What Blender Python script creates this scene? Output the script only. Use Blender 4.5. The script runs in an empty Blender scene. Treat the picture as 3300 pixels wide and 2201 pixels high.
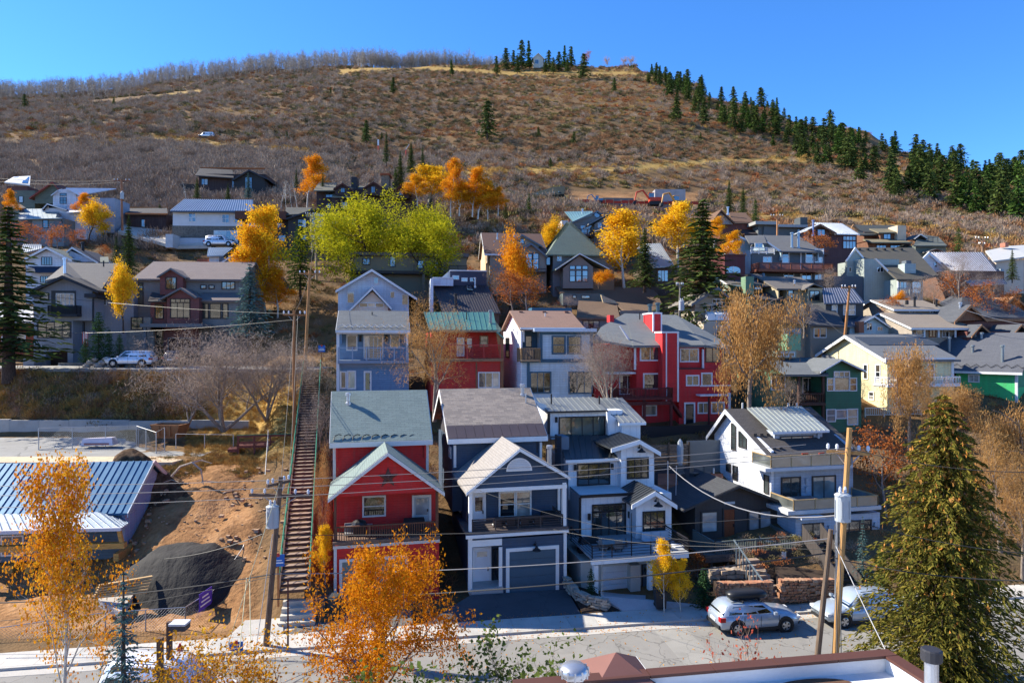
import bpy,math,random
import numpy as np
from mathutils import Vector,Matrix,noise as mnoise
random.seed(11);np.random.seed(11)
sc=bpy.context.scene
COL=sc.collection
R=math.radians
# ------------------------------------------------------------------ camera, sky, sun, exposure
F,CX,CY,HC=2200.0,1650.0,1100.0,15.0        # 24 mm lens on a 36 mm frame, drone 15 m above the street
cam=bpy.data.cameras.new('camera');camo=bpy.data.objects.new('camera',cam);COL.objects.link(camo)
cam.sensor_width=36;cam.lens=24.0;cam.clip_start=0.5;cam.clip_end=6000
camo.location=(0,0,HC);camo.rotation_euler=(R(90),0,0)
sc.camera=camo
SUN_AZ,SUN_EL=72.0,37.0                          # degrees left of the view axis, above the horizon
world=bpy.data.worlds.new('World');sc.world=world;world.use_nodes=True
wn=world.node_tree;wn.nodes.clear()
sky=wn.nodes.new('ShaderNodeTexSky');sky.sky_type='NISHITA';sky.sun_disc=False
sky.sun_elevation=R(SUN_EL);sky.sun_rotation=R(-SUN_AZ);sky.altitude=2400
sky.air_density=0.78;sky.dust_density=0.1;sky.ozone_density=5.0
hsv=wn.nodes.new('ShaderNodeHueSaturation');hsv.inputs['Saturation'].default_value=1.18;hsv.inputs['Hue'].default_value=0.503
bg=wn.nodes.new('ShaderNodeBackground');bg.inputs['Strength'].default_value=0.125
wo=wn.nodes.new('ShaderNodeOutputWorld')
wn.links.new(sky.outputs[0],hsv.inputs['Color']);wn.links.new(hsv.outputs[0],bg.inputs['Color']);wn.links.new(bg.outputs[0],wo.inputs[0])
sl=bpy.data.lights.new('sun','SUN');sl.energy=3.7;sl.angle=R(0.5);sl.color=(1.0,0.92,0.78)
so=bpy.data.objects.new('sun',sl);COL.objects.link(so)
SV=Vector((-math.sin(R(SUN_AZ))*math.cos(R(SUN_EL)),math.cos(R(SUN_AZ))*math.cos(R(SUN_EL)),math.sin(R(SUN_EL))))
so.rotation_euler=SV.to_track_quat('Z','Y').to_euler();so.location=(-60,30,80)
sc.view_settings.view_transform='Standard';sc.view_settings.look='None'
sc.view_settings.exposure=1.62;sc.view_settings.gamma=1.0;sc.view_settings.use_curve_mapping=False
sc.cycles.max_bounces=6;sc.cycles.diffuse_bounces=4;sc.cycles.glossy_bounces=2
sc.cycles.transmission_bounces=3;sc.cycles.transparent_max_bounces=6
sc.cycles.caustics_reflective=False;sc.cycles.caustics_refractive=False

# ------------------------------------------------------------------ helpers
def W(px,py,Y):
    return Vector(((px-CX)*Y/F,Y,HC-(py-CY)*Y/F))
ZF={0:(0,0,1.0),1:(1000,1200,.4782),2:(1650,1250,.4782),3:(2200,1250,.6065),4:(0,1250,.6065),5:(0,750,.4253),
      6:(1000,800,.3508),7:(1600,900,.3828),8:(2400,700,.5102),11:(0,450,.4679),12:(1000,450,.3404),
      13:(1700,600,.3828),14:(2200,600,.4678),15:(0,100,.7018),16:(1650,100,.7018),17:(700,1700,.4253),18:(1600,1750,.5104)}

def tag(o,label=None,cat=None,group=None,kind=None):
    if label:o['label']=label
    if cat:o['category']=cat
    if group:o['group']=group
    if kind:o['kind']=kind
    return o
def empty(name,loc=(0,0,0),rz=0.0,label=None,cat=None,group=None):
    o=bpy.data.objects.new(name,None);COL.objects.link(o)
    o.location=loc;o.rotation_euler=(0,0,rz);o.empty_display_size=0.3
    return tag(o,label,cat,group)
def link(name,me,parent=None):
    o=bpy.data.objects.new(name,me);COL.objects.link(o)
    if parent is not None:o.parent=parent
    return o
def auto_uv(me):
    uvl=me.uv_layers.new(name='UVMap');vs=me.vertices
    for p in me.polygons:
        n=p.normal
        if abs(n.z) > .999:a=Vector((1,0,0))
        else:a=Vector((-n.y,n.x,0)).normalized()
        b=n.cross(a)
        for li in p.loop_indices:
            c=vs[me.loops[li].vertex_index].co
            uvl.data[li].uv=(c.dot(a),c.dot(b))
def mesh(verts,faces,mat=None,uv=True,smooth=False):
    me=bpy.data.meshes.new('m');me.from_pydata([tuple(v) for v in verts],[],faces);me.update()
    if uv:auto_uv(me)
    if smooth:me.polygons.foreach_set('use_smooth',[True]*len(me.polygons))
    if mat:me.materials.append(mat)
    return me
def mk(name,verts,faces,mat,parent=None,uv=True,smooth=False):
    return link(name,mesh(verts,faces,mat,uv,smooth),parent)
BF=[(0,3,2,1),(4,5,6,7),(0,1,5,4),(1,2,6,5),(2,3,7,6),(3,0,4,7)]
def boxv(x0,x1,y0,y1,z0,z1):
    if x0 > x1:x0,x1=x1,x0
    if y0 > y1:y0,y1=y1,y0
    if z0 > z1:z0,z1=z1,z0
    return [(x0,y0,z0),(x1,y0,z0),(x1,y1,z0),(x0,y1,z0),(x0,y0,z1),(x1,y0,z1),(x1,y1,z1),(x0,y1,z1)]
class MB:
    """collects shapes into one mesh"""
    def __init__(s):s.v=[];s.f=[]
    def add(s,v,f):
        k=len(s.v);s.v += [tuple(a) for a in v];s.f += [tuple(i+k for i in q) for q in f];return s
    def box(s,*a):return s.add(boxv(*a),BF)
    def tube(s,pts,r,n=6,cap=True):
        pts=[Vector(p) for p in pts];rs=r if isinstance(r,(list,tuple)) else [r]*len(pts)
        v=[];f=[]
        for i,p in enumerate(pts):
            d=(pts[min(i+1,len(pts)-1)]-pts[max(i-1,0)]);d=d.normalized() if d.length > 1e-9 else Vector((0,0,1))
            a=d.cross(Vector((0,0,1))) if abs(d.z) < .95 else d.cross(Vector((1,0,0)))
            a.normalize();b=d.cross(a)
            for k in range(n):
                t=2*math.pi*k/n;v.append(p+(a*math.cos(t)+b*math.sin(t))*rs[i])
        for i in range(len(pts)-1):
            for k in range(n):
                f.append((i*n+k,i*n+(k+1) % n,(i+1)*n+(k+1) % n,(i+1)*n+k))
        if cap:
            f.append(tuple(range(n))[::-1]);f.append(tuple((len(pts)-1)*n+k for k in range(n)))
        return s.add(v,f)
    def lathe(s,prof,c=(0,0,0),n=12):
        v=[];f=[]
        for (r,z) in prof:
            for k in range(n):
                t=2*math.pi*k/n;v.append((c[0]+r*math.cos(t),c[1]+r*math.sin(t),c[2]+z))
        for i in range(len(prof)-1):
            for k in range(n):f.append((i*n+k,i*n+(k+1) % n,(i+1)*n+(k+1) % n,(i+1)*n+k))
        f.append(tuple(range(n))[::-1]);f.append(tuple((len(prof)-1)*n+k for k in range(n)))
        return s.add(v,f)
    def prism(s,poly,axis,a0,a1):
        """2-D polygon extruded; axis 1: poly is (x,z), extruded in y; axis 0: poly is (y,z) extruded in x; axis 2: (x,y) in z"""
        n=len(poly);v=[]
        for a in (a0,a1):
            for (p,q) in poly:v.append((p,a,q) if axis == 1 else ((a,p,q) if axis == 0 else (p,q,a)))
        f=[tuple(range(n)),tuple(range(n,2*n))[::-1]]
        for k in range(n):f.append((k,k+n,(k+1) % n+n,(k+1) % n))
        return s.add(v,f)
    def build(s,name,mat,parent=None,uv=True,smooth=False,fix=True):
        me=mesh(s.v,s.f,mat,False,smooth)
        if fix:
            import bmesh
            bm=bmesh.new();bm.from_mesh(me);bmesh.ops.recalc_face_normals(bm,faces=bm.faces);bm.to_mesh(me);bm.free();me.update()
        if uv:auto_uv(me)
        return link(name,me,parent)

# ------------------------------------------------------------------ materials
class NT:
    def __init__(s,name):
        s.m=bpy.data.materials.new(name);s.m.use_nodes=True;s.t=s.m.node_tree;s.t.nodes.clear()
        s.out=s.t.nodes.new('ShaderNodeOutputMaterial')
    def n(s,typ,props=None,**ins):
        nd=s.t.nodes.new('ShaderNode'+typ)
        for k,v in (props or {}).items():setattr(nd,k,v)
        for k,v in ins.items():
            key=int(k[1:]) if k[0] == '_' else k.replace('_',' ')
            sk=nd.inputs[key]
            if isinstance(v,bpy.types.NodeSocket):s.t.links.new(v,sk)
            else:
                if sk.type == 'RGBA' and len(v) == 3:v=(*v,1)
                sk.default_value=v
        return nd
    def pos(s):return s.n('NewGeometry').outputs['Position']
    def uv(s):return s.n('TexCoord').outputs['UV']
    def noise(s,vec,scale,detail=3,rough=.55):return s.n('TexNoise',None,Vector=vec,Scale=scale,Detail=detail,Roughness=rough).outputs['Fac']
    def ramp(s,fac,stops):
        nd=s.n('ValToRGB',None,Fac=fac);cr=nd.color_ramp
        while len(cr.elements) > 1:cr.elements.remove(cr.elements[-1])
        cr.elements[0].position=stops[0][0];cr.elements[0].color=(*stops[0][1],1)
        for p,c in stops[1:]:
            e=cr.elements.new(p);e.color=(*c,1)
        return nd.outputs['Color']
    def math(s,op,a,b=0.0,clamp=False):
        return s.n('Math',{'operation':op,'use_clamp':clamp},_0=a,_1=b).outputs[0]
    def mixc(s,fac,a,b,mode='MIX'):
        nd=s.t.nodes.new('ShaderNodeMix');nd.data_type='RGBA';nd.blend_type=mode
        for sk,v in ((nd.inputs[0],fac),(nd.inputs[6],a),(nd.inputs[7],b)):
            if isinstance(v,bpy.types.NodeSocket):s.t.links.new(v,sk)
            else:sk.default_value=(*v,1) if isinstance(v,tuple) and len(v) == 3 else v
        return nd.outputs[2]
    def bump(s,h,strength=.5,dist=.02):return s.n('Bump',None,Strength=strength,Distance=dist,Height=h).outputs[0]
    def end(s,color,rough=.7,normal=None,metallic=0.0,spec=.3,**kw):
        b=s.n('BsdfPrincipled',None,Base_Color=color,Roughness=rough,Metallic=metallic)
        b.inputs['Specular IOR Level'].default_value=spec
        if normal is not None:s.t.links.new(normal,b.inputs['Normal'])
        for k,v in kw.items():
            sk=b.inputs[k.replace('_',' ')]
            if isinstance(v,bpy.types.NodeSocket):s.t.links.new(v,sk)
            else:sk.default_value=v
        s.t.links.new(b.outputs[0],s.out.inputs[0]);return s.m
MC={}
def cached(fn):
    def g(*a,**k):
        key=(fn.__name__,a,tuple(sorted(k.items())))
        if key not in MC:MC[key]=fn(*a,**k)
        return MC[key]
    return g
def sh(c,f):return tuple(min(1,x*f) for x in c)
def vary(t,c,amt=.18,scale=.8):
    """weathering: broad and fine variation of a paint colour"""
    p=t.pos();a=t.noise(p,scale,4);b=t.noise(p,scale*9,3)
    f=t.math('ADD',t.math('MULTIPLY',a,.65),t.math('MULTIPLY',b,.35))
    return t.ramp(f,[(.25,sh(c,1-amt)),(.5,c),(.78,sh(c,1+amt*.8))])
@cached
def siding(c,pitch=.17,rough=.6):
    t=NT('siding');u=t.n('SeparateXYZ',None,_0=t.uv())
    saw=t.math('FRACT',t.math('DIVIDE',u.outputs[1],pitch))
    row=t.n('TexWhiteNoise',{'noise_dimensions':'1D'},W=t.math('FLOOR',t.math('DIVIDE',u.outputs[1],pitch))).outputs[0]
    col=vary(t,c,.24)
    st_=t.noise(t.n('VectorMath',{'operation':'MULTIPLY'},_0=t.pos(),_1=(5,5,.35)).outputs[0],1.0,4)
    col=t.mixc(t.math('MULTIPLY',t.math('SUBTRACT',st_,.45,True),1.1),col,t.mixc(.5,sh(c,.6),(.16,.14,.12)))
    col=t.mixc(t.math('MULTIPLY',row,.22),col,sh(c,.65))
    col=t.mixc(t.math('MULTIPLY',t.math('GREATER_THAN',saw,.9),.45),col,sh(c,.45))
    return t.end(col,rough,t.bump(t.math('SUBTRACT',1.0,saw),.6,.03))
@cached
def board(c,pitch=.32,rough=.65):
    t=NT('board_siding');u=t.n('SeparateXYZ',None,_0=t.uv())
    saw=t.math('FRACT',t.math('DIVIDE',u.outputs[0],pitch));bat=t.math('GREATER_THAN',saw,.84)
    col=t.mixc(t.math('MULTIPLY',bat,.22),vary(t,c),sh(c,.6))
    return t.end(col,rough,t.bump(bat,.6,.03))
@cached
def plain(c,rough=.6,amt=.1,metallic=0.0,spec=.3):
    t=NT('paint');return t.end(vary(t,c,amt,1.5),rough,t.bump(t.noise(t.pos(),40,2),.06,.01),metallic,spec)
@cached
def stucco(c):
    t=NT('stucco');return t.end(vary(t,c,.1,.9),.9,t.bump(t.noise(t.pos(),25,5),.3,.02),0,.15)
@cached
def shingle(c,c2=None,w=.9,h=.2,contrast=.35):
    t=NT('shingles');c2=c2 or sh(c,.7)
    br=t.n('TexBrick',{'offset':.5},Vector=t.uv(),Color1=c,Color2=c2,Mortar=sh(c,.45),Scale=1.0,Mortar_Size=.012,Mortar_Smooth=.2,Bias=-.1,Brick_Width=w,Row_Height=h)
    n=t.noise(t.pos(),.6,4);n2=t.noise(t.pos(),14,3)
    col=t.mixc(contrast,br.outputs[0],t.ramp(n2,[(.3,sh(c,.55)),(.7,sh(c,1.35))]))
    col=t.mixc(t.math('MULTIPLY',n,.35),col,sh(c,.75))
    u=t.n('SeparateXYZ',None,_0=t.uv());saw=t.math('FRACT',t.math('DIVIDE',u.outputs[1],h))
    hgt=t.math('ADD',t.math('MULTIPLY',t.math('SUBTRACT',1.0,saw),.7),t.math('MULTIPLY',n2,.5))
    return t.end(col,.9,t.bump(hgt,.55,.03),0,.2)
@cached
def roofmetal(c,rough=.38,metallic=.35):
    t=NT('metal_roofing');n=t.noise(t.pos(),1.2,4)
    return t.end(vary(t,c,.14,.5),t.math('ADD',t.math('MULTIPLY',n,.25),rough-.1),None,metallic,.5)
@cached
def glass(c=(.02,.025,.03),blind=0.0,ior=2.3):
    t=NT('window_glass')
    n=t.noise(t.pos(),.7,2)
    col=t.ramp(n,[(.3,sh(c,.5)),(.55,c),(.8,sh(c,2.2))])
    wob=t.bump(t.noise(t.pos(),1.1,2),.10,.05)
    return t.end(col,.04,wob,0,.5,IOR=ior)
@cached
def wood(c,rough=.75,along=2):
    t=NT('wood');s=[(1,14,14),(14,1,14),(9,9,.8)][along]
    v=t.n('VectorMath',{'operation':'MULTIPLY'},_0=t.pos(),_1=s).outputs[0]
    n=t.noise(v,1.6,5);return t.end(t.ramp(n,[(.25,sh(c,.5)),(.5,c),(.75,sh(c,1.4))]),rough,t.bump(n,.4,.02))
@cached
def concrete(c=(.42,.40,.37)):
    t=NT('concrete');p=t.pos();n=t.noise(p,.9,6,.65);f=t.noise(p,18,4)
    col=t.mixc(.4,t.ramp(n,[(.3,sh(c,.72)),(.55,c),(.75,sh(c,1.12))]),t.ramp(f,[(.3,sh(c,.75)),(.7,sh(c,1.15))]))
    return t.end(col,.88,t.bump(f,.25,.02),0,.2)
@cached
def stone(c,c2):
    t=NT('stone');n=t.noise(t.pos(),3.5,5)
    rnd=t.n('ObjectInfo').outputs['Random']
    col=t.mixc(rnd,t.ramp(n,[(.3,sh(c,.6)),(.7,sh(c,1.2))]),t.ramp(n,[(.3,sh(c2,.6)),(.7,sh(c2,1.2))]))
    return t.end(col,.9,t.bump(n,.6,.05),0,.2)
@cached
def leaf(cols,trans=.35,rough=.6):
    """leaf colour varies from leaf to leaf and clump to clump"""
    t=NT('leaves');r=t.n('NewGeometry').outputs['Random Per Island'];k=len(cols)
    n=t.noise(t.pos(),.55,3)
    f=t.math('ADD',t.math('MULTIPLY',r,.5),t.math('MULTIPLY',n,.6))
    col=t.ramp(f,[(.1+.8*i/(k-1),c) for i,c in enumerate(cols)])
    b=t.n('BsdfDiffuse',None,Color=col);tr=t.n('BsdfTranslucent',None,Color=col)
    mx=t.n('MixShader',None,_0=trans,_1=b.outputs[0],_2=tr.outputs[0])
    t.t.links.new(mx.outputs[0],t.out.inputs[0]);return t.m
@cached
def bark(c):
    t=NT('bark');v=t.n('VectorMath',{'operation':'MULTIPLY'},_0=t.pos(),_1=(7,7,2)).outputs[0]
    n=t.noise(v,2,5);return t.end(t.ramp(n,[(.3,sh(c,.55)),(.7,sh(c,1.3))]),.9,t.bump(n,.6,.03),0,.15)
WHITE=(.80,.80,.78);BLACK=(.012,.012,.014)
MWHITE=plain(WHITE,.55,.06);MBLACK=plain(BLACK,.5);MGLASS=glass()
# ------------------------------------------------------------------ terrain: street, town slope, mountain
# ground heights: for bearings (given as picture columns) a profile of (distance, height)
def _z(Y,py):return HC-(py-CY)*Y/F
def prof(town,hill):return [(y,z) for y,z in town]+[(Y,_z(Y,py)) for Y,py in hill]
T_MID=[(0,-.3),(33,0),(38.5,.1),(42.5,.35),(50,3.2),(58,6.8),(61,7.6),(70,11.5),(80,16.0),(95,22.5),(110,28.5)]
T_LEFT=[(0,-.3),(33,0),(36,.1),(41,.3),(47,2.2),(52.6,5.75),(61.8,6.3),(62.6,7.6),(67.5,12.0),(75,12.35),(80,13.6),(90,20),(104,28.8),(108,30.1),(117,30.6)]
T_DIRT=[(0,-.3),(33,0),(36,.1),(38,.2),(44,3.0),(50,5.4),(53,5.9),(61,6.6),(63,7.6),(67.5,12.0),(72,12.4),(80,14),(95,22.5),(110,28.8)]
T_STAIR=[(0,-.3),(33,0),(36,.3),(38,1.1),(52,6.2),(66,11.6),(70,12.3),(80,15),(95,22.5),(110,28.5)]
T_RIGHT=[(0,-.3),(33,.1),(38.5,.5),(42,1.0),(50,3.6),(58,6.2),(66,9.0),(72,11),(82,15),(95,20),(108,25)]
PROF=[
 (-2600,prof(T_LEFT,[(140,700),(220,560),(400,430),(640,330)])),
 (-300,prof(T_LEFT,[(140,660),(220,470),(400,370),(640,322)])),
 (330,prof(T_LEFT,[(140,645),(220,450),(400,345),(640,298)])),
 (520,prof(T_DIRT,[(140,642),(220,443),(400,310),(640,262)])),
 (840,prof(T_DIRT,[(140,650),(220,455),(400,295),(640,228)])),
 (900,prof(T_STAIR,[(140,652),(220,458),(400,290),(630,222)])),
 (1060,prof(T_STAIR,[(140,655),(220,465),(380,290),(600,216)])),
 (1150,prof(T_MID,[(130,690),(165,600),(230,465),(360,305),(590,212)])),
 (1650,prof(T_MID,[(130,700),(165,606),(230,470),(350,320),(560,205)])),
 (2050,prof(T_MID,[(130,715),(165,615),(230,475),(350,320),(530,214)])),
 (2150,prof(T_MID,[(130,722),(165,628),(230,488),(340,346),(497,238)])),
 (2250,prof(T_MID,[(130,730),(165,640),(230,500),(330,370),(460,272)])),
 (2500,prof(T_RIGHT,[(130,748),(170,640),(235,510),(310,425),(390,358)])),
 (2800,prof(T_RIGHT,[(130,757),(170,655),(230,555),(285,490),(325,452)])),
 (3100,prof(T_RIGHT,[(130,770),(170,680),(225,605),(265,570),(290,545)])),
 (3400,prof(T_RIGHT,[(130,780),(170,700),(215,640),(250,605),(270,578)])),
 (6200,prof(T_RIGHT,[(130,800),(170,740),(215,690),(250,660),(270,640)])),
]
PPX=np.array([p[0] for p in PROF],float)
def _row(Y):
    """height at distance Y for every bearing of PROF; behind the crest the land falls away"""
    out=[]
    for _,pr in PROF:
        if Y > pr[-1][0]:out.append(pr[-1][1]-.28*(Y-pr[-1][0]))
        else:
            ys=[a for a,_ in pr];out.append(np.interp(Y,ys,[b for _,b in pr]))
    return np.array(out)
YG=np.concatenate([np.arange(0,120,1.0),np.arange(120,300,3.0),np.arange(300,900,8.0)])
ZG=np.array([_row(y) for y in YG])
def ground(X,Y):
    """smooth height of the land at X, Y"""
    Yc=max(Y,.5);px=CX+F*X/max(Yc,25.0)
    px=min(max(px,PPX[0]),PPX[-1]);j=int(np.searchsorted(PPX,px))-1;j=min(max(j,0),len(PPX)-2)
    a=(px-PPX[j])/(PPX[j+1]-PPX[j]);i=min(int(np.searchsorted(YG,Yc,'right'))-1,len(YG)-2)
    b=(Yc-YG[i])/(YG[i+1]-YG[i])
    z=(ZG[i,j]*(1-a)+ZG[i,j+1]*a)*(1-b)+(ZG[i+1,j]*(1-a)+ZG[i+1,j+1]*a)*b
    k=min(1.0,max(0.0,(Y-112)/60));
    if k > 0:
        edge=min(1.0,abs(Y-560)/200)
        z += k*(mnoise.noise(Vector((X*.02,Y*.02,3)))*3.2+mnoise.noise(Vector((X*.007,Y*.007,7)))*5.0*edge)
    return float(z)
def hit(px,py,y0=30.0,y1=900.0):
    """where the line of sight through a picture point meets the ground"""
    a=(px-CX)/F;s=-(py-CY)/F;Y=y0
    while Y < y1:
        if ground(a*Y,Y) >= HC+s*Y:break
        Y += .6 if Y < 140 else 2.0
    lo,hi=Y-2.0,Y
    for _ in range(14):
        m=(lo+hi)/2
        if ground(a*m,m) >= HC+s*m:hi=m
        else:lo=m
    return Vector((a*hi,hi,ground(a*hi,hi)))
# the street line: its far kerb runs through K0 in direction SD
SA=R(9.4);SD=Vector((math.cos(SA),math.sin(SA),0));SN=Vector((-math.sin(SA),math.cos(SA),0));K0=Vector((-.8,34.8,0))
def st(s,t,z=0.0):v=K0+SD*s+SN*t;return Vector((v.x,v.y,z))

def build_terrain():
    us=np.concatenate([np.linspace(-1.95,-.85,22),np.linspace(-.83,.83,250),np.linspace(.85,1.95,22)])
    ys=np.concatenate([np.arange(24,80,.8),np.arange(80,140,1.2),np.arange(140,300,2.4),np.arange(300,900,6.0)])
    nu,ny=len(us),len(ys);V=np.zeros((ny,nu,3))
    for i,y in enumerate(ys):
        for j,u in enumerate(us):
            x=u*y;z=ground(x,y)
            if 43 < y < 112:z += mnoise.noise(Vector((x*.5,y*.5,0)))*.14
            if 37 < y < 53 and x < -13:z += mnoise.noise(Vector((x*.9,y*.9,3)))*.22+mnoise.noise(Vector((x*.3,y*.3,8)))*.4
            d=(Vector((x,y,0))-K0).dot(SN)
            if d < 8:z -= .22*min(1,(8-d)/3)
            if d < 2.0:z=-.12 if d < 1.6 else -.12+(z+.12)*(d-1.6)/.4
            V[i,j]=(x,y,z)
    idx=np.arange(nu*ny).reshape(ny,nu)
    f=np.stack([idx[:-1,:-1],idx[:-1,1:],idx[1:,1:],idx[1:,:-1]],-1).reshape(-1,4)
    me=bpy.data.meshes.new('m');me.from_pydata(V.reshape(-1,3).tolist(),[],f.tolist());me.update()
    me.polygons.foreach_set('use_smooth',[True]*len(me.polygons))
    # ground cover: dry golden grass on the benches and trails, bare earth at the building site, brown scrub floor elsewhere
    P=V.reshape(-1,3);px=CX+F*P[:,0]/P[:,1];py=CY-F*(P[:,2]-HC)/P[:,1]
    grass=np.zeros(len(P));dirt=np.zeros(len(P))
    def band(pts,wd,amp=1.0):
        yy=np.interp(px,[a for a,_ in pts],[b for _,b in pts],left=-999,right=-999)
        return amp*np.clip(1-np.abs(py-yy)/wd,0,1)*(P[:,1] > 112)
    for pts,wd,am in (([(1480,560),(1700,548),(2000,545),(2300,520),(2600,515),(2850,545),(3100,610),(3300,690)],22,1.0),
                        ([(1500,545),(1750,560),(1980,575)],14,.8),([(2200,690),(2700,705),(3000,740),(3300,790)],12,.7),
                        ([(480,445),(560,446),(760,470),(1000,490)],9,.8),([(500,310),(650,292)],10,.8),([(1090,232),(1300,212),(1650,238),(2050,235),(2200,270)],20,.9)):
        grass=np.maximum(grass,band(pts,wd,am))
    dirt=((px < 830) & (P[:,1] > 35) & (P[:,1] < 52.5)).astype(float)
    lot=((px > 640) & (px < 1030) & (P[:,1] > 51) & (P[:,1] < 67)).astype(float)
    site=((px > 1820) & (px < 2260) & (py > 610) & (py < 690) & (P[:,1] > 112)).astype(float)
    jit=np.array([mnoise.noise(Vector((p[0]*.35,p[1]*.35,5)))*.5+mnoise.noise(Vector((p[0]*1.1,p[1]*1.1,9)))*.25 for p in P])
    def soft(v,lo,hi,w):return np.clip((v-lo)/w+.5+jit,0,1)*np.clip((hi-v)/w+.5+jit,0,1)
    dirt=soft(px,-9999,825,60)*soft(P[:,1],35.5,52.3,1.6);lot=soft(px,655,1010,60)*soft(P[:,1],52.5,67,2.0);site=soft(px,1840,2250,60)*soft(py,622,682,14)*(P[:,1] > 112)
    for nm,arr in (('grass',np.maximum(grass,lot)),('dirt',np.maximum(dirt,site))):
        at=me.attributes.new(nm,'FLOAT','POINT');at.data.foreach_set('value',arr.astype(np.float32))
    t=NT('hillside_soil');p=t.pos()
    g=t.n('Attribute',{'attribute_name':'grass'}).outputs['Fac'];d=t.n('Attribute',{'attribute_name':'dirt'}).outputs['Fac']
    n1=t.noise(p,.035,5,.6);n2=t.noise(p,.4,5,.6);n3=t.noise(p,3.0,4,.6)
    base=t.ramp(n1,[(.3,(.085,.068,.036)),(.45,(.135,.085,.045)),(.58,(.185,.105,.048)),(.72,(.225,.115,.045))])
    base=t.mixc(.45,base,t.ramp(n2,[(.3,(.06,.052,.028)),(.5,(.14,.088,.042)),(.7,(.24,.14,.055))]))
    gm=t.math('MULTIPLY',g,t.math('ADD',t.math('MULTIPLY',n2,1.2),.35),True)
    base=t.mixc(gm,base,t.ramp(n3,[(.3,(.25,.15,.04)),(.7,(.55,.36,.11))]))
    base=t.mixc(d,base,t.ramp(t.math('ADD',t.math('MULTIPLY',n2,.6),t.math('MULTIPLY',n3,.4)),[(.3,(.10,.050,.022)),(.5,(.28,.145,.062)),(.7,(.44,.25,.12))]))
    me.materials.append(t.end(base,.95,t.bump(t.math('ADD',n3,n2),.9,.15),0,.1))
    o=link('hillside_terrain',me);o['kind']='structure'
    # near flat ground under the camera and the other side of the valley behind it
    v=[];f=[];ys2=[24.4,10,-20,-60,-110,-170,-240,-330,-430];zs2=[-.3,-.3,-1,-2,4,16,32,50,60]
    xs2=[x for x in range(-480,481,40)]
    for i,y in enumerate(ys2):
        for j,x in enumerate(xs2):v.append((x,y,zs2[i]+(mnoise.noise(Vector((x*.012,y*.012,1)))*12 if i > 3 else 0)))
    nx=len(xs2)
    for i in range(len(ys2)-1):
        for j in range(nx-1):f.append((i*nx+j,(i+1)*nx+j,(i+1)*nx+j+1,i*nx+j+1))
    t=NT('valley_floor');n=t.noise(t.pos(),.05,6,.65)
    m=t.end(t.ramp(n,[(.35,(.14,.12,.09)),(.5,(.30,.26,.2)),(.65,(.46,.40,.32))]),.95)
    o=mk('valley_ground',v,f,m);o['kind']='structure'
build_terrain()
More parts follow.
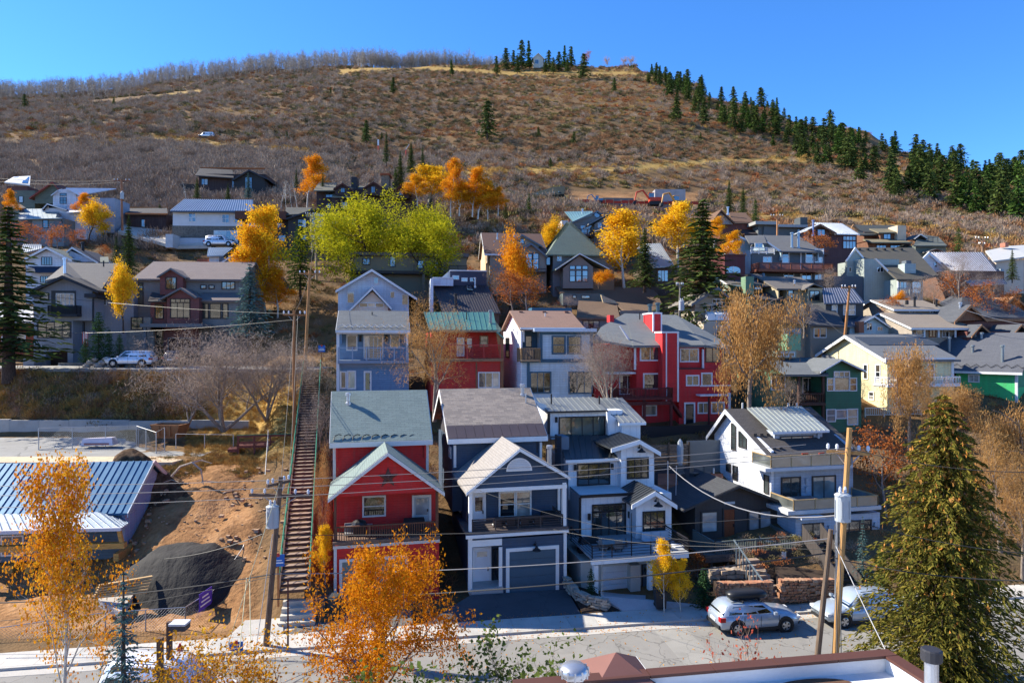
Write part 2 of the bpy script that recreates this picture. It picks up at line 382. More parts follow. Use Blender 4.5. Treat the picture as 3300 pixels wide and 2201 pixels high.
# ------------------------------------------------------------------ house kit: facades are measured in picture points on planes of known distance
HOUSES=[];WRND=random.Random(3);SKYG=glass((.03,.04,.05),0.0,2.6);GBLIND=glass((.30,.29,.26));GWARM=glass((.075,.062,.045))
class House:
    def __init__(s,name,label,Z,x,y,Y,yaw=12.0,cat='house',group=None):
        s.Z=ZF[Z];s.O=W(*s.px(x,y),Y);s.a=R(yaw);s.ca,s.sa=math.cos(s.a),math.sin(s.a)
        s.root=empty(name,s.O,s.a,label,cat,group);s.fp=[];HOUSES.append(s)
    def px(s,x,y):return s.Z[0]+x*s.Z[2],s.Z[1]+y*s.Z[2]
    def q(s,x,y,v=0.0):
        """picture point -> (u, w) on the plane parallel to the front, v metres behind it"""
        px,py=s.px(x,y);d=Vector(((px-CX)/F,1,-(py-CY)/F));C=Vector((0,0,HC));n=Vector((-s.sa,s.ca,0))
        t=(v+(s.O-C).dot(n))/d.dot(n);P=C+d*t-s.O
        return P.x*s.ca+P.y*s.sa,P.z
    def qs(s,x,y,u):
        """picture point -> (v, w) on the side plane at u"""
        px,py=s.px(x,y);d=Vector(((px-CX)/F,1,-(py-CY)/F));C=Vector((0,0,HC));n=Vector((s.ca,s.sa,0))
        t=(u+(s.O-C).dot(n))/d.dot(n);P=C+d*t-s.O
        return -P.x*s.sa+P.y*s.ca,P.z
    def boxm(s,name,mat,u0,u1,v0,v1,w0,w1,parent=None):
        if 'wall' in name or 'floor' in name:s.fp.append((min(u0,u1),max(u0,u1),min(v0,v1),max(v0,v1)))
        return mk(name,boxv(u0,u1,v0,v1,w0,w1),BF,mat,parent or s.root)
    def box(s,name,mat,x0,y0,x1,y1,v0,v1,parent=None,down=0.0):
        u0,w1=s.q(x0,y0,v0);u1,w0=s.q(x1,y1,v0)
        if x1-x0 > 4*(y1-y0):w0=s.q(x0,y1,v0)[1]
        return s.boxm(name,mat,u0,u1,v0,v1,w0-down,w1,parent)
    def panel(s,name,mat,pts,v0,v1,parent=None):
        if name == 'wall':q=[s.q(x,y,v0)[0] for x,y in pts];s.fp.append((min(q),max(q),v0,v1))
        return MB().prism([s.q(x,y,v0) for x,y in pts],1,v0,v1).build(name,mat,parent or s.root)
    def poly(s,name,mat,pts,th=.16,parent=None):
        """roof plane from picture points with their depths (x, y, v), given a thickness"""
        P=[]
        for x,y,v in pts:
            u,w=s.q(x,y,v);P.append(Vector((u,v,w)))
        return s.slab(name,mat,P,th,parent)
    def slab(s,name,mat,P,th=.16,parent=None):
        n=len(P);P=[Vector(p) for p in P];v=P+[p-Vector((0,0,th)) for p in P]
        f=[tuple(range(n)),tuple(range(n,2*n))[::-1]]+[(k,k+n,(k+1) % n+n,(k+1) % n) for k in range(n)]
        mb=MB();mb.add(v,f);return mb.build(name,mat,parent or s.root)
    def seam(s,mat,pts,n,th=.12,rib=.045,ribmat=None,name='roof_panel',parent=None):
        """standing-seam roof: quad (x, y, v) corners eave-left, eave-right, top-right, top-left; every panel is a part with its raised seam"""
        P=[]
        for p in pts:
            if len(p) == 3 and not isinstance(p,Vector):
                u,w=s.q(p[0],p[1],p[2]);P.append(Vector((u,p[2],w)))
            else:P.append(Vector(p))
        el,er,tr,tl=P;nn=(er-el).cross(tl-el).normalized()
        if nn.z < 0:nn=-nn
        for i in range(n):
            a,b=i/n,(i+1)/n;e=.03*1.0/n
            A=el.lerp(er,a);B=el.lerp(er,b);C=tl.lerp(tr,b);D=tl.lerp(tr,a)
            v=[A,B,C,D]+[p-Vector((0,0,th)) for p in (A,B,C,D)]
            mb=MB();mb.add(v,[(0,1,2,3),(7,6,5,4),(0,4,5,1),(1,5,6,2),(2,6,7,3),(3,7,4,0)])
            o=mb.build(name,mat,parent or s.root)
            wv=(B-A).normalized()*.035
            v=[A-wv,A+wv,D+wv,D-wv];v=[p+nn*.002 for p in v]+[p+nn*rib for p in v]
            mb=MB();mb.add(v,BF);mb.build('seam',ribmat or mat,o)
    def gable(s,mat,L,P,Rr,v0,v1,th=.18,trim=None,tw=.28,name='roof',seams=0):
        """roof with its gable to the street: picture points of left eave, peak, right eave on plane v0"""
        l,p,r=s.q(*L,v0),s.q(*P,v0),s.q(*Rr,v0)
        out=[]
        for a,nm in ((l,0),(r,1)):
            if seams:
                e0,e1=(Vector((a[0],v0,a[1])),Vector((a[0],v1,a[1])))
                t0,t1=Vector((p[0],v0,p[1])),Vector((p[0],v1,p[1]))
                s.seam(mat,[e0,e1,t1,t0] if nm else [e1,e0,t0,t1],seams)
            else:
                out.append(s.slab(name,mat,[(a[0],v0,a[1]),(p[0],v0,p[1]),(p[0],v1,p[1]),(a[0],v1,a[1])],th))
            if trim:
                MB().prism([(a[0],a[1]-.03),(p[0],p[1]-.03),(p[0],p[1]-tw*1.1),(a[0],a[1]-tw*1.05)],1,v0-.05,v0+.04).build('rake_trim',trim,s.root)
        return l,p,r,out
    def sgable(s,mat,xl,xr,ye,xr2,yr,v0,run,back=None,th=.18,wall=None,trim=None,tw=.25,over=.35,seams=0):
        """roof with its ridge along the front: eave from xl to xr at ye on plane v0, ridge seen at (xr2, yr) run metres behind"""
        u0,we=s.q(xl,ye,v0);u1,_=s.q(xr,ye,v0);_,wr=s.q(xr2,yr,v0+run)
        vb=v0+run+(run if back is None else back);wb=wr-(wr-we)*((vb-v0-run)/run)
        if seams:s.seam(mat,[Vector((u0,v0,we)),Vector((u1,v0,we)),Vector((u1,v0+run,wr)),Vector((u0,v0+run,wr))],seams)
        else:s.slab('roof',mat,[(u0,v0,we),(u1,v0,we),(u1,v0+run,wr),(u0,v0+run,wr)],th)
        s.slab('roof',mat,[(u0,v0+run,wr),(u1,v0+run,wr),(u1,vb,wb),(u0,vb,wb)],th)
        if wall:
            g=[(v0+over,we-th+.05),(v0+run,wr-th-.06),(vb-over,wb-th+.05),(vb-over,we-1.2),(v0+over,we-1.2)]
            for u in (u0+over,u1-over-.12):MB().prism(g,0,u,u+.12).build('gable_wall',wall,s.root)
        if trim:
            s.boxm('fascia',trim,u0,u1,v0-.04,v0+.03,we-tw,we-.02)
            for u in (u0-.04,u1+.005):
                for a,b in (((v0,we),(v0+run,wr)),((v0+run,wr),(vb,wb))):
                    MB().prism([(a[0],a[1]-.02),(b[0],b[1]-.02),(b[0],b[1]-tw),(a[0],a[1]-tw)],0,u,u+.035).build('rake_trim',trim,s.root)
        return u0,u1,we,wr,vb
    def hip(s,mat,xl,xr,ye,v0,v1,rise,inset=None,th=.18,over=0):
        u0,w=s.q(xl,ye,v0);u1,_=s.q(xr,ye,v0);i=inset if inset is not None else (v1-v0)/2;vm=(v0+v1)/2
        A,B,C,D=(u0,v0,w),(u1,v0,w),(u1,v1,w),(u0,v1,w);E,G=(u0+i,vm,w+rise),(u1-i,vm,w+rise)
        for P in ([A,B,G,E],[B,C,G],[C,D,E,G],[D,A,E]):s.slab('roof',mat,P,th)
        return u0,u1,w
    def _win(s,a0,a1,b0,b1,fr,t,nx,ny,mp,gl,bar,name,proud=.07,lab=None):
        a0,a1=min(a0,a1),max(a0,a1);b0,b1=min(b0,b1),max(b0,b1)
        mb=MB()
        def rect(x0,x1,z0,z1,d0,d1):
            mb.add([mp(x,d,z) for (x,d,z) in boxv(x0,x1,d0,d1,z0,z1)],BF)
        rect(a0-t,a0,b0-t,b1+t,-proud,.0);rect(a1,a1+t,b0-t,b1+t,-proud,.0)
        rect(a0,a1,b1,b1+t,-proud,.0);rect(a0,a1,b0-t,b0,-proud,.0)
        xs=[a0+(a1-a0)*k/nx for k in range(nx+1)];zs=[b0+(b1-b0)*k/ny for k in range(ny+1)]
        for x in xs[1:-1]:rect(x-bar,x+bar,b0,b1,-proud*.8,-.012)
        for z in zs[1:-1]:rect(a0,a1,z-bar,z+bar,-proud*.72,-.012)
        w=mb.build(name,fr,s.root)
        for i in range(nx):
            for j in range(ny):
                v=[mp(x,d,z) for (x,d,z) in boxv(xs[i],xs[i+1],-.03,-.004,zs[j],zs[j+1])]
                g=gl
                if gl is MGLASS or gl is SKYG:
                    k=WRND.random();g=GBLIND if k < .16 else (GWARM if k < .34 else gl)
                pm=MB();pm.add(v,BF);pm.build('pane',g,w)
        return w
    def win(s,x0,y0,x1,y1,v=0.0,fr=None,t=.09,nx=1,ny=1,gl=None,bar=.03,name='window',proud=.07):
        u0,w1=s.q(x0,y0,v);u1,w0=s.q(x1,y1,v)
        return s._win(u0,u1,w0,w1,fr or MWHITE,t,nx,ny,lambda a,d,b:(a,v+d,b),gl or MGLASS,bar,name,proud)
    def swin(s,x0,y0,x1,y1,u,fr=None,t=.09,nx=1,ny=1,gl=None,bar=.03,name='window',proud=.07):
        """window on the left side wall at u"""
        v0,w1=s.qs(x0,y0,u);v1,w0=s.qs(x1,y1,u)
        return s._win(v0,v1,w0,w1,fr or MWHITE,t,nx,ny,lambda a,d,b:(u+d,a,b),gl or MGLASS,bar,name,proud)
    def door(s,x0,y0,x1,y1,v=0.0,mat=None,fr=None,t=.1,light=None,side=1,gl=None):
        u0,w1=s.q(x0,y0,v);u1,w0=s.q(x1,y1,v);mb=MB();pr=.08;f=fr or MWHITE
        mb.box(u0-t,u0,v-pr,v,w0,w1+t).box(u1,u1+t,v-pr,v,w0,w1+t).box(u0,u1,v-pr,v,w1,w1+t);mb.build('door_frame',f,s.root)
        d=s.boxm('door',mat or MWHITE,u0,u1,v-.045,v,w0,w1)
        h=w1-w0;k=u1-u0
        if light:
            a,b,c,e=light;s.boxm('door_pane',gl or MGLASS,u0+k*a,u0+k*b,v-.055,v-.04,w0+h*c,w0+h*e,d)
        else:
            for i in (0,1):
                for j in (0,1):s.boxm('door_inset',mat or MWHITE,u0+k*(.12+.42*i),u0+k*(.46+.42*i),v-.06,v-.04,w0+h*(.08+.45*j),w0+h*(.46+.45*j),d)
        uh=u0+k*(.9 if side > 0 else .1);s.boxm('handle',MBLACK,uh-.025,uh+.025,v-.12,v-.045,w0+h*.42,w0+h*.52,d)
        return d
    def garage(s,x0,y0,x1,y1,v=0.0,mat=None,fr=None,t=.16,rows=4,cols=4,lights=False):
        u0,w1=s.q(x0,y0,v);u1,w0=s.q(x1,y1,v);f=fr or MWHITE;mb=MB()
        if t:mb.box(u0-t,u0,v-.09,v,w0,w1+t).box(u1,u1+t,v-.09,v,w0,w1+t).box(u0,u1,v-.09,v,w1,w1+t).build('garage_trim',f,s.root)
        g=s.boxm('garage_door',MBLACK,u0,u1,v-.012,v,w0,w1)
        for j in range(rows):
            z0,z1=w0+(w1-w0)*j/rows+.008,w0+(w1-w0)*(j+1)/rows-.008
            p=s.boxm('door_panel',mat,u0,u1,v-.045,v-.01,z0,z1,g)
            for i in range(cols):
                a,b=u0+(u1-u0)*(i+.14)/cols,u0+(u1-u0)*(i+.86)/cols;q=(z1-z0)
                s.boxm('raised_field',MGLASS if (lights and j == rows-1) else mat,a,b,v-.058,v-.044,z0+q*.2,z1-q*.2,g)
        return g
    def rail(s,x0,y0,x1,y1,v,mat,kind='bal',n=20,posts=3,rails=5,th=.05,u_ret=None,gl=None):
        """railing on plane v between two picture corners; u_ret: it returns along the sides to that depth"""
        u0,w1=s.q(x0,y0,v);u1=s.q(x1,y1,v)[0];w0=s.q(x0,y1,v)[1]
        r=s.boxm('railing',mat,u0,u1,v-th,v+th,w1-.07,w1)
        def runs():
            yield (lambda k:(u0+(u1-u0)*k,v)),'u',u1-u0
            if u_ret is not None:
                for uu in (u0,u1):yield (lambda k,uu=uu:(uu,v+(u_ret-v)*k)),'v',u_ret-v
        for fn,ax,L in runs():
            if ax == 'v':s.boxm('rail',mat,fn(0)[0]-th,fn(0)[0]+th,v,u_ret,w1-.07,w1,r)
            m=max(2,int(n*abs(L/(u1-u0)))) if ax == 'v' else n
            if kind == 'bal':
                a,b=fn(0),fn(1);s.boxm('rail',mat,min(a[0],b[0])-.02,max(a[0],b[0])+.02,min(a[1],b[1])-.02,max(a[1],b[1])+.02,w0+.05,w0+.11,r)
                for k in range(1,m):
                    x,y=fn(k/m);s.boxm('baluster',mat,x-.022,x+.022,y-.022,y+.022,w0+.1,w1-.06,r)
            elif kind == 'bar':
                for k in range(rails):
                    z=w0+(w1-w0)*(k+.7)/(rails+.6);a,b=fn(0),fn(1)
                    s.boxm('bar',mat,min(a[0],b[0])-.012,max(a[0],b[0])+.012,min(a[1],b[1])-.012,max(a[1],b[1])+.012,z-.014,z+.014,r)
            elif kind == 'glass':
                a,b=fn(0),fn(1)
                np_=max(1,posts-1) if ax == 'u' else 1
                for k in range(np_):
                    A,B=fn((k+.03)/np_),fn((k+.97)/np_)
                    s.boxm('glass_panel',gl,min(A[0],B[0])-.008,max(A[0],B[0])+.008,min(A[1],B[1])-.008,max(A[1],B[1])+.008,w0+.06,w1-.08,r)
            for k in range(posts if ax == 'u' else 2):
                x,y=fn(k/max(1,(posts if ax == 'u' else 2)-1));s.boxm('post',mat,x-th*.9,x+th*.9,y-th*.9,y+th*.9,w0-.1,w1+.02,r)
        return r
    def flue(s,x,y0,y1,v,r=.13,mat=None,cap=True):
        u,w1=s.q(x,y0,v);_,w0=s.q(x,y1,v);h=w1-w0
        pr=[(r*1.5,-.25),(r*1.5,.05),(r,.1),(r,h-.22),(r*1.5,h-.2),(r*1.5,h-.04),(r*.9,h)] if cap else [(r,-.3),(r,h)]
        o=MB().lathe(pr,(u,v,w0),10).build('flue_pipe',mat or GALV,s.root,smooth=False);return o
    def lamp(s,x,y,v,mat=None,sz=.12):
        u,w=s.q(x,y,v);MB().box(u-sz*.5,u+sz*.5,v-.16,v,w-sz*1.3,w+sz*1.3).build('wall_lamp',mat or MBLACK,s.root)
    def barnlamp(s,x,y,v,sz=.3):
        u,w=s.q(x,y,v);mb=MB()
        mb.lathe([(.09,-.04),(.09,.04)],(u,v-.02,w+.2),8)
        mb.tube([(u,v-.02,w+.2),(u,v-.18,w+.42),(u,v-.4,w+.42),(u,v-.45,w+.2)],.022,6)
        mb.lathe([(sz*1.0,-.04),(sz*.9,.02),(sz*.45,.1),(sz*.25,.22),(.03,.24)],(u,v-.45,w),12);mb.build('barn_lamp',MBLACK,s.root)
    def inside(s,x,y,m=.6):
        dx,dy=x-s.O.x,y-s.O.y;u=dx*s.ca+dy*s.sa;v=-dx*s.sa+dy*s.ca
        return any(a-m < u < b+m and c-m < v < d+m for a,b,c,d in s.fp)
    def at(s,x,y,v):
        u,w=s.q(x,y,v);return s.root.matrix_basis @ Vector((u,v,w))
GALV=plain((.42,.44,.47),.35,.12,.7);MBLUETRIM=plain((.05,.12,.22),.6)
# ------------------------------------------------------------------ front row of houses along the street
GRG=plain((.16,.19,.17),.55)
def house_red():
    RED=(.58,.020,.016);red=siding(RED,.15);tr=plain((.62,.60,.56),.6);brn=wood((.13,.055,.03));gr=shingle((.20,.25,.23),(.14,.18,.17),.5,.16)
    h=House('red_house','red clapboard house with a star on its gable and a brown wooden balcony',1,165,1566,38.5,13)
    h.box('wall',red,165,1188,868,1567,0,9.5,down=.6)
    h.box('deck_floor',wood((.16,.10,.07),along=0),150,1146,874,1166,-.25,2.2);h.box('band_trim',tr,153,1170,872,1190,-.05,.02)
    h.garage(215,1275,640,1562,0,GRG,tr,.16,5,1)
    h.box('corner_board',tr,158,1190,178,1562,-.03,.1)
    h.lamp(405,1212,0,sz=.2)
    # balcony recess
    h.box('wall',siding((.52,.020,.017),.15),165,815,862,1170,1.9,9.45)
    h.win(362,842,498,955,1.9,tr,.1,1,2);h.door(700,840,800,1003,1.9,plain((.35,.4,.42)),tr,.13,(.1,.9,.3,.95),gl=glass((.2,.22,.23)))
    h.box('porch_post',brn,158,838,176,1150,0,.18);h.box('porch_post',brn,846,790,864,1115,0,.18)
    h.rail(163,1040,856,1150,.06,brn,'bal',44,4)
    h.panel('gable_wall',red,[(172,838),(178,800),(522,556),(856,770),(858,800)],.02,.2)
    gr2=shingle((.19,.24,.22),(.15,.19,.18),.5,.16)
    h.gable(gr2,(118,850),(522,534),(906,806),-.38,4.2,.18,tr,.22)
    # star
    u,w=h.q(524,708,-.02);pts=[];v0=-.06
    for k in range(10):
        rr=.62 if k % 2 == 0 else .25;a=math.pi/2+k*math.pi/5;pts.append((u+rr*math.cos(a),w+rr*math.sin(a)))
    v=[(a,-.02,b) for a,b in pts]+[(u,-.16,w),(u,-.0,w)]
    MB().add(v,[(k,(k+1) % 10,10) for k in range(10)]+[((k+1) % 10,k,11) for k in range(10)]).build('star_ornament',plain((.10,.035,.025),.5),h.root)
    # main storey behind
    h.box('wall',red,155,490,798,900,4.2,9.4)
    h.box('corner_board',tr,152,505,172,830,4.16,4.3);h.box('corner_board',tr,780,485,798,700,4.16,4.3)
    u0,u1,we,wr,vb=h.sgable(gr,132,822,474,400,122,3.7,3.6,3.2,.2,red,tr,.32)
    for k in range(11):   # snow clips looped above the eave
        x=155+k*63;u,w=h.q(x,445,4.0);MB().tube([(u,3.82,w-.12),(u+.1,4.0,w+.16),(u+.32,4.1,w+.24),(u+.5,4.08,w+.2)],.03,5).build('snow_guard',MBLACK,h.root)
    h.flue(256,135,208,6.42,.13)
    return h
HR=house_red()
def house_navy():
    NAV=(.042,.072,.118);nav=siding(NAV,.15);tr=plain((.74,.73,.70),.55);roof=shingle((.31,.26,.215),(.12,.105,.10),.42,.21,.35);tan=shingle((.31,.285,.26),(.25,.23,.21),.5,.16)
    drk=roofmetal((.10,.075,.075),.5)
    h=House('navy_house','dark blue house with white trim, balcony dining set and half-round gable vent',1,1068,1500,39.3,13)
    # ground floor: entry alcove left of the garage
    h.box('wall',nav,1292,1118,1728,1482,0,9,down=.5);h.box('wall',nav,1070,1120,1295,1140,0,9);h.box('wall',nav,1078,1136,1292,1470,1.1,8.9,down=.5)
    h.box('corner_post',tr,1066,1110,1092,1480,-.06,.16);h.box('corner_board',tr,1708,1080,1728,1450,-.05,.05)
    h.box('entry_trim',tr,1092,1132,1292,1176,-.05,.06);h.box('entry_trim',tr,1272,1176,1294,1440,-.05,.06)
    h.door(1108,1190,1205,1438,1.1,plain((.72,.73,.74)),tr,.12,(.15,.85,.8,.93),1,glass((.3,.3,.28)));h.win(1232,1190,1262,1430,1.1,MBLACK,.05)
    h.box('entry_slab',concrete(),1085,1462,1300,1490,-.2,1.1,down=.3)
    h.garage(1340,1205,1652,1470,0,plain((.06,.11,.15),.5),tr,.2,5,4)
    h.barnlamp(1512,1180,0,.26)
    # balcony
    h.box('deck_floor',wood((.10,.08,.075),along=0),1048,1078,1740,1100,-.2,2.3);h.box('deck_fascia',tr,1050,1100,1742,1122,-.24,-.1)
    h.box('wall',nav,1072,790,1735,1110,2.2,9)
    h.door(1102,822,1168,1040,2.2,plain((.72,.73,.74)),tr,.13,(.12,.88,.5,.92),1,glass((.06,.03,.02)))
    h.win(1280,812,1372,962,2.2,tr,.11,1,2);h.win(1392,806,1478,958,2.2,tr,.11,1,2)
    h.box('porch_post',tr,1070,798,1092,1102,-.12,.14);h.box('porch_post',tr,1700,742,1726,1066,-.12,.14);h.box('porch_post',tr,1668,762,1684,1040,2.1,2.28)
    h.box('porch_beam',tr,1066,786,1730,812,-.14,.16)
    h.rail(1092,990,1700,1095,-.1,plain((.05,.04,.04),.5),'bar',2,5,6,.035,1.9)
    # gable
    h.panel('gable_wall',nav,[(1066,790),(1068,782),(1412,524),(1725,700),(1728,745)],-.08,.1)
    h.gable(tan,(1050,806),(1412,506),(1752,700),-.42,5.0,.16,tr,.2)
    # half-round vent
    u,w=h.q(1407,662,-.1);rr=.78
    arc=[(u+rr*math.cos(math.pi*k/12),w+rr*.98*math.sin(math.pi*k/12)) for k in range(13)]
    MB().prism(arc,1,-.15,-.08).build('gable_vent',tr,h.root)
    for k in range(6):
        z=w+.08+k*.1;hw=math.sqrt(max(.01,(rr*.86)**2-(z-w)**2));h.boxm('louver',plain((.55,.55,.56)),u-hw,u+hw,-.18,-.14,z,z+.055)
    # main block
    h.box('wall',nav,958,478,1562,900,5.0,12.4);h.box('corner_board',tr,966,490,984,640,4.95,5.1);h.box('corner_board',tr,1546,470,1562,600,4.95,5.1)
    u0,u1,we,wr,vb=h.sgable(roof,930,1598,447,1180,106,4.5,4.6,3.8,.2,siding((.05,.045,.05),.15),tr,.34,.5)
    # metal eave strip, one piece per sheet
    n=11;sl=(wr-we)/4.6
    for k in range(n):
        a,b=u0+(u1-u0)*k/n+.012,u0+(u1-u0)*(k+1)/n-.012
        h.slab('eave_sheet',drk,[(a,4.46,we+.02),(b,4.46,we+.02),(b,5.55,we+sl*1.09+.035),(a,5.55,we+sl*1.09+.035)],.03)
    h.flue(1430,76,152,8.4,.13);h.flue(1452,140,178,7.6,.05,cap=False);h.flue(1534,322,355,5.9,.05,cap=False)
    h.flue(1612,488,632,3.2,.14)   # chimney pipe beside the house
    for (x0,y0,x1,y1) in ((985,770,1012,935),(940,500,950,570)):h.swin(x0,y0,x1,y1,h.q(1072,900,2.2)[0] if y0 > 600 else h.q(958,600,5.0)[0],tr,.08,1,2)
    return h
HN=house_navy()
def house_white():
    wt=board((.78,.78,.77),.5);sd=siding((.74,.75,.75),.2);tr=MWHITE;bk=plain((.02,.018,.02),.45);mt=roofmetal((.22,.24,.245),.4);mt2=roofmetal((.055,.062,.068),.35)
    gl=glass((.03,.035,.03));bl=glass((.16,.18,.19))
    h=House('white_modern_house','white three-tier modern house with black windows and metal gable roofs',2,545,1362,40.0,13)
    # garage level with a deck on top
    h.box('wall',stucco((.5,.47,.42)),466,1165,1075,1362,.9,10,down=.6);h.garage(605,1200,795,1352,.9,plain((.60,.62,.64),.5),stucco((.5,.47,.42)),.1,4,1)
    h.box('pilaster',stucco((.50,.46,.40)),800,1195,866,1368,.3,.9,down=.3);h.door(878,1190,915,1340,.9,plain((.06,.08,.10)),bk,.05,(.2,.8,.6,.9))
    h.box('deck_floor',plain((.30,.31,.32),.7),540,1150,1190,1160,-.4,4.0);h.box('deck_fascia',tr,536,1164,1192,1192,-.45,-.3)
    h.box('deck_post',tr,553,1196,582,1362,-.3,-.02,down=.2);h.box('deck_post',tr,921,1180,948,1325,-.3,-.02,down=.3)
    h.rail(540,1060,1190,1150,-.36,bk,'bar',2,6,4,.03,3.6)
    # first tier
    h.box('wall',wt,466,738,1075,1150,4.0,11)
    h.win(546,838,758,1036,4.0,bk,.09,4,1,gl);h.win(546,792,760,820,4.0,bk,.08,3,1,gl)
    h.lamp(518,865,4.0,sz=.16);h.lamp(788,850,4.0,sz=.16);h.box('downspout',bk,455,740,467,1120,3.9,4.02)
    h.box('bay_wall',wt,836,770,1074,1072,2.8,4.4);h.win(888,840,1022,980,2.8,bk,.09,3,2,gl)
    h.panel('gable_wall',wt,[(836,800),(838,776),(966,706),(1070,772),(1074,800)],2.79,4.2);h.barnlamp(966,780,2.79,.3)
    h.gable(mt2,(806,782),(965,690),(1112,784),2.4,5.6,.14,tr,.3,seams=9)
    h.poly('flat_roof',plain((.55,.57,.58),.7),[(462,722,3.8),(845,716,3.8),(800,655,6.4),(390,660,6.4)],.14);h.box('fascia',bk,462,722,842,742,3.74,3.8)
    # second tier
    h.box('wall',wt,380,490,958,720,6.4,12);h.win(446,518,652,640,6.4,bk,.09,3,2,gl);h.lamp(424,535,6.4,sz=.15);h.lamp(673,526,6.4,sz=.15)
    h.box('bay_wall',wt,735,410,956,662,5.7,7);h.win(782,478,912,598,5.7,bk,.09,3,1,gl)
    h.panel('gable_wall',wt,[(735,430),(737,412),(862,358),(953,418),(956,440)],5.69,7);h.barnlamp(855,420,5.69,.3)
    h.gable(mt2,(668,404),(860,345),(1002,428),5.3,9.2,.14,tr,.3,seams=11)
    h.seam(mt2,[(360,482,6.1),(735,478,6.1),(745,316,9.6),(318,322,9.6)],10);h.box('fascia',tr,362,486,732,506,6.05,6.15)
    # third tier
    h.box('wall',wt,258,160,745,330,10.0,15);h.win(322,202,620,312,10.0,bk,.09,4,1,glass((.10,.13,.11)));h.lamp(297,212,10.0,sz=.15);h.lamp(640,204,10.0,sz=.15)
    h.box('downspout',bk,243,165,256,310,9.9,10.05)
    h.box('wall',wt,740,240,865,420,8.6,14);h.panel('wall',wt,[(640,160),(735,232),(742,330),(650,320)],9.0,9.2)
    h.seam(mt,[(243,158,9.7),(648,155,9.7),(552,60,13.4),(168,66,13.4)],10);h.seam(mt,[(722,232,8.4),(905,230,8.4),(742,64,13.6),(560,68,13.6)],5);h.box('fascia',tr,722,236,903,254,8.35,8.5)
    h.box('fascia',bk,245,158,646,168,9.62,9.7)
    h.panel('gable_return',tr,[(155,85),(225,112),(246,160),(243,176),(180,130)],10.5,10.7)
    h.flue(265,40,80,11.5,.06,bk,False);h.flue(588,52,90,11.5,.06,bk,False);
    h.rail(262,325,330,425,7.2,bk,'bar',2,3,3,.03)
    h.box('wall',stucco((.16,.20,.24)),330,330,385,740,7.5,9,down=2)
    return h
HW=house_white()
def house_cottage():
    dk=board((.055,.05,.048),.3);roof=shingle((.065,.068,.072),(.05,.05,.055),.6,.2);tr=plain((.05,.045,.042));wt=plain((.55,.55,.53))
    h=House('dark_cottage','low charcoal cottage with an orange-brown door behind a railed deck',3,62,830,45.5,13)
    h.box('wall',dk,66,640,528,830,0,9.5,down=1.5)
    h.panel('gable_wall',dk,[(66,645),(68,632),(305,530),(522,612),(528,640)],-.01,.2)
    h.gable(roof,(2,646),(302,514),(572,618),-.7,9.6,.16,tr,.16)
    h.win(103,662,180,757,0,tr,.1,1,1,glass((.40,.41,.40)));h.win(352,657,402,748,0,tr,.1,1,1,glass((.33,.34,.34)));h.win(412,655,465,744,0,tr,.1,1,1,glass((.40,.41,.42)))
    h.door(218,645,273,802,0,plain((.22,.055,.018)),tr,.08)
    h.box('house_sign',wt,222,605,278,618,-.05,0)
    # deck
    wd=wood((.09,.075,.065),along=0)
    h.box('deck_floor',wd,120,890,612,905,-3.2,.1);h.box('deck_fascia',wood((.07,.06,.055),along=0),120,905,612,930,-3.25,-3.1)
    h.rail(172,815,606,892,-3.0,plain((.11,.13,.12)),'bal',46,5,5,.05,-.2)
    for k in range(6):h.box('deck_post',wd,150+k*88,925,160+k*88,1000,-3.0,-2.85,down=.6)
    mb=MB();u0,w1=h.q(400,900,-2.9);u1,w0=h.q(605,930,-2.9)
    for k in range(14):
        a=u0+(u1-u0)*k/14;d=(w1-w0);mb.tube([(a,-2.85,w0-.4),(a+d+.4,-2.85,w1)],.025,4);mb.tube([(a+d+.4,-2.87,w0-.4),(a,-2.87,w1)],.025,4)
    mb.build('lattice',wood((.06,.05,.05)),h.root)
    h.boxm('notice',MWHITE,*[h.q(526,900,-3.3)[0],h.q(548,900,-3.3)[0]],-3.34,-3.3,h.q(526,905,-3.3)[1],h.q(526,868,-3.3)[1])
    h.flue(165,425,468,6.2,.06,MWHITE,False);h.flue(332,455,520,4.0,.09)
    return h
HC_=house_cottage()
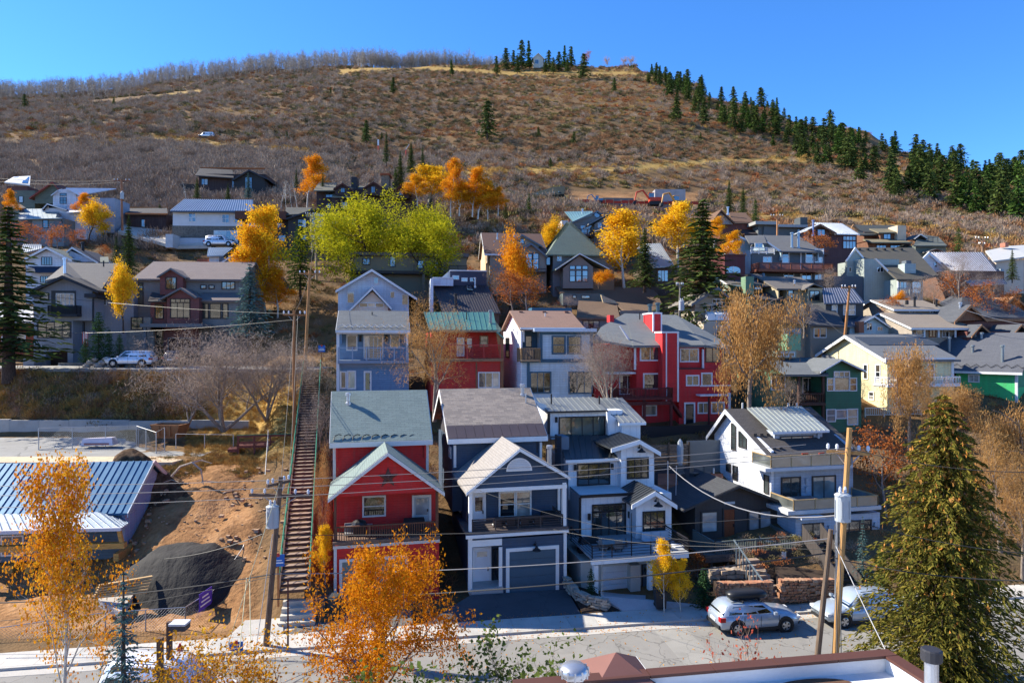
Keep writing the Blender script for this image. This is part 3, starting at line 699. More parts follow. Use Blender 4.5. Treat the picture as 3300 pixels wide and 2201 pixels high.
def house_gable():
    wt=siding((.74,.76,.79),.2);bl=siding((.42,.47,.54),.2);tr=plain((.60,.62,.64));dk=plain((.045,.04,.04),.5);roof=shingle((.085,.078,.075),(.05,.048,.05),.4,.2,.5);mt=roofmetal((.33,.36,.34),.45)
    gl=glass((.04,.05,.05));cur=glass((.30,.36,.35));gp=glass((.12,.13,.12))
    h=House('white_gabled_house','tall white house with steep dark roof, metal dormer and glass balconies',3,470,700,47.0,13)
    u0=h.q(470,600,0)[0];u1=h.q(905,600,0)[0]
    wF=h.q(430,355,0)[1];vR=5.2;uR,wR=h.q(250,110,vR);vB=7.6
    # body with gable ends
    wbase=h.q(470,860,0)[1]
    g=[(0,wbase),(0,wF+.25),(vR,wR-.25),(vB,wF+.5),(vB,wbase)]
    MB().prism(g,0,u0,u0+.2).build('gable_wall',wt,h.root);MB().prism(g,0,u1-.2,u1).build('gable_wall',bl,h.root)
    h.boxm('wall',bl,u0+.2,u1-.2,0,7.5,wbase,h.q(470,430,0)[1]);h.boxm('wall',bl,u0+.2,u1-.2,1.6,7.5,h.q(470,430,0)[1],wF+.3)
    e=.45;hl,hr=u0-e,u1+e
    for a,b in (((-.5,wF-.12),(vR,wR)),((vR,wR),(vB+.45,wF+.2))):
        h.slab('roof',roof,[(hl,a[0],a[1]),(hr,a[0],a[1]),(hr,b[0],b[1]),(hl,b[0],b[1])],.2)
        MB().prism([(a[0],a[1]-.02),(b[0],b[1]-.02),(b[0],b[1]-.36),(a[0],a[1]-.36)],0,hl-.05,hl-.005).build('rake_trim',tr,h.root)
    # dormer
    h.box('dormer_wall',bl,488,232,742,400,1.5,4.5);h.win(522,262,688,352,1.5,dk,.09,3,1,cur);h.lamp(716,255,1.5,plain((.4,.45,.5)),.16)
    h.seam(mt,[(478,232,1.0),(782,224,1.0),(632,96,5.0),(342,104,5.0)],12);h.box('fascia',tr,480,234,780,246,.95,1.1)
    h.boxm('snow_bar',dk,h.q(440,180,2.6)[0],h.q(700,180,2.6)[0],2.5,2.55,h.q(440,186,2.6)[1],h.q(440,180,2.6)[1])
    for k in range(5):
        x=385+k*34;u,w=h.q(x,258 if k < 3 else 330,1.8 if k < 3 else .3);h.boxm('snow_guard',dk,u-.1,u+.15,(1.8 if k < 3 else .3),(1.95 if k < 3 else .45),w-.05,w+.22)
    # balcony on floor 2
    dkf=plain((.45,.47,.5));br=plain((.34,.24,.12),.5)
    h.box('balcony_floor',dkf,440,428,905,446,-1.1,1.7);h.rail(470,362,890,430,-1.0,br,'glass',2,5,1,.035,1.2,gp)
    h.win(528,480,620,596,0,dk,.1,2,1,gl);h.win(692,474,806,596,0,dk,.1,2,1,cur);h.lamp(656,492,0,plain((.4,.45,.5)),.16);h.lamp(655,538,0,plain((.4,.45,.5)),.16)
    # terrace and ground floor
    h.box('wall',bl,600,690,1048,840,-2.2,.02,down=1.5);h.box('terrace_floor',concrete((.5,.5,.5)),560,655,1056,676,-2.6,.1);h.rail(590,594,1036,656,-2.5,br,'glass',2,5,1,.035,0,gp)
    h.win(640,726,742,786,-2.2,dk,.09,2,1,gl);h.win(826,714,996,786,-2.2,dk,.09,3,1,gl);h.lamp(775,742,-2.2,plain((.4,.45,.5)),.14);h.lamp(1018,725,-2.2,plain((.4,.45,.5)),.14)
    h.box('entry_canopy',tr,632,690,760,702,-3.0,-2.2)
    h.swin(302,232,340,318,u0,dk,.07,2,1,gl);h.swin(263,190,283,328,u0,dk,.07,1,2,gl)
    h.swin(436,462,458,560,u0,dk,.06,1,1,gl);h.swin(172,380,190,425,u0,dk,.05);h.swin(235,400,256,445,u0,dk,.05);h.swin(270,412,292,490,u0,dk,.05)
    for x in (318,560,606):h.flue(x,78,105,vR+.1,.07,plain((.5,.5,.48)),False)
    return h
HG=house_gable()
# ------------------------------------------------------------------ second row up the slope
TRW=plain((.62,.63,.63),.6);DKW=plain((.03,.03,.034),.5)
def row2():
    # blue house
    bl=siding((.13,.235,.36),.2);h=House('blue_house','slate-blue house with white-trimmed balcony at the head of the stairway',6,240,1300,60,11)
    h.box('wall',bl,262,1090,905,1330,.5,9,down=1.5);h.box('wall',bl,262,780,900,1050,1.8,9);h.box('balcony_floor',plain((.2,.25,.32)),252,1030,905,1060,-.2,1.9);h.box('band',plain((.16,.22,.31)),258,1058,900,1092,.3,.6)
    h.box('corner_post',TRW,240,755,266,1310,-.05,.3);h.box('eave_soffit',TRW,240,750,912,786,-.1,2.0);h.box('corner_post',TRW,880,780,900,1060,-.05,.2)
    h.win(342,803,422,928,1.8,TRW,.12);h.win(500,808,660,1008,1.8,TRW,.12,4,1,name='french_door');h.win(742,806,812,905,1.8,TRW,.12);h.lamp(460,828,1.8,sz=.22);h.lamp(698,828,1.8,sz=.22)
    h.win(286,1140,322,1278,.5,TRW,.12);h.win(350,1135,408,1282,.5,TRW,.12);h.door(505,1140,548,1312,.5,plain((.3,.3,.3)),TRW,.14,(.1,.9,.1,.95),gl=glass((.12,.07,.03)))
    h.rail(258,908,898,1028,-.15,plain((.30,.36,.45)),'bar',2,6,6,.05)
    u0,u1,we,wr,vb=h.sgable(shingle((.135,.145,.15),(.10,.105,.11),.8,.25),236,914,750,560,574,-.35,4.3,4.3,.2,bl,TRW,.25)
    for k in range(10):
        a=h.q(250+k*60,742,-.1)[0];MB().tube([(a,.0,we+.22),(a+.4,.35,we+.5),(a+.8,.0,we+.22)],.03,4).build('snow_guard',plain((.45,.45,.45)),h.root)
    h.flue(568,585,632,3.0,.05,MBLACK,False)
    # red house with the green metal roof
    rd=siding((.48,.028,.018),.2);gm=roofmetal((.075,.20,.165),.45);h=House('green_roofed_red_house','red house with green metal roof and red bar railing behind a bare tree',6,1110,1290,60,11)
    h.box('wall',rd,1110,1040,1750,1330,0,9,down=1.5);h.box('wall',siding((.45,.025,.016),.2),1110,770,1748,1050,1.7,9);h.box('balcony_floor',wood((.25,.14,.08),along=0),1100,1016,1775,1042,-.3,1.8)
    h.box('corner_board',wood((.22,.10,.05)),1748,760,1775,1300,-.1,.3);h.box('corner_board',wood((.22,.10,.05)),1520,1045,1534,1290,-.04,.05)
    h.door(1434,818,1488,990,1.7,plain((.35,.04,.03)),plain((.45,.05,.04)),.08,(.1,.9,.45,.95),gl=glass((.3,.33,.35)));h.win(1566,812,1624,895,1.7,wood((.3,.2,.12)),.1);h.win(1550,1145,1730,1272,0,TRW,.1,3,1);h.win(1355,830,1405,980,1.7,TRW,.1,1,1,glass((.3,.33,.36)))
    h.rail(1290,885,1745,1012,-.2,plain((.42,.05,.04)),'bar',2,4,6,.04)
    for k,(a,b) in enumerate(((0,.36),(.36,.68),(.68,1.0))):
        E=lambda x,y,v:(x,y,v);L=[(1095,748),(1712,748),(1682,586),(1045,586)];lp=lambda p,q,t:(p[0]+(q[0]-p[0])*t,p[1]+(q[1]-p[1])*t)
        bl_,br_=lp(L[0],L[3],a),lp(L[1],L[2],a);tl_,tr_=lp(L[0],L[3],b),lp(L[1],L[2],b)
        h.seam(gm,[(*bl_,-.3+4.6*a),(*br_,-.3+4.6*a),(*tr_,-.3+4.6*b),(*tl_,-.3+4.6*b)],13)
    h.poly('wing_roof',gm,[(1702,752,-.3),(1780,822,-.3),(1752,740,2.5),(1690,650,2.5)],.15);h.box('eave_trim',wood((.25,.16,.1),along=0),1098,752,1712,768,-.34,-.2)
    h.panel('timber_panel',wood((.30,.15,.06)),[(1705,765),(1770,825),(1770,1010),(1745,1010)],-.05,.1);h.flue(1655,566,705,1.4,.14,plain((.16,.18,.19),.4,.1,.5));h.flue(1436,584,640,2.4,.05,MBLACK,False)
    # light blue house
    tl=plain((.030,.085,.14),.55);lb=siding((.40,.50,.58),.22);wh=siding((.70,.70,.72),.22)
    h=House('light_blue_house','pale blue siding house with deep teal trim and small wooden corner balcony',7,212,990,60,11)
    h.box('wall',lb,212,690,800,990,0,9,down=2.5);h.box('wall',wh,205,430,218,990,.02,9.1,down=2.5);h.box('wall',lb,370,436,805,700,-.02,9);h.box('wall',tl,214,412,372,700,1.3,9)
    h.box('trim_band',tl,205,672,803,702,-.1,.02);h.box('trim_band',tl,368,430,815,466,-.1,.02);h.box('trim_post',tl,368,466,388,672,-.1,.02);h.box('trim_post',tl,790,466,812,690,-.1,.02);h.box('trim_post',tl,258,702,280,980,-.08,.02)
    h.win(476,486,570,618,-.02,tl,.13,1,2,glass((.06,.05,.02)));h.win(606,486,702,618,-.02,tl,.13,1,2,glass((.06,.05,.02)));h.win(290,788,450,948,0,tl,.12,3,1,glass((.05,.05,.04)));h.win(616,785,798,950,0,tl,.12,3,1,glass((.05,.05,.04)))
    h.door(242,470,296,575,1.3,plain((.04,.05,.06)),tl,.08,(.1,.9,.1,.9));h.rail(212,578,364,690,-.5,wood((.30,.20,.11)),'bal',12,2,5,.07,1.2);h.box('balcony_floor',wood((.3,.2,.12),along=0),208,676,368,692,-.6,1.3)
    br=shingle((.25,.155,.115),(.21,.135,.10),.8,.25)
    h.sgable(br,198,748,412,380,264,-.2,4.8,4.4,.2,wh,None);h.box('canopy',plain((.45,.52,.6)),318,412,846,440,-.7,.4);h.box('eave_trim',TRW,200,405,750,422,-.28,-.15)
    h.box('roof_monitor',plain((.03,.10,.16)),298,238,634,290,5.0,6.5)
    for x in (205,402,590):h.box('roof_vent',plain((.16,.07,.05)),x-14,268,x+16,284,4.0,4.4)
    h.flue(410,282,320,3.0,.05,plain((.5,.5,.5)),False);h.swin(82,500,108,650,h.q(205,600,.02)[0],DKW,.1);
    # big red house
    RD=(.56,.022,.026);rd=siding(RD,.2);tr=plain((.66,.67,.70));dkred=wood((.10,.022,.02));gr=shingle((.175,.185,.185),(.14,.15,.15),.8,.25)
    h=House('large_red_house','large bright red house with white-edged chimneys, deck and many windows',7,1180,1245,61,11)
    h.box('wall',rd,1180,545,1748,1245,0,10,down=1.5);h.box('wall',rd,1535,758,1972,1245,-.7,8,down=1.5);h.box('wall',rd,1740,585,1900,780,-.2,6);h.box('wall',rd,820,545,1185,1240,1.8,9,down=1.5)
    ch=h.box('chimney',rd,1396,442,1534,1030,-1.0,.6);h.box('chimney_trim',tr,1392,438,1538,452,-1.05,.65,ch);h.box('chimney_trim',tr,1426,452,1436,1030,-1.03,-.9,ch);h.box('chimney_trim',tr,1522,452,1536,1030,-1.03,-.9,ch)
    c2=h.box('chimney',rd,1320,284,1392,470,2.2,4.6);h.box('chimney_trim',tr,1316,278,1396,290,2.15,4.7,c2);h.box('chimney_trim',tr,1384,290,1394,450,2.16,2.3,c2);h.box('chimney_trim',tr,1318,290,1328,440,2.16,2.3,c2)
    h.flue(1292,208,284,4.0,.17,plain((.06,.10,.12),.4,.1,.5));h.flue(1358,196,282,3.4,.17,plain((.06,.10,.12),.4,.1,.5))
    h.win(1216,570,1370,676,0,tr,.12,2,1,SKYG);h.win(1552,590,1692,686,0,tr,.12,2,1,SKYG);h.win(1765,560,1872,690,-.2,wood((.12,.07,.05)),.1,2,1,glass((.10,.05,.02)));h.win(1244,800,1358,912,0,tr,.12);h.win(1604,815,1696,886,-.7,tr,.12,2,1,glass((.10,.08,.05)))
    h.win(1732,795,1806,888,-.7,tr,.12);h.door(1590,1048,1658,1226,-.7,plain((.03,.03,.03)),tr,.14,(.08,.92,.06,.94));h.win(1702,1044,1776,1118,-.7,tr,.12,2,1,glass((.10,.08,.05)));h.win(1814,1040,1908,1118,-.7,tr,.12,2,1)
    h.win(1040,812,1164,960,1.8,tr,.1,2,1,name='glass_door');h.win(1234,1068,1340,1138,0,tr,.1)
    h.box('trim_band',tr,1716,890,1972,902,-.8,-.66);h.box('trim_band',plain((.05,.03,.03)),1536,748,1745,758,-.75,.02);h.box('trim_board',tr,1950,955,1972,1230,-.76,-.6);h.box('awning',tr,1716,972,1962,984,-1.6,-.7);h.box('awning_post',plain((.08,.02,.02)),1786,990,1796,1240,-1.4,-1.25)
    h.box('trim_board',tr,1734,588,1748,750,-.24,-.1);h.box('trim_board',tr,1160,560,1176,760,-.04,.06)
    h.box('porch_roof',tr,940,782,1205,798,.2,1.8)
    h.box('deck_floor',dkred,1010,1002,1482,1020,-2.2,1.8);h.rail(1022,918,1478,1004,-2.1,dkred,'bal',36,3,5,.06,.0);h.box('deck_beam',dkred,1085,1032,1482,1062,-2.1,-1.9)
    for x in (1040,1238,1464):h.box('deck_post',dkred,x,1010,x+20,1255,-2.1,-1.9,down=1)
    st_=MB();a=h.q(1480,1020,-1.6);b=h.q(1565,1140,-1.6);st_.prism([a,b,(b[0],b[1]-.3),(a[0],a[1]-.3)],1,-1.6,-.9);st_.build('deck_stair',dkred,h.root)
    h.poly('roof',gr,[(1150,556,-.5),(1760,552,-.5),(1520,300,6.5),(1085,286,6.5)],.2);h.poly('roof',gr,[(1752,550,-.5),(1948,582,-.6),(1880,500,2.0),(1516,300,6.5)],.2);h.poly('roof',gr,[(815,500,1.4),(1165,560,-.4),(1100,290,6.4),(1078,286,6.5),(880,400,3.4)],.2)
    h.panel('gable_trim',tr,[(1036,392),(1044,392),(1160,552),(1140,556)],.8,.95);h.box('dormer',rd,955,300,990,360,4.5,5.4);h.flue(1206,282,312,4.6,.06,MBLACK,False)
    # green house
    gn=siding((.035,.135,.075),.2);h=House('dark_green_house','dark green house with white-framed corner windows and brown porch',8,512,1350,60,10)
    h.box('wall',gn,512,960,736,1355,0,8,down=2);h.panel('gable_wall',gn,[(512,965),(514,955),(615,905),(730,955),(736,968)],-.02,.15);g5=shingle((.14,.15,.155),(.11,.12,.12),.8,.25)
    h.gable(g5,(478,972),(612,893),(764,966),-.6,5.5,.18,TRW,.16)
    h.win(566,978,656,1004,0,TRW,.09,3,1);h.win(568,1012,656,1090,0,TRW,.1);h.win(522,1020,556,1092,0,TRW,.08,1,2);h.win(664,1018,702,1092,0,TRW,.08,1,2)
    h.win(518,1216,568,1286,0,TRW,.08,1,2,glass((.2,.23,.24)));h.win(578,1218,642,1266,0,TRW,.08,1,1,glass((.25,.28,.3)));h.win(650,1214,708,1304,0,TRW,.09,1,2,glass((.2,.23,.24)))
    h.box('porch_wall',gn,260,980,512,1355,2.2,8,down=2);h.box('porch_wall',siding((.06,.16,.09),.2),160,985,262,1200,1.2,7,down=3);h.win(170,1008,252,1084,1.2,TRW,.08,3,1)
    bw=wood((.07,.035,.025));h.box('porch_floor',bw,340,1175,512,1190,-.3,2.2);h.rail(346,1112,500,1178,-.2,bw,'bal',14,2,5,.06,2.0)
    for x in (492,340):h.box('porch_post',bw,x,992,x+14,1300,-.2,0,down=1)
    h.win(368,1018,430,1110,2.2,TRW,.1,2,1);h.poly('porch_roof',g5,[(250,992,-.5),(530,992,-.5),(500,885,5),(235,890,5)],.18);h.poly('porch_roof',g5,[(140,912,3.2),(255,990,-.4),(240,890,5),(170,880,5)],.15)
    c=h.box('chimney',siding((.16,.30,.17),.2),268,738,354,840,4.5,6);h.box('chimney_cap',plain((.14,.16,.18),.4,.1,.5),268,702,356,738,4.5,6,c);h.box('clerestory',siding((.25,.3,.25),.2),205,845,325,885,4,6);h.win(210,856,310,876,4.0,TRW,.06,3,1)
    # yellow house
    yl=siding((.68,.60,.34),.2);gy=shingle((.165,.17,.175),(.13,.135,.14),.8,.25);h=House('yellow_house','pale yellow house with white balcony railings behind leafless trees',8,900,1260,64,10)
    u0,we=h.q(900,890,0);u1=h.q(1322,890,0)[0];wb=h.q(900,1262,0)[1]-2;vR=5.4;wR=h.q(690,742,vR)[1]
    MB().prism([(0,wb),(0,we),(vR,wR-.15),(10.5,we),(10.5,wb)],0,u0,u0+.2).build('gable_wall',yl,h.root);h.boxm('wall',yl,u0+.2,u1,0,10.4,wb,we-.1);MB().prism([(0,wb),(0,we),(vR,wR-.15),(10.5,we),(10.5,wb)],0,u1-.2,u1-.02).build('gable_wall',yl,h.root)
    for a,b in (((-.5,we-.15),(vR,wR)),((vR,wR),(11,we-.15))):
        h.slab('roof',gy,[(u0-.5,a[0],a[1]),(u1+.3,a[0],a[1]),(u1+.3,b[0],b[1]),(u0-.5,b[0],b[1])],.2);MB().prism([(a[0],a[1]-.03),(b[0],b[1]-.03),(b[0],b[1]-.35),(a[0],a[1]-.35)],0,u0-.56,u0-.505).build('rake_trim',TRW,h.root)
    h.box('fascia',TRW,890,888,1330,900,-.56,-.45);h.box('corner_board',TRW,1306,892,1322,1040,-.05,.05)
    h.box('balcony_floor',TRW,902,1060,1362,1074,-1.8,.1);h.rail(905,1010,1360,1062,-1.75,plain((.66,.66,.66)),'bal',44,5,5,.05,-.1);h.rail(760,1202,1230,1254,-1.9,plain((.5,.5,.45)),'bal',40,5)
    h.win(938,942,966,1005,0,TRW,.1,1,2);h.win(1158,930,1190,1005,0,TRW,.1,1,2);h.win(1010,940,1060,1040,0,TRW,.1);h.win(985,1100,1060,1190,0,TRW,.1,2,1);h.box('porch_post',TRW,958,1010,968,1200,-1.8,-1.66)
    for (a,b,c,d) in ((755,932,776,1018),(832,934,856,1020),(790,1105,815,1150)):h.swin(a,b,c,d,u0,TRW,.1,1,2)
    h.slab('dormer_roof',shingle((.05,.065,.09)),[(u0+.2,vR-2.6,wR-1.0),(u0+8.2,vR-2.6,wR-1.0),(u0+8.2,vR+.3,wR+.1),(u0+.2,vR+.3,wR+.1)],.12);h.poly('roof',gy,[(486,872,9),(610,890,7),(695,740,12),(608,716,14)],.2)
    cb=h.box('chimney',concrete((.30,.17,.11)),722,660,756,730,13,14.2)
    # bright green house at the right edge
    gg=siding((.05,.46,.15),.2);gd=shingle((.105,.11,.125),(.08,.085,.10),.8,.25);h=House('emerald_house','bright emerald green house with wide dark roof and tall flue pipes',8,1335,1190,70,-48)
    h.box('wall',gg,1335,985,1712,1195,0,9,down=5);h.box('corner_board',TRW,1706,985,1724,1190,-.06,.12,down=2)
    u0,we=h.q(1318,968,-.5);u1=h.q(1722,968,-.5)[0];h.slab('roof',gd,[(u0-3,-.5,we),(u1+.4,-.5,we),(u1+.4,5.5,we+3.9),(u0-3,5.5,we+3.9)],.2);h.slab('roof',gd,[(u0-3,5.5,we+3.9),(u1+.4,5.5,we+3.9),(u1+.4,11,we+.2),(u0-3,11,we+.2)],.2)
    MB().prism([(0,we-1.5),(0,we+.1),(5.5,we+3.6),(9,we+1.2),(9,we-1.5)],0,u1-.3,u1-.1).build('gable_wall',siding((.03,.22,.09),.2),h.root);h.boxm('fascia',TRW,u0-3,u1+.4,-.56,-.48,we-.25,we-.02)  # gable end in a darker green, its shade put into the colour
    h.win(1420,998,1476,1036,0,TRW,.12,2,1,glass((.25,.26,.28)))
    for x,a,b,v in ((1440,806,868,2.4),(1628,806,940,1.0),(1496,726,782,4.6),(1453,720,752,5.0),(1292,756,876,2.5)):h.flue(x,a,b,v,.14,plain((.22,.25,.26),.4,.1,.5))
    for k in range(14):
        a=u0-2+k*.85;MB().tube([(a,.0,we+.4),(a+.4,.4,we+.7),(a+.8,.0,we+.4)],.03,4).build('snow_guard',MBLACK,h.root)
row2()
# ------------------------------------------------------------------ upper rows on the right half
def row3():
    TAU=(.24,.215,.185);tau=stucco(TAU)
    # white gable house
    wh=siding((.55,.60,.66),.25);h=House('white_cottage','white front-gabled house with a smaller pointed entry gable above the blue house',6,255,590,80,9)
    h.panel('wall',wh,[(255,640),(255,395),(565,218),(905,430),(905,640)],0,9);h.gable(shingle((.05,.055,.07)),(232,384),(565,188),(982,455),-.7,9.4,.2,TRW,.3)
    h.panel('entry_wall',stucco((.62,.54,.44)),[(380,640),(385,560),(570,395),(715,540),(715,640)],-1.6,0);h.gable(shingle((.05,.055,.07)),(345,572),(570,352),(748,545),-2.2,.3,.15,TRW,.3);h.win(455,505,672,540,-1.6,TRW,.08,3,1)
    for a in ((343,402,400,498),(587,270,620,322),(738,400,770,452),(846,428,896,515)):h.win(*a,0,TRW,.07,1,1,glass((.10,.06,.04)))
    # dark seam-roofed house with roof box
    nv=plain((.035,.042,.07));mt=roofmetal((.055,.05,.055),.5);h=House('dark_metal_roofed_house','house with steep charcoal seamed metal roof and boxy white-and-navy top storey',6,1200,640,76,9)
    h.box('wall',wood((.10,.065,.045)),1225,585,1735,680,.6,8,down=2);h.seam(mt,[(1215,588,0),(1748,592,0),(1622,330,6.2),(1128,342,6.2)],22);h.box('storey',nv,1286,204,1620,345,6.0,9.5);h.box('parapet',TRW,1282,198,1622,208,5.9,9.6)
    h.box('roof_box_wall',siding((.56,.6,.66),.2),1130,270,1314,345,5.2,7.6);h.box('parapet_cap',TRW,1126,264,1318,274,5.1,7.7);h.panel('slant_wall',TRW,[(1205,270),(1285,200),(1290,275)],6.6,6.8);h.box('wall',siding((.6,.64,.7),.2),1106,275,1130,640,3.0,8)
    for a in ((1310,254,1362,284),(1392,274,1440,302),(1470,274,1508,302)):h.win(*a,6.0,TRW,.06,1,1,SKYG)
    h.poly('skylight',SKYG,[(1440,374,4.6),(1492,378,4.6),(1478,332,5.8),(1432,334,5.8)],.05);h.flue(1336,414,570,.8,.14,MBLACK);h.flue(1514,268,345,5.4,.1,GALV)
    # long brown-roofed house
    br=shingle((.185,.125,.085),(.16,.11,.075),.8,.25);h=House('brown_long_house','long low house with wide plain brown roof behind the red chimneys',7,690,400,82,9)
    vv=lambda y:(290-y)/225*9.0
    h.poly('roof',br,[(x,y,vv(y)) for x,y in ((860,114),(1090,272),(1345,276),(1392,205),(1356,122),(1300,70),(492,58),(535,112))],.25)
    h.poly('roof',br,[(672,322,-1.6),(1040,326,-1.6),(1010,196,3.6),(690,178,3.6)],.2);h.box('wall',stucco((.20,.20,.19)),690,322,1040,420,-1.0,6,down=2);h.box('clerestory_wall',stucco((.12,.15,.15)),560,118,900,220,5.6,8.8);h.box('wall',tau,1040,262,1370,420,.6,8,down=2)
    for a in ((645,140,668,158),(718,140,782,158)):h.win(*a,5.6,DKW,.06,1,1,SKYG)
    h.panel('slant_wall',siding((.55,.46,.30),.25),[(880,130),(1000,182),(1092,290),(1040,300),(900,200)],3.4,3.7);h.win(730,352,860,410,-1.0,DKW,.08,3,1)
    # beige cottage with covered furniture
    bg_=stucco((.36,.32,.25));h=House('beige_gabled_house','small beige gabled house above a terrace with white covered furniture',7,1670,500,78,9)
    gy=shingle((.22,.20,.17),(.18,.165,.145),.8,.25);dk=shingle((.075,.075,.08))
    h.panel('wall',bg_,[(1672,420),(1672,200),(1868,82),(2000,185),(2005,420)],0,6);h.gable(gy,(1640,205),(1868,62),(2014,192),-.6,6.3,.2,plain((.13,.14,.16)),.3)
    h.win(1822,215,1908,308,0,TRW,.06,3,1,name='french_door');h.win(1762,212,1806,290,0,TRW,.06,1,2);h.win(1820,168,1912,202,0,TRW,.06,3,1);h.box('terrace',stucco((.45,.38,.30)),1745,350,1965,520,-2.4,.2,down=2);h.win(1856,395,1944,480,-2.4,TRW,.07,3,1)
    # green and beige complex
    gn=siding((.06,.10,.08),.25);h=House('sage_green_house','dark sage house with square green siding chimney and low grey roofs',14,330,770,84,8)
    g2=shingle((.155,.14,.125),(.13,.12,.11),.8,.25);h.box('wall',gn,335,668,655,800,.4,8,down=3);h.sgable(g2,318,690,680,440,602,0,5,None,.2,siding((.35,.42,.32),.25),TRW,.2);c=h.box('chimney',siding((.14,.24,.15),.2),434,622,490,752,-1.2,0);h.box('chimney_cap',MBLACK,448,604,474,622,-1.0,-.2,c)
    h.box('dormer',gn,490,672,552,720,-.8,2);h.win(497,685,512,706,-.8,TRW,.06);h.win(518,685,540,706,-.8,TRW,.06,2,2);h.poly('dormer_roof',dk,[(478,684,-1.2),(690,690,-1.2),(560,652,1.5),(505,640,1.5)],.15);h.poly('roof',dk,[(420,772,-3.0),(790,785,-3.0),(620,722,0),(540,735,0)],.15);h.box('wall',gn,470,770,780,830,-2.6,2,down=2);h.flue(556,600,652,2,.12,plain((.1,.16,.22),.4,.1,.4))
    h=House('beige_bay_house','pale beige house with square bay window and grey roof beside the green chimney',14,700,830,82,8)
    be=siding((.42,.36,.23),.25);h.box('wall',be,716,702,965,830,0,7,down=3);h.sgable(g2,650,968,704,820,626,-.5,5,None,.2,be,None);h.box('bay_wall',be,862,700,962,818,-1.0,.1);h.gable(g2,(840,706),(905,668),(972,694),-1.3,2.5,.14,plain((.12,.12,.12)),.14)
    h.win(878,724,938,784,-1.0,plain((.06,.06,.06)),.1,2,2);h.win(728,715,758,765,0,plain((.06,.06,.06)),.1);h.flue(770,645,690,1.5,.1,GALV)
    # dark seamed roof house
    dkw=board((.045,.05,.055),.3);h=House('charcoal_seam_house','charcoal house with striped dark metal roof behind the leaning utility pole',14,1000,910,78,8)
    h.box('wall',dkw,985,800,1244,915,0,7,down=2);h.seam(roofmetal((.05,.06,.085),.35),[(975,806,-.5),(1256,802,-.5),(1172,698,5),(962,702,5)],14,ribmat=roofmetal((.30,.30,.34),.4));h.win(1108,822,1184,884,0,TRW,.07,2,2,glass((.2,.25,.25)));h.win(1030,822,1060,886,0,TRW,.07,1,2,glass((.2,.25,.25)))
    h=House('low_dark_roof_house','low house with broad dark shingle roof and small beige front gable',14,880,1060,74,8)
    h.box('wall',stucco((.20,.18,.15)),880,945,1120,1065,0,6,down=2);h.poly('roof',dk,[(870,950,-.6),(1125,962,-.6),(1030,818,5),(880,815,5)],.2);h.box('wall',stucco((.28,.25,.2)),640,930,880,1060,1,6,down=2);h.poly('roof',dk,[(620,935,.4),(885,945,.4),(880,900,3),(640,890,3)],.18);h.win(665,965,760,1030,1,DKW,.06,3,1);h.win(905,980,985,1040,0,TRW,.06,2,1)
    # light-blue cottage
    lb=siding((.36,.52,.58),.22);h=House('aqua_cottage','little aqua-blue cottage with striped metal roof and brick chimney',14,1150,1010,76,8)
    h.panel('wall',lb,[(1150,1020),(1150,962),(1240,962),(1320,905),(1422,962),(1422,1020)],0,5);h.gable(roofmetal((.10,.11,.14),.4),(1228,940),(1322,890),(1432,966),-.5,5,.14,TRW,.2,seams=7);h.seam(roofmetal((.10,.11,.14),.4),[(1110,962,-.4),(1245,962,-.4),(1240,905,3),(1130,895,3)],7);h.win(1268,944,1300,990,0,TRW,.07,2,1);h.win(1342,970,1374,992,0,TRW,.07,2,1);h.box('chimney',stucco((.24,.10,.06)),1214,932,1250,1010,-.9,-.2)
    # taupe long house
    ta=siding((.34,.29,.23),.25);rf=shingle((.26,.215,.17),(.22,.185,.15),.8,.25);h=House('taupe_split_roof_house','long taupe house with two stepped brown-grey roofs and white porch posts',14,1590,1040,74,8)
    h.box('wall',ta,1590,968,1950,1045,0,9,down=2);h.sgable(rf,1575,2010,974,1620,872,-1.2,5.2,3.2,.2,ta,TRW,.22);h.box('wall',ta,1470,846,1790,900,4.2,9);h.sgable(rf,1455,1830,846,1600,784,3.8,4,3.6,.18,ta,TRW,.22)
    for x in (1562,1705,1745):h.win(x,850,x+34,872,4.2,TRW,.06,2,1)
    for x in (1664,1762,1878):h.box('porch_post',TRW,x,980,x+8,1042,-1.0,-.85)
    h.win(1700,985,1740,1035,0,wood((.25,.1,.05)),.08,2,1);h.win(1790,985,1830,1035,0,TRW,.08,2,1);h.win(1610,988,1650,1020,0,TRW,.08);u=h.q(1590,1000,0)[0]
    for a in ((1428,912,1442,990),(1465,915,1476,960)):h.swin(*a,u,TRW,.08)
    for x,y0,y1 in ((1598,760,830),(1748,780,850),(1545,785,800)):h.flue(x,y0,y1,5,.12,MBLACK)
    # slate hip roof house
    sl=shingle((.085,.09,.10),(.06,.065,.075),.6,.25);og=wood((.30,.15,.07));h=House('slate_hip_roof_house','maroon house under a tall dark slate hip roof with orange-brown gable trim',14,1880,1030,76,8)
    mr=siding((.13,.035,.025),.25);h.box('wall',mr,1860,900,2380,1040,.3,10,down=3);h.poly('roof',sl,[(1905,880,.2),(2420,915,.2),(2310,828,4.5),(1942,702,7.5)],.2);h.poly('roof',sl,[(1770,800,8),(1900,890,.0),(1942,702,7.5)],.2)
    h.panel('gable_wall',wood((.20,.09,.045)),[(1880,930),(1985,838),(2095,920)],-.9,.5);h.gable(sl,(1872,930),(1985,815),(2100,918),-1.3,4,.16,og,.3);h.box('fascia',og,2095,912,2400,930,-.1,.1)
    h.box('wall',mr,1960,1000,2400,1060,-3,0,down=2)
    for x in (2065,2340):h.gable(sl,(x-75,1030),(x-5,950),(x+85,1030),-3.6,0,.15,og,.22)
    h.flue(1912,798,880,-.2,.14,GALV)
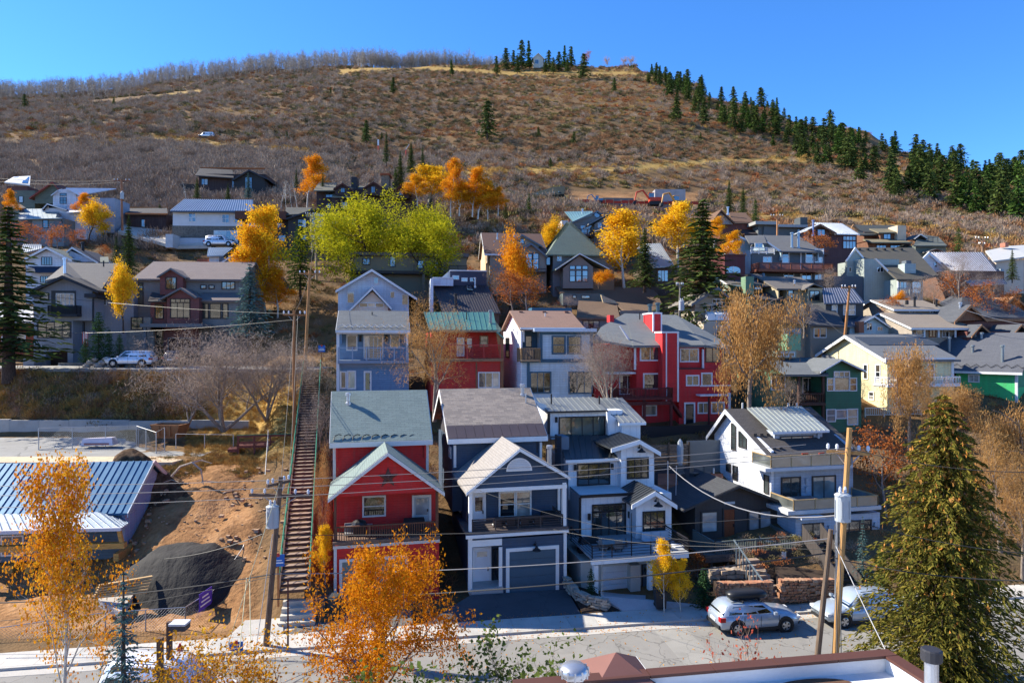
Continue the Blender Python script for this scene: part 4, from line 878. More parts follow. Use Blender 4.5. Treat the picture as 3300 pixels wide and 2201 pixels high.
    h=House('orange_trim_cabin','cabin corner with orange timber gable at the right edge',14,2215,880,86,8);h.panel('wall',wood((.26,.12,.06)),[(2222,900),(2222,830),(2288,776),(2400,850),(2400,900)],0,7);h.gable(wood((.3,.14,.06)),(2205,825),(2286,758),(2410,850),-.6,7.4,.18,og,.3)
row3()
def row4():
    TRB=plain((.10,.13,.16));gy=shingle((.14,.14,.14),(.11,.11,.11),.8,.3)
    # brown roofed taupe house behind orange trees
    ta=stucco((.26,.235,.195));h=House('tan_brown_roof_house','tan house with brown roof and tall blue-reflecting windows behind an orange tree',12,1660,1250,92,7)
    h.box('wall',ta,1700,1070,2235,1250,0,10,down=4);h.box('wall',stucco((.62,.47,.30)),1660,1070,1702,1250,1,10.1,down=4);rf=shingle((.125,.075,.06),(.105,.065,.055),.8,.3);h.sgable(rf,1650,2250,1078,1900,886,-.5,6,5,.2,stucco((.62,.47,.30)),TRW,.25)  # left wall and gable ends in brighter stucco, sunlight put into the colour
    h.panel('gable_wall',ta,[(1950,1250),(1952,1055),(2095,990),(2235,1095),(2236,1250)],-1.4,.2);h.gable(gy,(1935,1070),(2092,972),(2248,1102),-1.9,4,.16,TRB,.3);h.panel('gable_wall',ta,[(1950,960),(2005,905),(2170,1000),(2160,1060),(1960,1060)],1.4,3);h.gable(gy,(1935,955),(2005,893),(2200,1005),1.0,5,.16,TRB,.25)
    h.win(2042,1084,2096,1226,-1.4,DKW,.1,1,3,SKYG);h.win(2112,1080,2158,1228,-1.4,DKW,.1,1,3,SKYG);h.win(1986,1140,2020,1180,-1.4,DKW,.08,1,1,SKYG);h.win(1988,945,2020,985,1.4,DKW,.06,1,1,SKYG);h.rail(1930,1215,2230,1250,-2.2,DKW,'bar',2,5,4,.04)
    for x in (1770,1742,1930):h.flue(x,885 if x != 1742 else 960,930 if x != 1742 else 1010,3,.1,GALV)
    # green-roofed house
    gw=stucco((.22,.20,.18));gr=shingle((.155,.19,.15),(.13,.16,.13),.8,.3);h=House('green_shingle_house','grey house with moss-green hip roof and big gridded gable window',13,220,850,90,7)
    h.box('wall',stucco((.17,.18,.19)),215,570,655,860,1.5,9,down=3);h.hip(gr,160,660,572,.9,10.5,5.2,4.4);h.panel('gable_wall',gw,[(300,860),(300,690),(435,585),(552,680),(552,860)],-.6,2);h.gable(gr,(238,695),(440,562),(690,692),-1.2,6,.18,TRW,.16);h.box('wing_wall',stucco((.2,.13,.08)),552,692,730,860,0,5,down=3)
    for i in range(3):
        h.win(358+i*53,712,398+i*53,800,-.6,DKW,.06,1,2,SKYG);h.win(358+i*53,672,398+i*53,698,-.6,DKW,.06,1,1,SKYG)
    h.win(250,590,284,628,1.5,TRW,.05,2,2,SKYG);h.flue(356,508,548,2.5,.12,GALV);h.flue(498,500,545,3,.12,GALV);h.win(160,600,188,660,1.5,DKW,.05)
    # grey townhouse with three gables
    gw=siding((.165,.185,.19),.25);h=House('grey_gabled_townhouse','grey-green townhouse with overlapping gables and round attic window',13,385,560,104,6)
    h.box('wall',gw,385,300,790,580,1.5,10,down=3);h.panel('gable_wall',gw,[(385,330),(390,295),(590,215),(780,290),(790,330)],1.4,3);h.gable(gy,(372,302),(590,203),(640,240),1.0,7,.2,TRB,.25);h.panel('gable_wall',gw,[(560,580),(562,320),(700,232),(785,280),(790,580)],0,2,);h.gable(gy,(515,312),(702,212),(800,272),-.6,5,.2,TRB,.25)
    h.box('bay_wall',stucco((.22,.205,.19)),612,375,760,580,-1.4,.2,down=2);h.poly('bay_roof',gy,[(560,385,-1.8),(760,300,-1.8),(760,285,.6),(580,360,.6)],.15);h.win(648,388,680,456,-1.4,TRW,.05,1,1,SKYG);h.win(710,365,740,455,-1.4,TRW,.05,1,2,SKYG);h.win(594,312,620,348,0,TRW,.05,2,2,SKYG)
    h.rail(398,358,556,410,-.4,DKW,'bal',16,4,5,.06,1.4);h.box('balcony_floor',DKW,395,404,560,416,-.5,1.5);h.win(450,330,540,400,1.5,TRW,.06,3,1,SKYG);h.win(458,420,540,470,1.5,TRW,.06,3,1,SKYG)
    MB().lathe([(.42,-.05),(.42,.05)],(0,0,0),16).build('round_window',SKYG,h.root).matrix_local=Matrix.Translation((h.q(585,240,1.35)[0],1.34,h.q(585,240,1.35)[1])) @ Matrix.Rotation(math.pi/2,4,'X')
    h.seam(roofmetal((.16,.28,.28),.4),[(385,298,1),(540,240,1),(548,210,7),(314,215,7)],10);h.box('wall',siding((.55,.56,.56),.25),288,290,386,560,3,9,down=3);h.flue(770,205,262,2,.12,MBLACK);h.flue(462,190,230,6,.12,GALV);h.box('pipe',plain((.2,.05,.03)),346,275,356,440,.5,.7)
    # blue townhouse with wooden decks
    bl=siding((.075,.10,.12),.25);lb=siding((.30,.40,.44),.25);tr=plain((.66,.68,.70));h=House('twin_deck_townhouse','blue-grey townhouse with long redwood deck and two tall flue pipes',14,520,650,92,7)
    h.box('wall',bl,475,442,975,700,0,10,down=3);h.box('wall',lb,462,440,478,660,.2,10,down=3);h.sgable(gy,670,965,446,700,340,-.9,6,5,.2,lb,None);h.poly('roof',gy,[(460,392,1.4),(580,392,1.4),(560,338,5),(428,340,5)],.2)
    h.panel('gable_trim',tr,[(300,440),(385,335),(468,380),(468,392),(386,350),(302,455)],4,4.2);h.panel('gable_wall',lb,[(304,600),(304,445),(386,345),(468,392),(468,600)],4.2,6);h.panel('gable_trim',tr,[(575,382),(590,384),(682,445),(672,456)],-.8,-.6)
    for a in ((688,455,728,524),(850,455,894,524)):h.win(*a,0,tr,.1,1,2,SKYG)
    for a in ((556,490,610,522),(912,492,958,524),(698,600,762,622),(822,602,882,640),(912,605,955,640),(500,396,545,420)):h.win(*a,0,tr,.08,2,1,SKYG)
    rw=wood((.22,.075,.04),along=0);h.box('deck_floor',rw,525,572,1035,586,-2.4,.1);h.rail(527,526,1034,574,-2.3,rw,'bal',60,8,5,.06,-.2);h.rail(470,420,632,462,-.3,tr,'bal',24,4,5,.05);h.rail(912,430,970,462,-.3,tr,'bal',10,2,5,.05);h.box('deck_floor',DKW,900,670,1035,690,-2.2,0);h.rail(905,648,1032,672,-2.1,DKW,'bal',20,3)
    h.flue(752,318,420,.6,.16,plain((.25,.33,.40),.35,.1,.6));h.flue(797,318,422,.5,.16,plain((.25,.33,.40),.35,.1,.6));h.box('downspout',tr,812,448,818,640,-.1,.02);h.box('carport',plain((.06,.08,.10)),1040,618,1250,690,-1,2,down=2)
    # sage house with skylights
    sg=board((.30,.34,.31),.35);rf=shingle((.105,.095,.075),(.085,.08,.065),.8,.3);h=House('sage_skylight_house','sage house with long dark sloping roof, four white skylights and square chimney',14,1480,740,90,7)
    h.box('wall',sg,1490,640,1655,745,0,8,down=3);h.box('wall',sg,1250,500,1490,650,3,9,down=6);h.poly('roof',rf,[(1478,640,-.6),(1620,640,-.6),(1758,610,.4),(1592,424,8),(1188,422,8),(1256,500,4.6),(1330,500,4.6)],.25)
    h.panel('gable_wall',sg,[(1130,640),(1132,512),(1190,438),(1252,500),(1252,640)],5.2,5.6);h.panel('rake_trim',tr,[(1126,512),(1190,420),(1258,500),(1252,508),(1190,436),(1132,520)],5.0,5.15);h.panel('rake_trim',tr,[(1326,498),(1336,498),(1482,640),(1470,645)],1.5,1.7)
    for x,y in ((1395,532),(1458,534),(1526,514),(1608,516)):
        v=(640-y)/216*8;h.poly('skylight',MWHITE,[(x-8,y+16,v-.5),(x+18,y+16,v-.5),(x+4,y-18,v+.7),(x-18,y-18,v+.7)],.12)
    c=h.box('chimney',siding((.34,.40,.38),.2),1530,532,1606,620,.9,2.2);h.box('chimney_cap',plain((.1,.12,.14)),1540,512,1575,532,1.1,2,c);h.box('porch_post',tr,1484,650,1492,740,-.4,-.2);h.win(1500,660,1540,735,0,TRW,.08,2,1);h.win(1580,660,1640,735,0,DKW,.08);h.win(1206,512,1236,532,5.2,TRW,.06,3,1);h.win(1145,560,1160,590,5.2,TRW,.05);h.win(1340,560,1380,590,3,TRW,.05,2,1);h.rail(1480,700,1650,742,-1,plain((.25,.28,.28)),'bal',16,3)
    for k in range(6):h.box('roof_vent',MBLACK,1215+k*58,428,1228+k*58,440,7,7.4)
    # striped metal roof house
    h=House('striped_roof_house','white gabled house with broad silver-striped metal roof near the right edge',14,1820,680,94,7)
    h.box('wall',wood((.16,.08,.05)),1830,580,2215,720,.5,8,down=3);h.seam(roofmetal((.17,.17,.20),.35),[(1984,682,-.5),(2236,670,-.5),(2066,455,7),(1698,455,7)],22,ribmat=roofmetal((.55,.55,.58),.3));h.panel('gable_wall',siding((.62,.63,.64),.25),[(1655,640),(1658,505),(1700,462),(1818,565),(1822,640)],5,5.3);h.panel('rake_trim',tr,[(1650,500),(1700,450),(1824,562),(1818,580),(1700,468),(1656,514)],4.7,4.9);h.win(1732,525,1750,556,5.0,TRW,.06,1,2)
    h.box('wall',siding((.35,.4,.42),.25),2190,570,2215,640,3,8)
    # maroon arch-window house, metal-roofed house behind the spruce
    h=House('maroon_arch_house','maroon flat-roofed house with arched blue window beside the tall spruce',13,1660,740,86,7);h.box('wall',siding((.10,.02,.022),.25),1660,578,1832,740,0,7,down=3);h.box('parapet',plain((.08,.02,.02)),1656,572,1836,582,-.1,7.1);u0,w0=h.q(1672,728,0);u1,w1=h.q(1790,676,0)
    arc=[(u0,w0),(u1,w0)]+[((u0+u1)/2+(u1-u0)/2*math.cos(math.pi*k/10),w0+(w1-w0)*.45+(w1-w0)*.55*math.sin(math.pi*k/10)) for k in range(11)];wa=MB().prism(arc,1,-.06,.02).build('arched_window',SKYG,h.root);um=(u0+u1)/2
    h.boxm('mullion',MWHITE,um-.05,um+.05,-.1,-.05,w0,w1,wa);h.boxm('mullion',MWHITE,um-.75,um-.67,-.1,-.05,w0,w1-.4,wa)
    h=House('silver_roof_house','dark house with pale metal roof partly hidden between the spruces',13,1085,810,92,7);h.box('wall',stucco((.10,.075,.06)),1040,680,1230,830,0,8,down=3);h.seam(roofmetal((.36,.39,.40),.45),[(1060,682,-.5),(1240,672,-.5),(1120,480,6),(885,492,6)],14);h.win(1098,710,1180,798,0,wood((.25,.12,.06)),.08,3,1,SKYG)
    # house behind the yellow-green tree
    h=House('olive_terrace_house','olive-grey house with dark terrace half hidden by the yellow-green trees',12,380,1420,88,7);h.box('wall',stucco((.20,.20,.15)),380,1090,1480,1440,0,8,down=3);h.box('terrace',plain((.03,.03,.03)),380,1235,1490,1262,-1.6,.1);h.box('flat_roof',gy,360,1060,1500,1092,-.6,8.4);h.win(1020,1150,1070,1220,0,DKW,.1,1,1,SKYG);h.win(760,1110,800,1200,0,DKW,.1,1,1,SKYG);h.win(1180,1130,1250,1230,0,DKW,.1,2,1);h.win(500,1130,560,1180,0,DKW,.1,2,1);h.rail(980,1185,1480,1236,-1.5,DKW,'bar',2,7,4,.04)
    for x in (1060,1130,1300,1430):h.box('terrace_post',plain((.13,.12,.09)),x,1262,x+26,1440,-1.5,-1.2,down=2)
row4()
def row5():
    gy=shingle((.13,.13,.13),(.10,.10,.10),.8,.3);bn=wood((.15,.07,.04))
    h=House('russet_house','russet-brown house with grey gable wall under the hillside construction',14,250,320,118,6);h.box('wall',siding((.16,.05,.035),.3),255,240,485,330,0,9,down=4);h.panel('gable_wall',siding((.32,.31,.30),.3),[(225,262),(225,225),(268,178),(348,240),(348,262)],-1,1);h.gable(shingle((.16,.095,.06)),(212,230),(266,160),(360,250),-1.6,8,.2,bn,.3);h.poly('roof',shingle((.16,.095,.06)),[(350,252,-.4),(490,250,-.4),(432,182,5),(320,182,5)],.2);h.poly('roof',shingle((.06,.05,.05)),[(372,330,-2),(575,325,-2),(560,285,1),(375,282,1)],.2);h.flue(311,142,190,3,.16,GALV);h.win(240,250,258,290,-1,TRW,.06)
    h=House('flat_modern_house','low grey flat-roofed modern house with dark square chimney',14,505,345,116,6);h.box('wall',stucco((.13,.14,.14)),560,276,860,345,0,8,down=4);h.box('flat_roof',plain((.30,.30,.28)),502,240,650,262,-.6,8);h.box('flat_roof',plain((.32,.32,.31)),660,262,862,280,-1,8);h.box('wall',stucco((.13,.14,.14)),520,262,650,345,.4,7,down=4);h.box('chimney',plain((.06,.07,.075)),810,214,860,282,1,3);h.win(565,288,615,320,.4,DKW,.06,3,1,SKYG);h.win(790,300,830,330,0,DKW,.06,2,1,SKYG)
    h=House('solar_panel_house','dark red house with pale metal roof carrying a square solar array',14,890,440,110,6);h.box('wall',siding((.08,.03,.03),.3),930,320,1200,450,0,8,down=4);h.seam(roofmetal((.45,.48,.50),.4),[(1050,328,-.6),(1222,332,-.6),(1098,256,5),(900,250,5)],14);h.gable(roofmetal((.45,.48,.5),.4),(862,300),(950,258),(1060,320),-1.4,3,.15,bn,.3);h.poly('solar_array',glass((.015,.02,.04)),[(1040,304,1.3),(1130,306,1.3),(1090,262,4.6),(1000,260,4.6)],.06)
    h.win(1106,346,1190,372,0,plain((.12,.04,.03)),.08,4,1,SKYG);h.win(1106,380,1190,428,0,plain((.12,.04,.03)),.08,4,1,SKYG);h.win(930,300,978,340,-1.0,DKW,.08,2,1,SKYG);h.box('gable_wall',siding((.10,.04,.03),.3),900,290,1010,345,-.9,.5,down=3);h.flue(898,232,335,-1.5,.14,plain((.2,.25,.4),.4,.1,.4))
    h=House('brown_clerestory_house','brown timber house with stepped shed roofs and tall beige chimney',14,1280,440,114,6);h.box('wall',bn,1280,380,1570,440,0,8,down=4);h.box('wall',bn,1250,315,1500,385,3,8);h.poly('roof',shingle((.07,.075,.07)),[(1220,335,2),(1480,330,2),(1460,270,7),(1178,266,7)],.2);h.poly('shed_roof',shingle((.22,.19,.12)),[(1350,318,.8),(1480,316,.8),(1470,294,3),(1285,292,3)],.2);h.box('dormer',bn,1362,312,1475,375,1.4,4);h.poly('roof',shingle((.22,.19,.12)),[(1300,385,-1.4),(1580,385,-1.4),(1500,365,1.5),(1240,365,1.5)],.2);h.panel('rake_trim',wood((.32,.17,.08)),[(1160,290),(1178,262),(1250,330),(1240,338),(1180,280)],4,4.2)
    h.win(1386,328,1430,362,1.4,DKW,.08,2,1,SKYG);h.win(1336,402,1400,424,0,DKW,.08,3,1,SKYG);h.win(1432,402,1552,428,0,DKW,.08,5,1,SKYG);h.box('chimney',stucco((.52,.42,.30)),1480,270,1540,378,.6,3)
    h=House('grey_green_chalet','low grey-green chalet tucked against the brushy slope',14,1600,450,112,6);h.box('wall',stucco((.13,.15,.13)),1605,405,1812,450,0,7,down=4);h.poly('roof',shingle((.13,.14,.12)),[(1590,408,-.6),(1822,408,-.6),(1760,348,5),(1630,330,5)],.2);h.gable(gy,(1600,358),(1640,328),(1690,360),2,5,.15,TRW,.15);h.gable(gy,(1700,446),(1750,430),(1795,446),-2,1,.15,bn,.2);h.rail(1690,350,1758,385,1.5,DKW,'bar',2,3,3,.04)
    h=House('pale_roofed_house','pale grey-roofed house with small brick chimney at the far right',14,2170,545,100,5);h.box('wall',stucco((.55,.47,.38)),2160,505,2351,560,0,8,down=4);h.poly('roof',plain((.42,.42,.40)),[(2140,515,-.6),(2400,480,-.6),(2351,405,6),(2240,412,6),(2085,445,5)],.2);h.box('chimney',stucco((.35,.15,.1)),2222,388,2246,418,4,5)
    # lone house on the crest
    p=hit(1738,218);h=House('crest_house','small white gabled house among conifers on the hill crest',16,98,160,p.y-4,3);h.panel('wall',siding((.5,.45,.4),.3),[(98,170),(98,122),(122,106),(144,124),(144,170)],0,8);h.gable(shingle((.1,.08,.07)),(92,126),(121,100),(150,128),-.6,8,.3,TRW,.5);h.win(106,132,122,152,0,TRW,.15,2,1,SKYG)
row5()
# ------------------------------------------------------------------ houses on the left
def left_houses():
    TRB=plain((.025,.03,.04));dk=shingle((.07,.065,.065),(.05,.05,.05),.8,.25)
    gw=board((.235,.25,.285),.32);rf=shingle((.155,.145,.135),(.125,.115,.11),.8,.25)
    h=House('grey_board_house','slate-grey board house with black-railed balcony above a brown garage door',5,255,1042,74,5)
    h.panel('wall',gw,[(255,470),(262,430),(475,335),(700,440),(700,665),(550,665),(255,665)],0,8);h.box('wall',gw,255,665,552,895,0,8);h.box('wall',gw,552,660,700,1050,2.0,8);h.box('wall',gw,255,890,345,1060,0,8,down=1);h.box('wall',gw,512,890,552,1060,0,8,down=1);h.box('wall',gw,345,885,512,898,0,8)
    h.garage(346,900,512,1050,1.0,wood((.05,.028,.022)),MBLACK,.05,4,3);h.gable(dk,(238,428),(470,322),(742,436),-.8,9,.22,TRB,.3);h.poly('roof',rf,[(700,470,.5),(745,462,.5),(905,232,8),(505,226,8),(340,360,3),(480,330,2)],.2);h.box('wall',gw,700,430,1012,900,2.6,9,down=1)
    h.box('recess_shade',plain((.04,.045,.05)),388,438,574,620,-.04,.02);h.win(430,462,560,550,-.04,TRW,.06,4,1,glass((.22,.25,.26)),name='balcony_door');h.box('balcony_floor',TRB,362,615,582,634,-1.0,0);h.rail(364,550,580,616,-.95,MBLACK,'bal',22,2,5,.04,-.05)  # flat dark panel on the wall paints the shade of the balcony recess
    h.win(292,680,532,790,0,TRB,.12,4,2,glass((.07,.08,.07)));h.win(312,462,366,508,0,TRB,.1,1,1,glass((.25,.28,.28)));h.box('eave',TRB,222,465,305,486,-.6,2);h.box('eave',TRB,638,460,722,490,-.6,2.6);h.box('downspout',TRB,698,500,708,690,-.1,.05);h.door(600,680,640,830,2.0,plain((.1,.12,.16)),MBLACK,.06,(.2,.8,.3,.9));h.box('garden_wall',stone((.22,.23,.24),(.13,.14,.15)),440,985,625,1066,-2.0,-1.6,down=1);h.box('notice',MWHITE,437,1003,462,1036,-2.06,-2.0)
    h.box('ramp_wall',gw,175,950,258,1066,-1.5,1,down=1);h.flue(493,190,318,3.5,.16,plain((.5,.55,.6),.3,.1,.7));h.flue(785,212,238,6,.08,MBLACK,False);h.win(782,500,804,545,2.6,TRW,.06);h.win(848,478,896,555,2.6,TRB,.06,2,1)
    # flag by the door
    fp=h.at(664,690,-.3);o=MB().tube([(0,0,0),(.35,-.9,.6)],.02,5).build('flag',plain((.5,.45,.35)),None);o.location=h.at(662,790,0);tag(o,'small striped flag hanging beside the grey house doorway','flag')
    for k in range(7):c=(.45,.03,.04) if k % 2 == 0 else (.7,.7,.7);MB().box(.02+.09*k,.1+.09*k,-.92,-.9,-.75-.05*k,.55).build('stripe',plain(c),o)
    # brown house
    gd=siding((.20,.185,.17),.25);bn=siding((.165,.055,.047),.22);rf=shingle((.19,.155,.145),(.15,.12,.115),.8,.25);tb=plain((.12,.13,.14));wdk=plain((.025,.02,.02));gm=glass((.10,.09,.05))
    h=House('brown_gabled_house','broad taupe house with maroon gabled bays, stone base and entrance canopy',5,960,870,76,4)
    h.box('wall',gd,1010,345,1828,880,2.5,12,down=1);h.sgable(rf,1000,1836,348,1440,220,2.0,5.4,5,.2,gd,None);h.box('dormer_wall',bn,1212,325,1388,470,1.6,5);h.panel('gable_wall',bn,[(1212,335),(1292,280),(1388,338)],1.59,2);h.gable(rf,(1188,330),(1292,265),(1408,335),1.2,6.4,.15,tb,.2);h.win(1262,342,1332,424,1.6,wdk,.1,2,1,gm)
    h.box('bay_wall',bn,1264,490,1508,700,-.4,4);h.panel('gable_wall',bn,[(1264,500),(1368,432),(1470,485),(1508,500)],-.41,.2);h.gable(rf,(1200,502),(1366,414),(1482,486),-.9,4,.15,tb,.2);h.sgable(rf,1478,1815,510,1600,425,.2,3.4,1,.18);h.box('wing_wall',gd,1508,512,1800,760,.6,4,down=2);h.box('bay_wall',bn,1140,500,1262,700,.4,3);h.poly('bay_roof',dk,[(1120,518,-.1),(1262,516,-.1),(1240,470,2),(1150,448,2)],.15)
    h.win(1298,532,1436,640,-.4,wdk,.1,3,1,gm);h.win(1298,504,1436,526,-.4,wdk,.08,4,1,gm);h.win(1544,540,1576,644,.6,wdk,.1,1,1,gm);h.win(1596,540,1670,644,.6,wdk,.1,1,1,gm);h.win(1692,540,1724,644,.6,wdk,.1,1,1,gm);h.win(1180,545,1234,645,.4,wdk,.1,1,1,gm);h.win(1024,384,1080,430,2.5,wdk,.1,2,1,gm);h.win(1030,446,1082,540,2.5,wdk,.1,1,1,gm);h.win(1526,400,1558,420,2.5,wdk,.1);h.win(1588,402,1620,420,2.5,wdk,.1);h.win(1686,375,1776,424,2.5,wdk,.1,3,1,gm)
    h.box('canopy',tb,1060,688,1535,714,-2.6,.6);h.box('canopy_post',tb,1086,714,1104,850,-2.4,-2.1,down=.5);h.box('ground_wall',bn,1240,712,1500,880,.3,3,down=1.5);h.box('ground_wall',gd,1500,712,1800,900,.6,4,down=1.5);h.box('stone_base',stone((.24,.23,.21),(.15,.15,.15)),958,740,1165,880,-.1,3,down=1.5);h.win(1000,645,1078,728,-.1,wdk,.1,2,2,gm);h.box('wall',gd,985,640,1140,742,-.08,3)
    h.door(1180,735,1236,862,.35,wood((.22,.12,.06)),wood((.2,.1,.05)),.06,(.1,.9,.1,.95));h.garage(1280,800,1450,890,.3,wood((.06,.03,.025)),tb,.1,3,4);h.box('garden_wall',stone((.24,.23,.21),(.15,.15,.15)),1050,850,1115,930,-3.4,-2.7,down=.5)
    # white gabled house at the left
    wh=siding((.62,.65,.69),.25);gr=shingle((.14,.16,.14),(.11,.125,.115),.8,.25);nv=shingle((.03,.045,.08))
    h=House('white_dormer_house','white house with grey-green gables and a dark skirt roof behind the grey house',5,190,470,90,5);h.box('wall',wh,195,190,560,480,0,8,down=3);h.panel('gable_wall',wh,[(205,200),(350,130),(520,200)],-.02,.3);h.gable(gr,(175,196),(350,104),(545,202),-.7,7,.2,TRW,.3);h.win(318,186,392,242,0,TRB,.06,4,1);h.win(310,332,380,375,0,TRB,.06,4,1);h.poly('skirt_roof',nv,[(200,295,-1.4),(478,295,-1.4),(470,256,0),(215,254,0)],.15)
    h.panel('gable_wall',siding((.42,.47,.55),.25),[(520,220),(520,130),(740,220)],1.5,5);h.gable(nv,(505,140),(545,106),(745,222),1.2,8,.2,TRW,.25);h.flue(628,70,150,3,.2,MBLACK);h.box('wall',wh,520,215,820,300,3,8,down=3);h.poly('roof',gr,[(650,222,2),(825,222,2),(820,182,6),(700,184,6)],.2);h.seam(roofmetal((.1,.13,.17),.4),[(160,155,4),(315,120,4),(312,88,8),(180,88,8)],9)
    # small metal roofed white shed-house
    h=House('small_white_metal_house','small white house with striped metal gable roofs beside the golden aspens',5,1580,260,96,5);h.box('wall',siding((.6,.62,.64),.25),1585,172,1660,260,0,6,down=3);h.seam(roofmetal((.22,.27,.32),.4),[(1570,176,-.5),(1690,172,-.5),(1765,112,5),(1582,112,5)],10);h.gable(roofmetal((.08,.10,.14),.4),(1655,235),(1838,108),(1860,230),-1.0,5,.15,TRW,.3,seams=8);h.panel('wall',siding((.45,.5,.56),.25),[(1680,240),(1820,140),(1840,240)],-.7,1);h.box('shed',wood((.28,.09,.05)),1492,198,1580,240,1,3)
    # white stucco house with striped hip roof
    wt=stucco((.56,.57,.58));stn=stone((.10,.10,.10),(.15,.14,.12));h=House('white_stucco_house','white stucco house on a dark stone ground floor with a striped metal hip roof',11,1190,745,112,3)
    h.box('wall',wt,1190,482,1668,592,0,9);h.box('stone_floor',stn,1186,592,1662,750,0,9,down=2);h.seam(roofmetal((.07,.12,.20),.35),[(1172,490,-.8),(1748,490,-.8),(1742,415,5),(1272,410,5)],34,ribmat=roofmetal((.5,.53,.56),.3));h.poly('roof',roofmetal((.07,.12,.20),.35),[(1172,490,-.8),(1272,410,5),(1225,470,10)],.2);h.box('fascia',plain((.04,.07,.11)),1172,490,1748,498,-.85,-.7)
    h.win(1302,508,1346,564,0,TRW,.06,2,2,SKYG);h.win(1532,518,1576,570,0,TRW,.06,2,2,SKYG);h.win(1620,540,1665,572,0,TRW,.06,2,1,SKYG);h.garage(1212,676,1414,742,-.4,plain((.42,.47,.52)),stn,.1,4,1);h.win(1478,630,1634,708,-.1,TRW,.12,4,2,SKYG);h.box('retaining_wall',concrete((.5,.5,.5)),1140,650,1190,700,-3,.5,down=1)
    # dark modern house
    dw=board((.028,.030,.034),.35);bw=wood((.10,.04,.025),along=0);g3=shingle((.085,.085,.075));h=House('black_flat_roofed_house','black modern house with brown flat canopy and broad gable full of blue glass',11,1690,730,112,3)
    h.box('wall',dw,1690,545,1990,740,1.5,9,down=2);h.box('flat_roof',bw,1618,490,1968,545,-.6,9);h.box('wall',dw,1985,530,2345,740,0,8,down=2);h.panel('gable_wall',dw,[(1990,545),(2200,482),(2340,545)],-.02,.2);h.gable(g3,(1968,540),(2200,465),(2360,548),-.8,8,.2,TRB,.25);h.poly('roof',g3,[(1966,515,-.4),(2100,510,-.4),(2150,468,5),(1968,466,5)],.2)
    for a,n,m in (((2148,508,2234,606),3,2),((1908,544,1962,608),2,1),((2054,552,2108,604),2,1),((2272,564,2324,618),2,1),((1700,552,1790,600),3,1),((2146,655,2236,690),3,1),((1920,660,1966,700),2,1),((2080,655,2110,690),1,1),((2260,655,2320,690),2,1)):h.win(*a,0 if a[0] > 1985 else 1.5,DKW,.08,n,m,SKYG)
    # dark lodge
    lw=siding((.040,.020,.018),.3);lr=shingle((.15,.14,.105),(.12,.115,.09),.8,.3);h=House('dark_timber_lodge','dark timber lodge with several gables and two tall stone chimneys',12,40,690,122,2)
    h.box('wall',lw,60,460,960,700,1,10,down=4);h.poly('roof',lr,[(30,480,-.5),(230,478,-.5),(250,408,4),(80,408,4)],.2);h.poly('roof',lr,[(205,540,-1),(400,540,-1),(440,440,4),(225,445,4)],.2);h.poly('roof',lr,[(380,480,1),(800,500,1),(760,440,6),(420,440,6)],.2);h.poly('roof',lr,[(740,490,1),(1010,560,1),(940,490,6),(780,440,6)],.2)
    for (L,P,Rr,v) in (((218,462),(305,408),(398,472),-1.2),((498,455),(600,396),(724,478),-.8),((758,494),(855,434),(948,494),-1.0)):h.panel('gable_wall',lw,[(L[0]+18,L[1]+60),(L[0]+16,L[1]+2),(P[0],P[1]+14),(Rr[0]-16,Rr[1]+2),(Rr[0]-18,Rr[1]+60)],v+.3,v+3);h.gable(lr,L,P,Rr,v,5,.2,wood((.06,.02,.015)),.3)
    for a in ((150,480,210,545,1.0),(292,462,324,498,-.9),(580,448,610,502,-.5),(846,488,874,522,-.7),(272,560,348,650,1.0),(158,610,190,650,1.0)):h.win(*a[:4],a[4],DKW,.1,2,1,SKYG)
    h.box('chimney',plain((.02,.02,.025)),387,352,440,470,3,5);c=h.box('chimney',stone((.13,.11,.09),(.2,.16,.12)),672,330,745,500,1.5,4);h.box('chimney_cap',stucco((.25,.08,.04)),660,316,752,334,1.2,4.3,c);h.box('bay',lw,205,560,270,690,-.5,1,down=4)
    # black house higher up
    h=House('black_hillside_house','black gabled house with orange-rusted ridge high on the scrub slope',11,1350,400,142,2);h.box('wall',lw,1370,235,1830,410,1,9,down=4);h.panel('gable_wall',board((.02,.022,.024),.4),[(1610,400),(1610,270),(1715,222),(1820,262),(1825,400)],-.2,2);h.gable(dk,(1596,275),(1714,206),(1838,264),-.9,8,.2,TRB,.3);h.poly('roof',dk,[(1345,245,-.3),(1610,262,-.3),(1600,206,5),(1375,196,5)],.2);h.box('ridge_flashing',stucco((.28,.10,.04)),1375,190,1820,200,5,5.4);h.win(1690,262,1734,338,-.2,DKW,.1,2,2,SKYG);h.win(1600,280,1612,330,1,DKW,.1,1,1,SKYG);h.win(1390,270,1430,310,1,DKW,.1,2,1,SKYG);h.box('deck',plain((.03,.025,.02)),1232,305,1360,350,.5,5,down=2)
    # low dark house with ribbed roof
    h=House('rust_ribbed_house','low black house with rust-edged flat roof above the gravel drive',11,862,610,118,3);h.box('wall',lw,880,510,1145,620,0,7,down=3);h.poly('roof',dk,[(858,512,-.6),(1155,512,-.6),(1150,470,6),(880,472,6)],.2);h.box('roof_edge',stucco((.42,.16,.06)),862,504,1152,514,-.75,-.6);h.box('roof_edge',stucco((.42,.16,.06)),890,462,1150,472,6,6.3);h.win(976,552,1000,602,0,DKW,.08,1,1,SKYG)
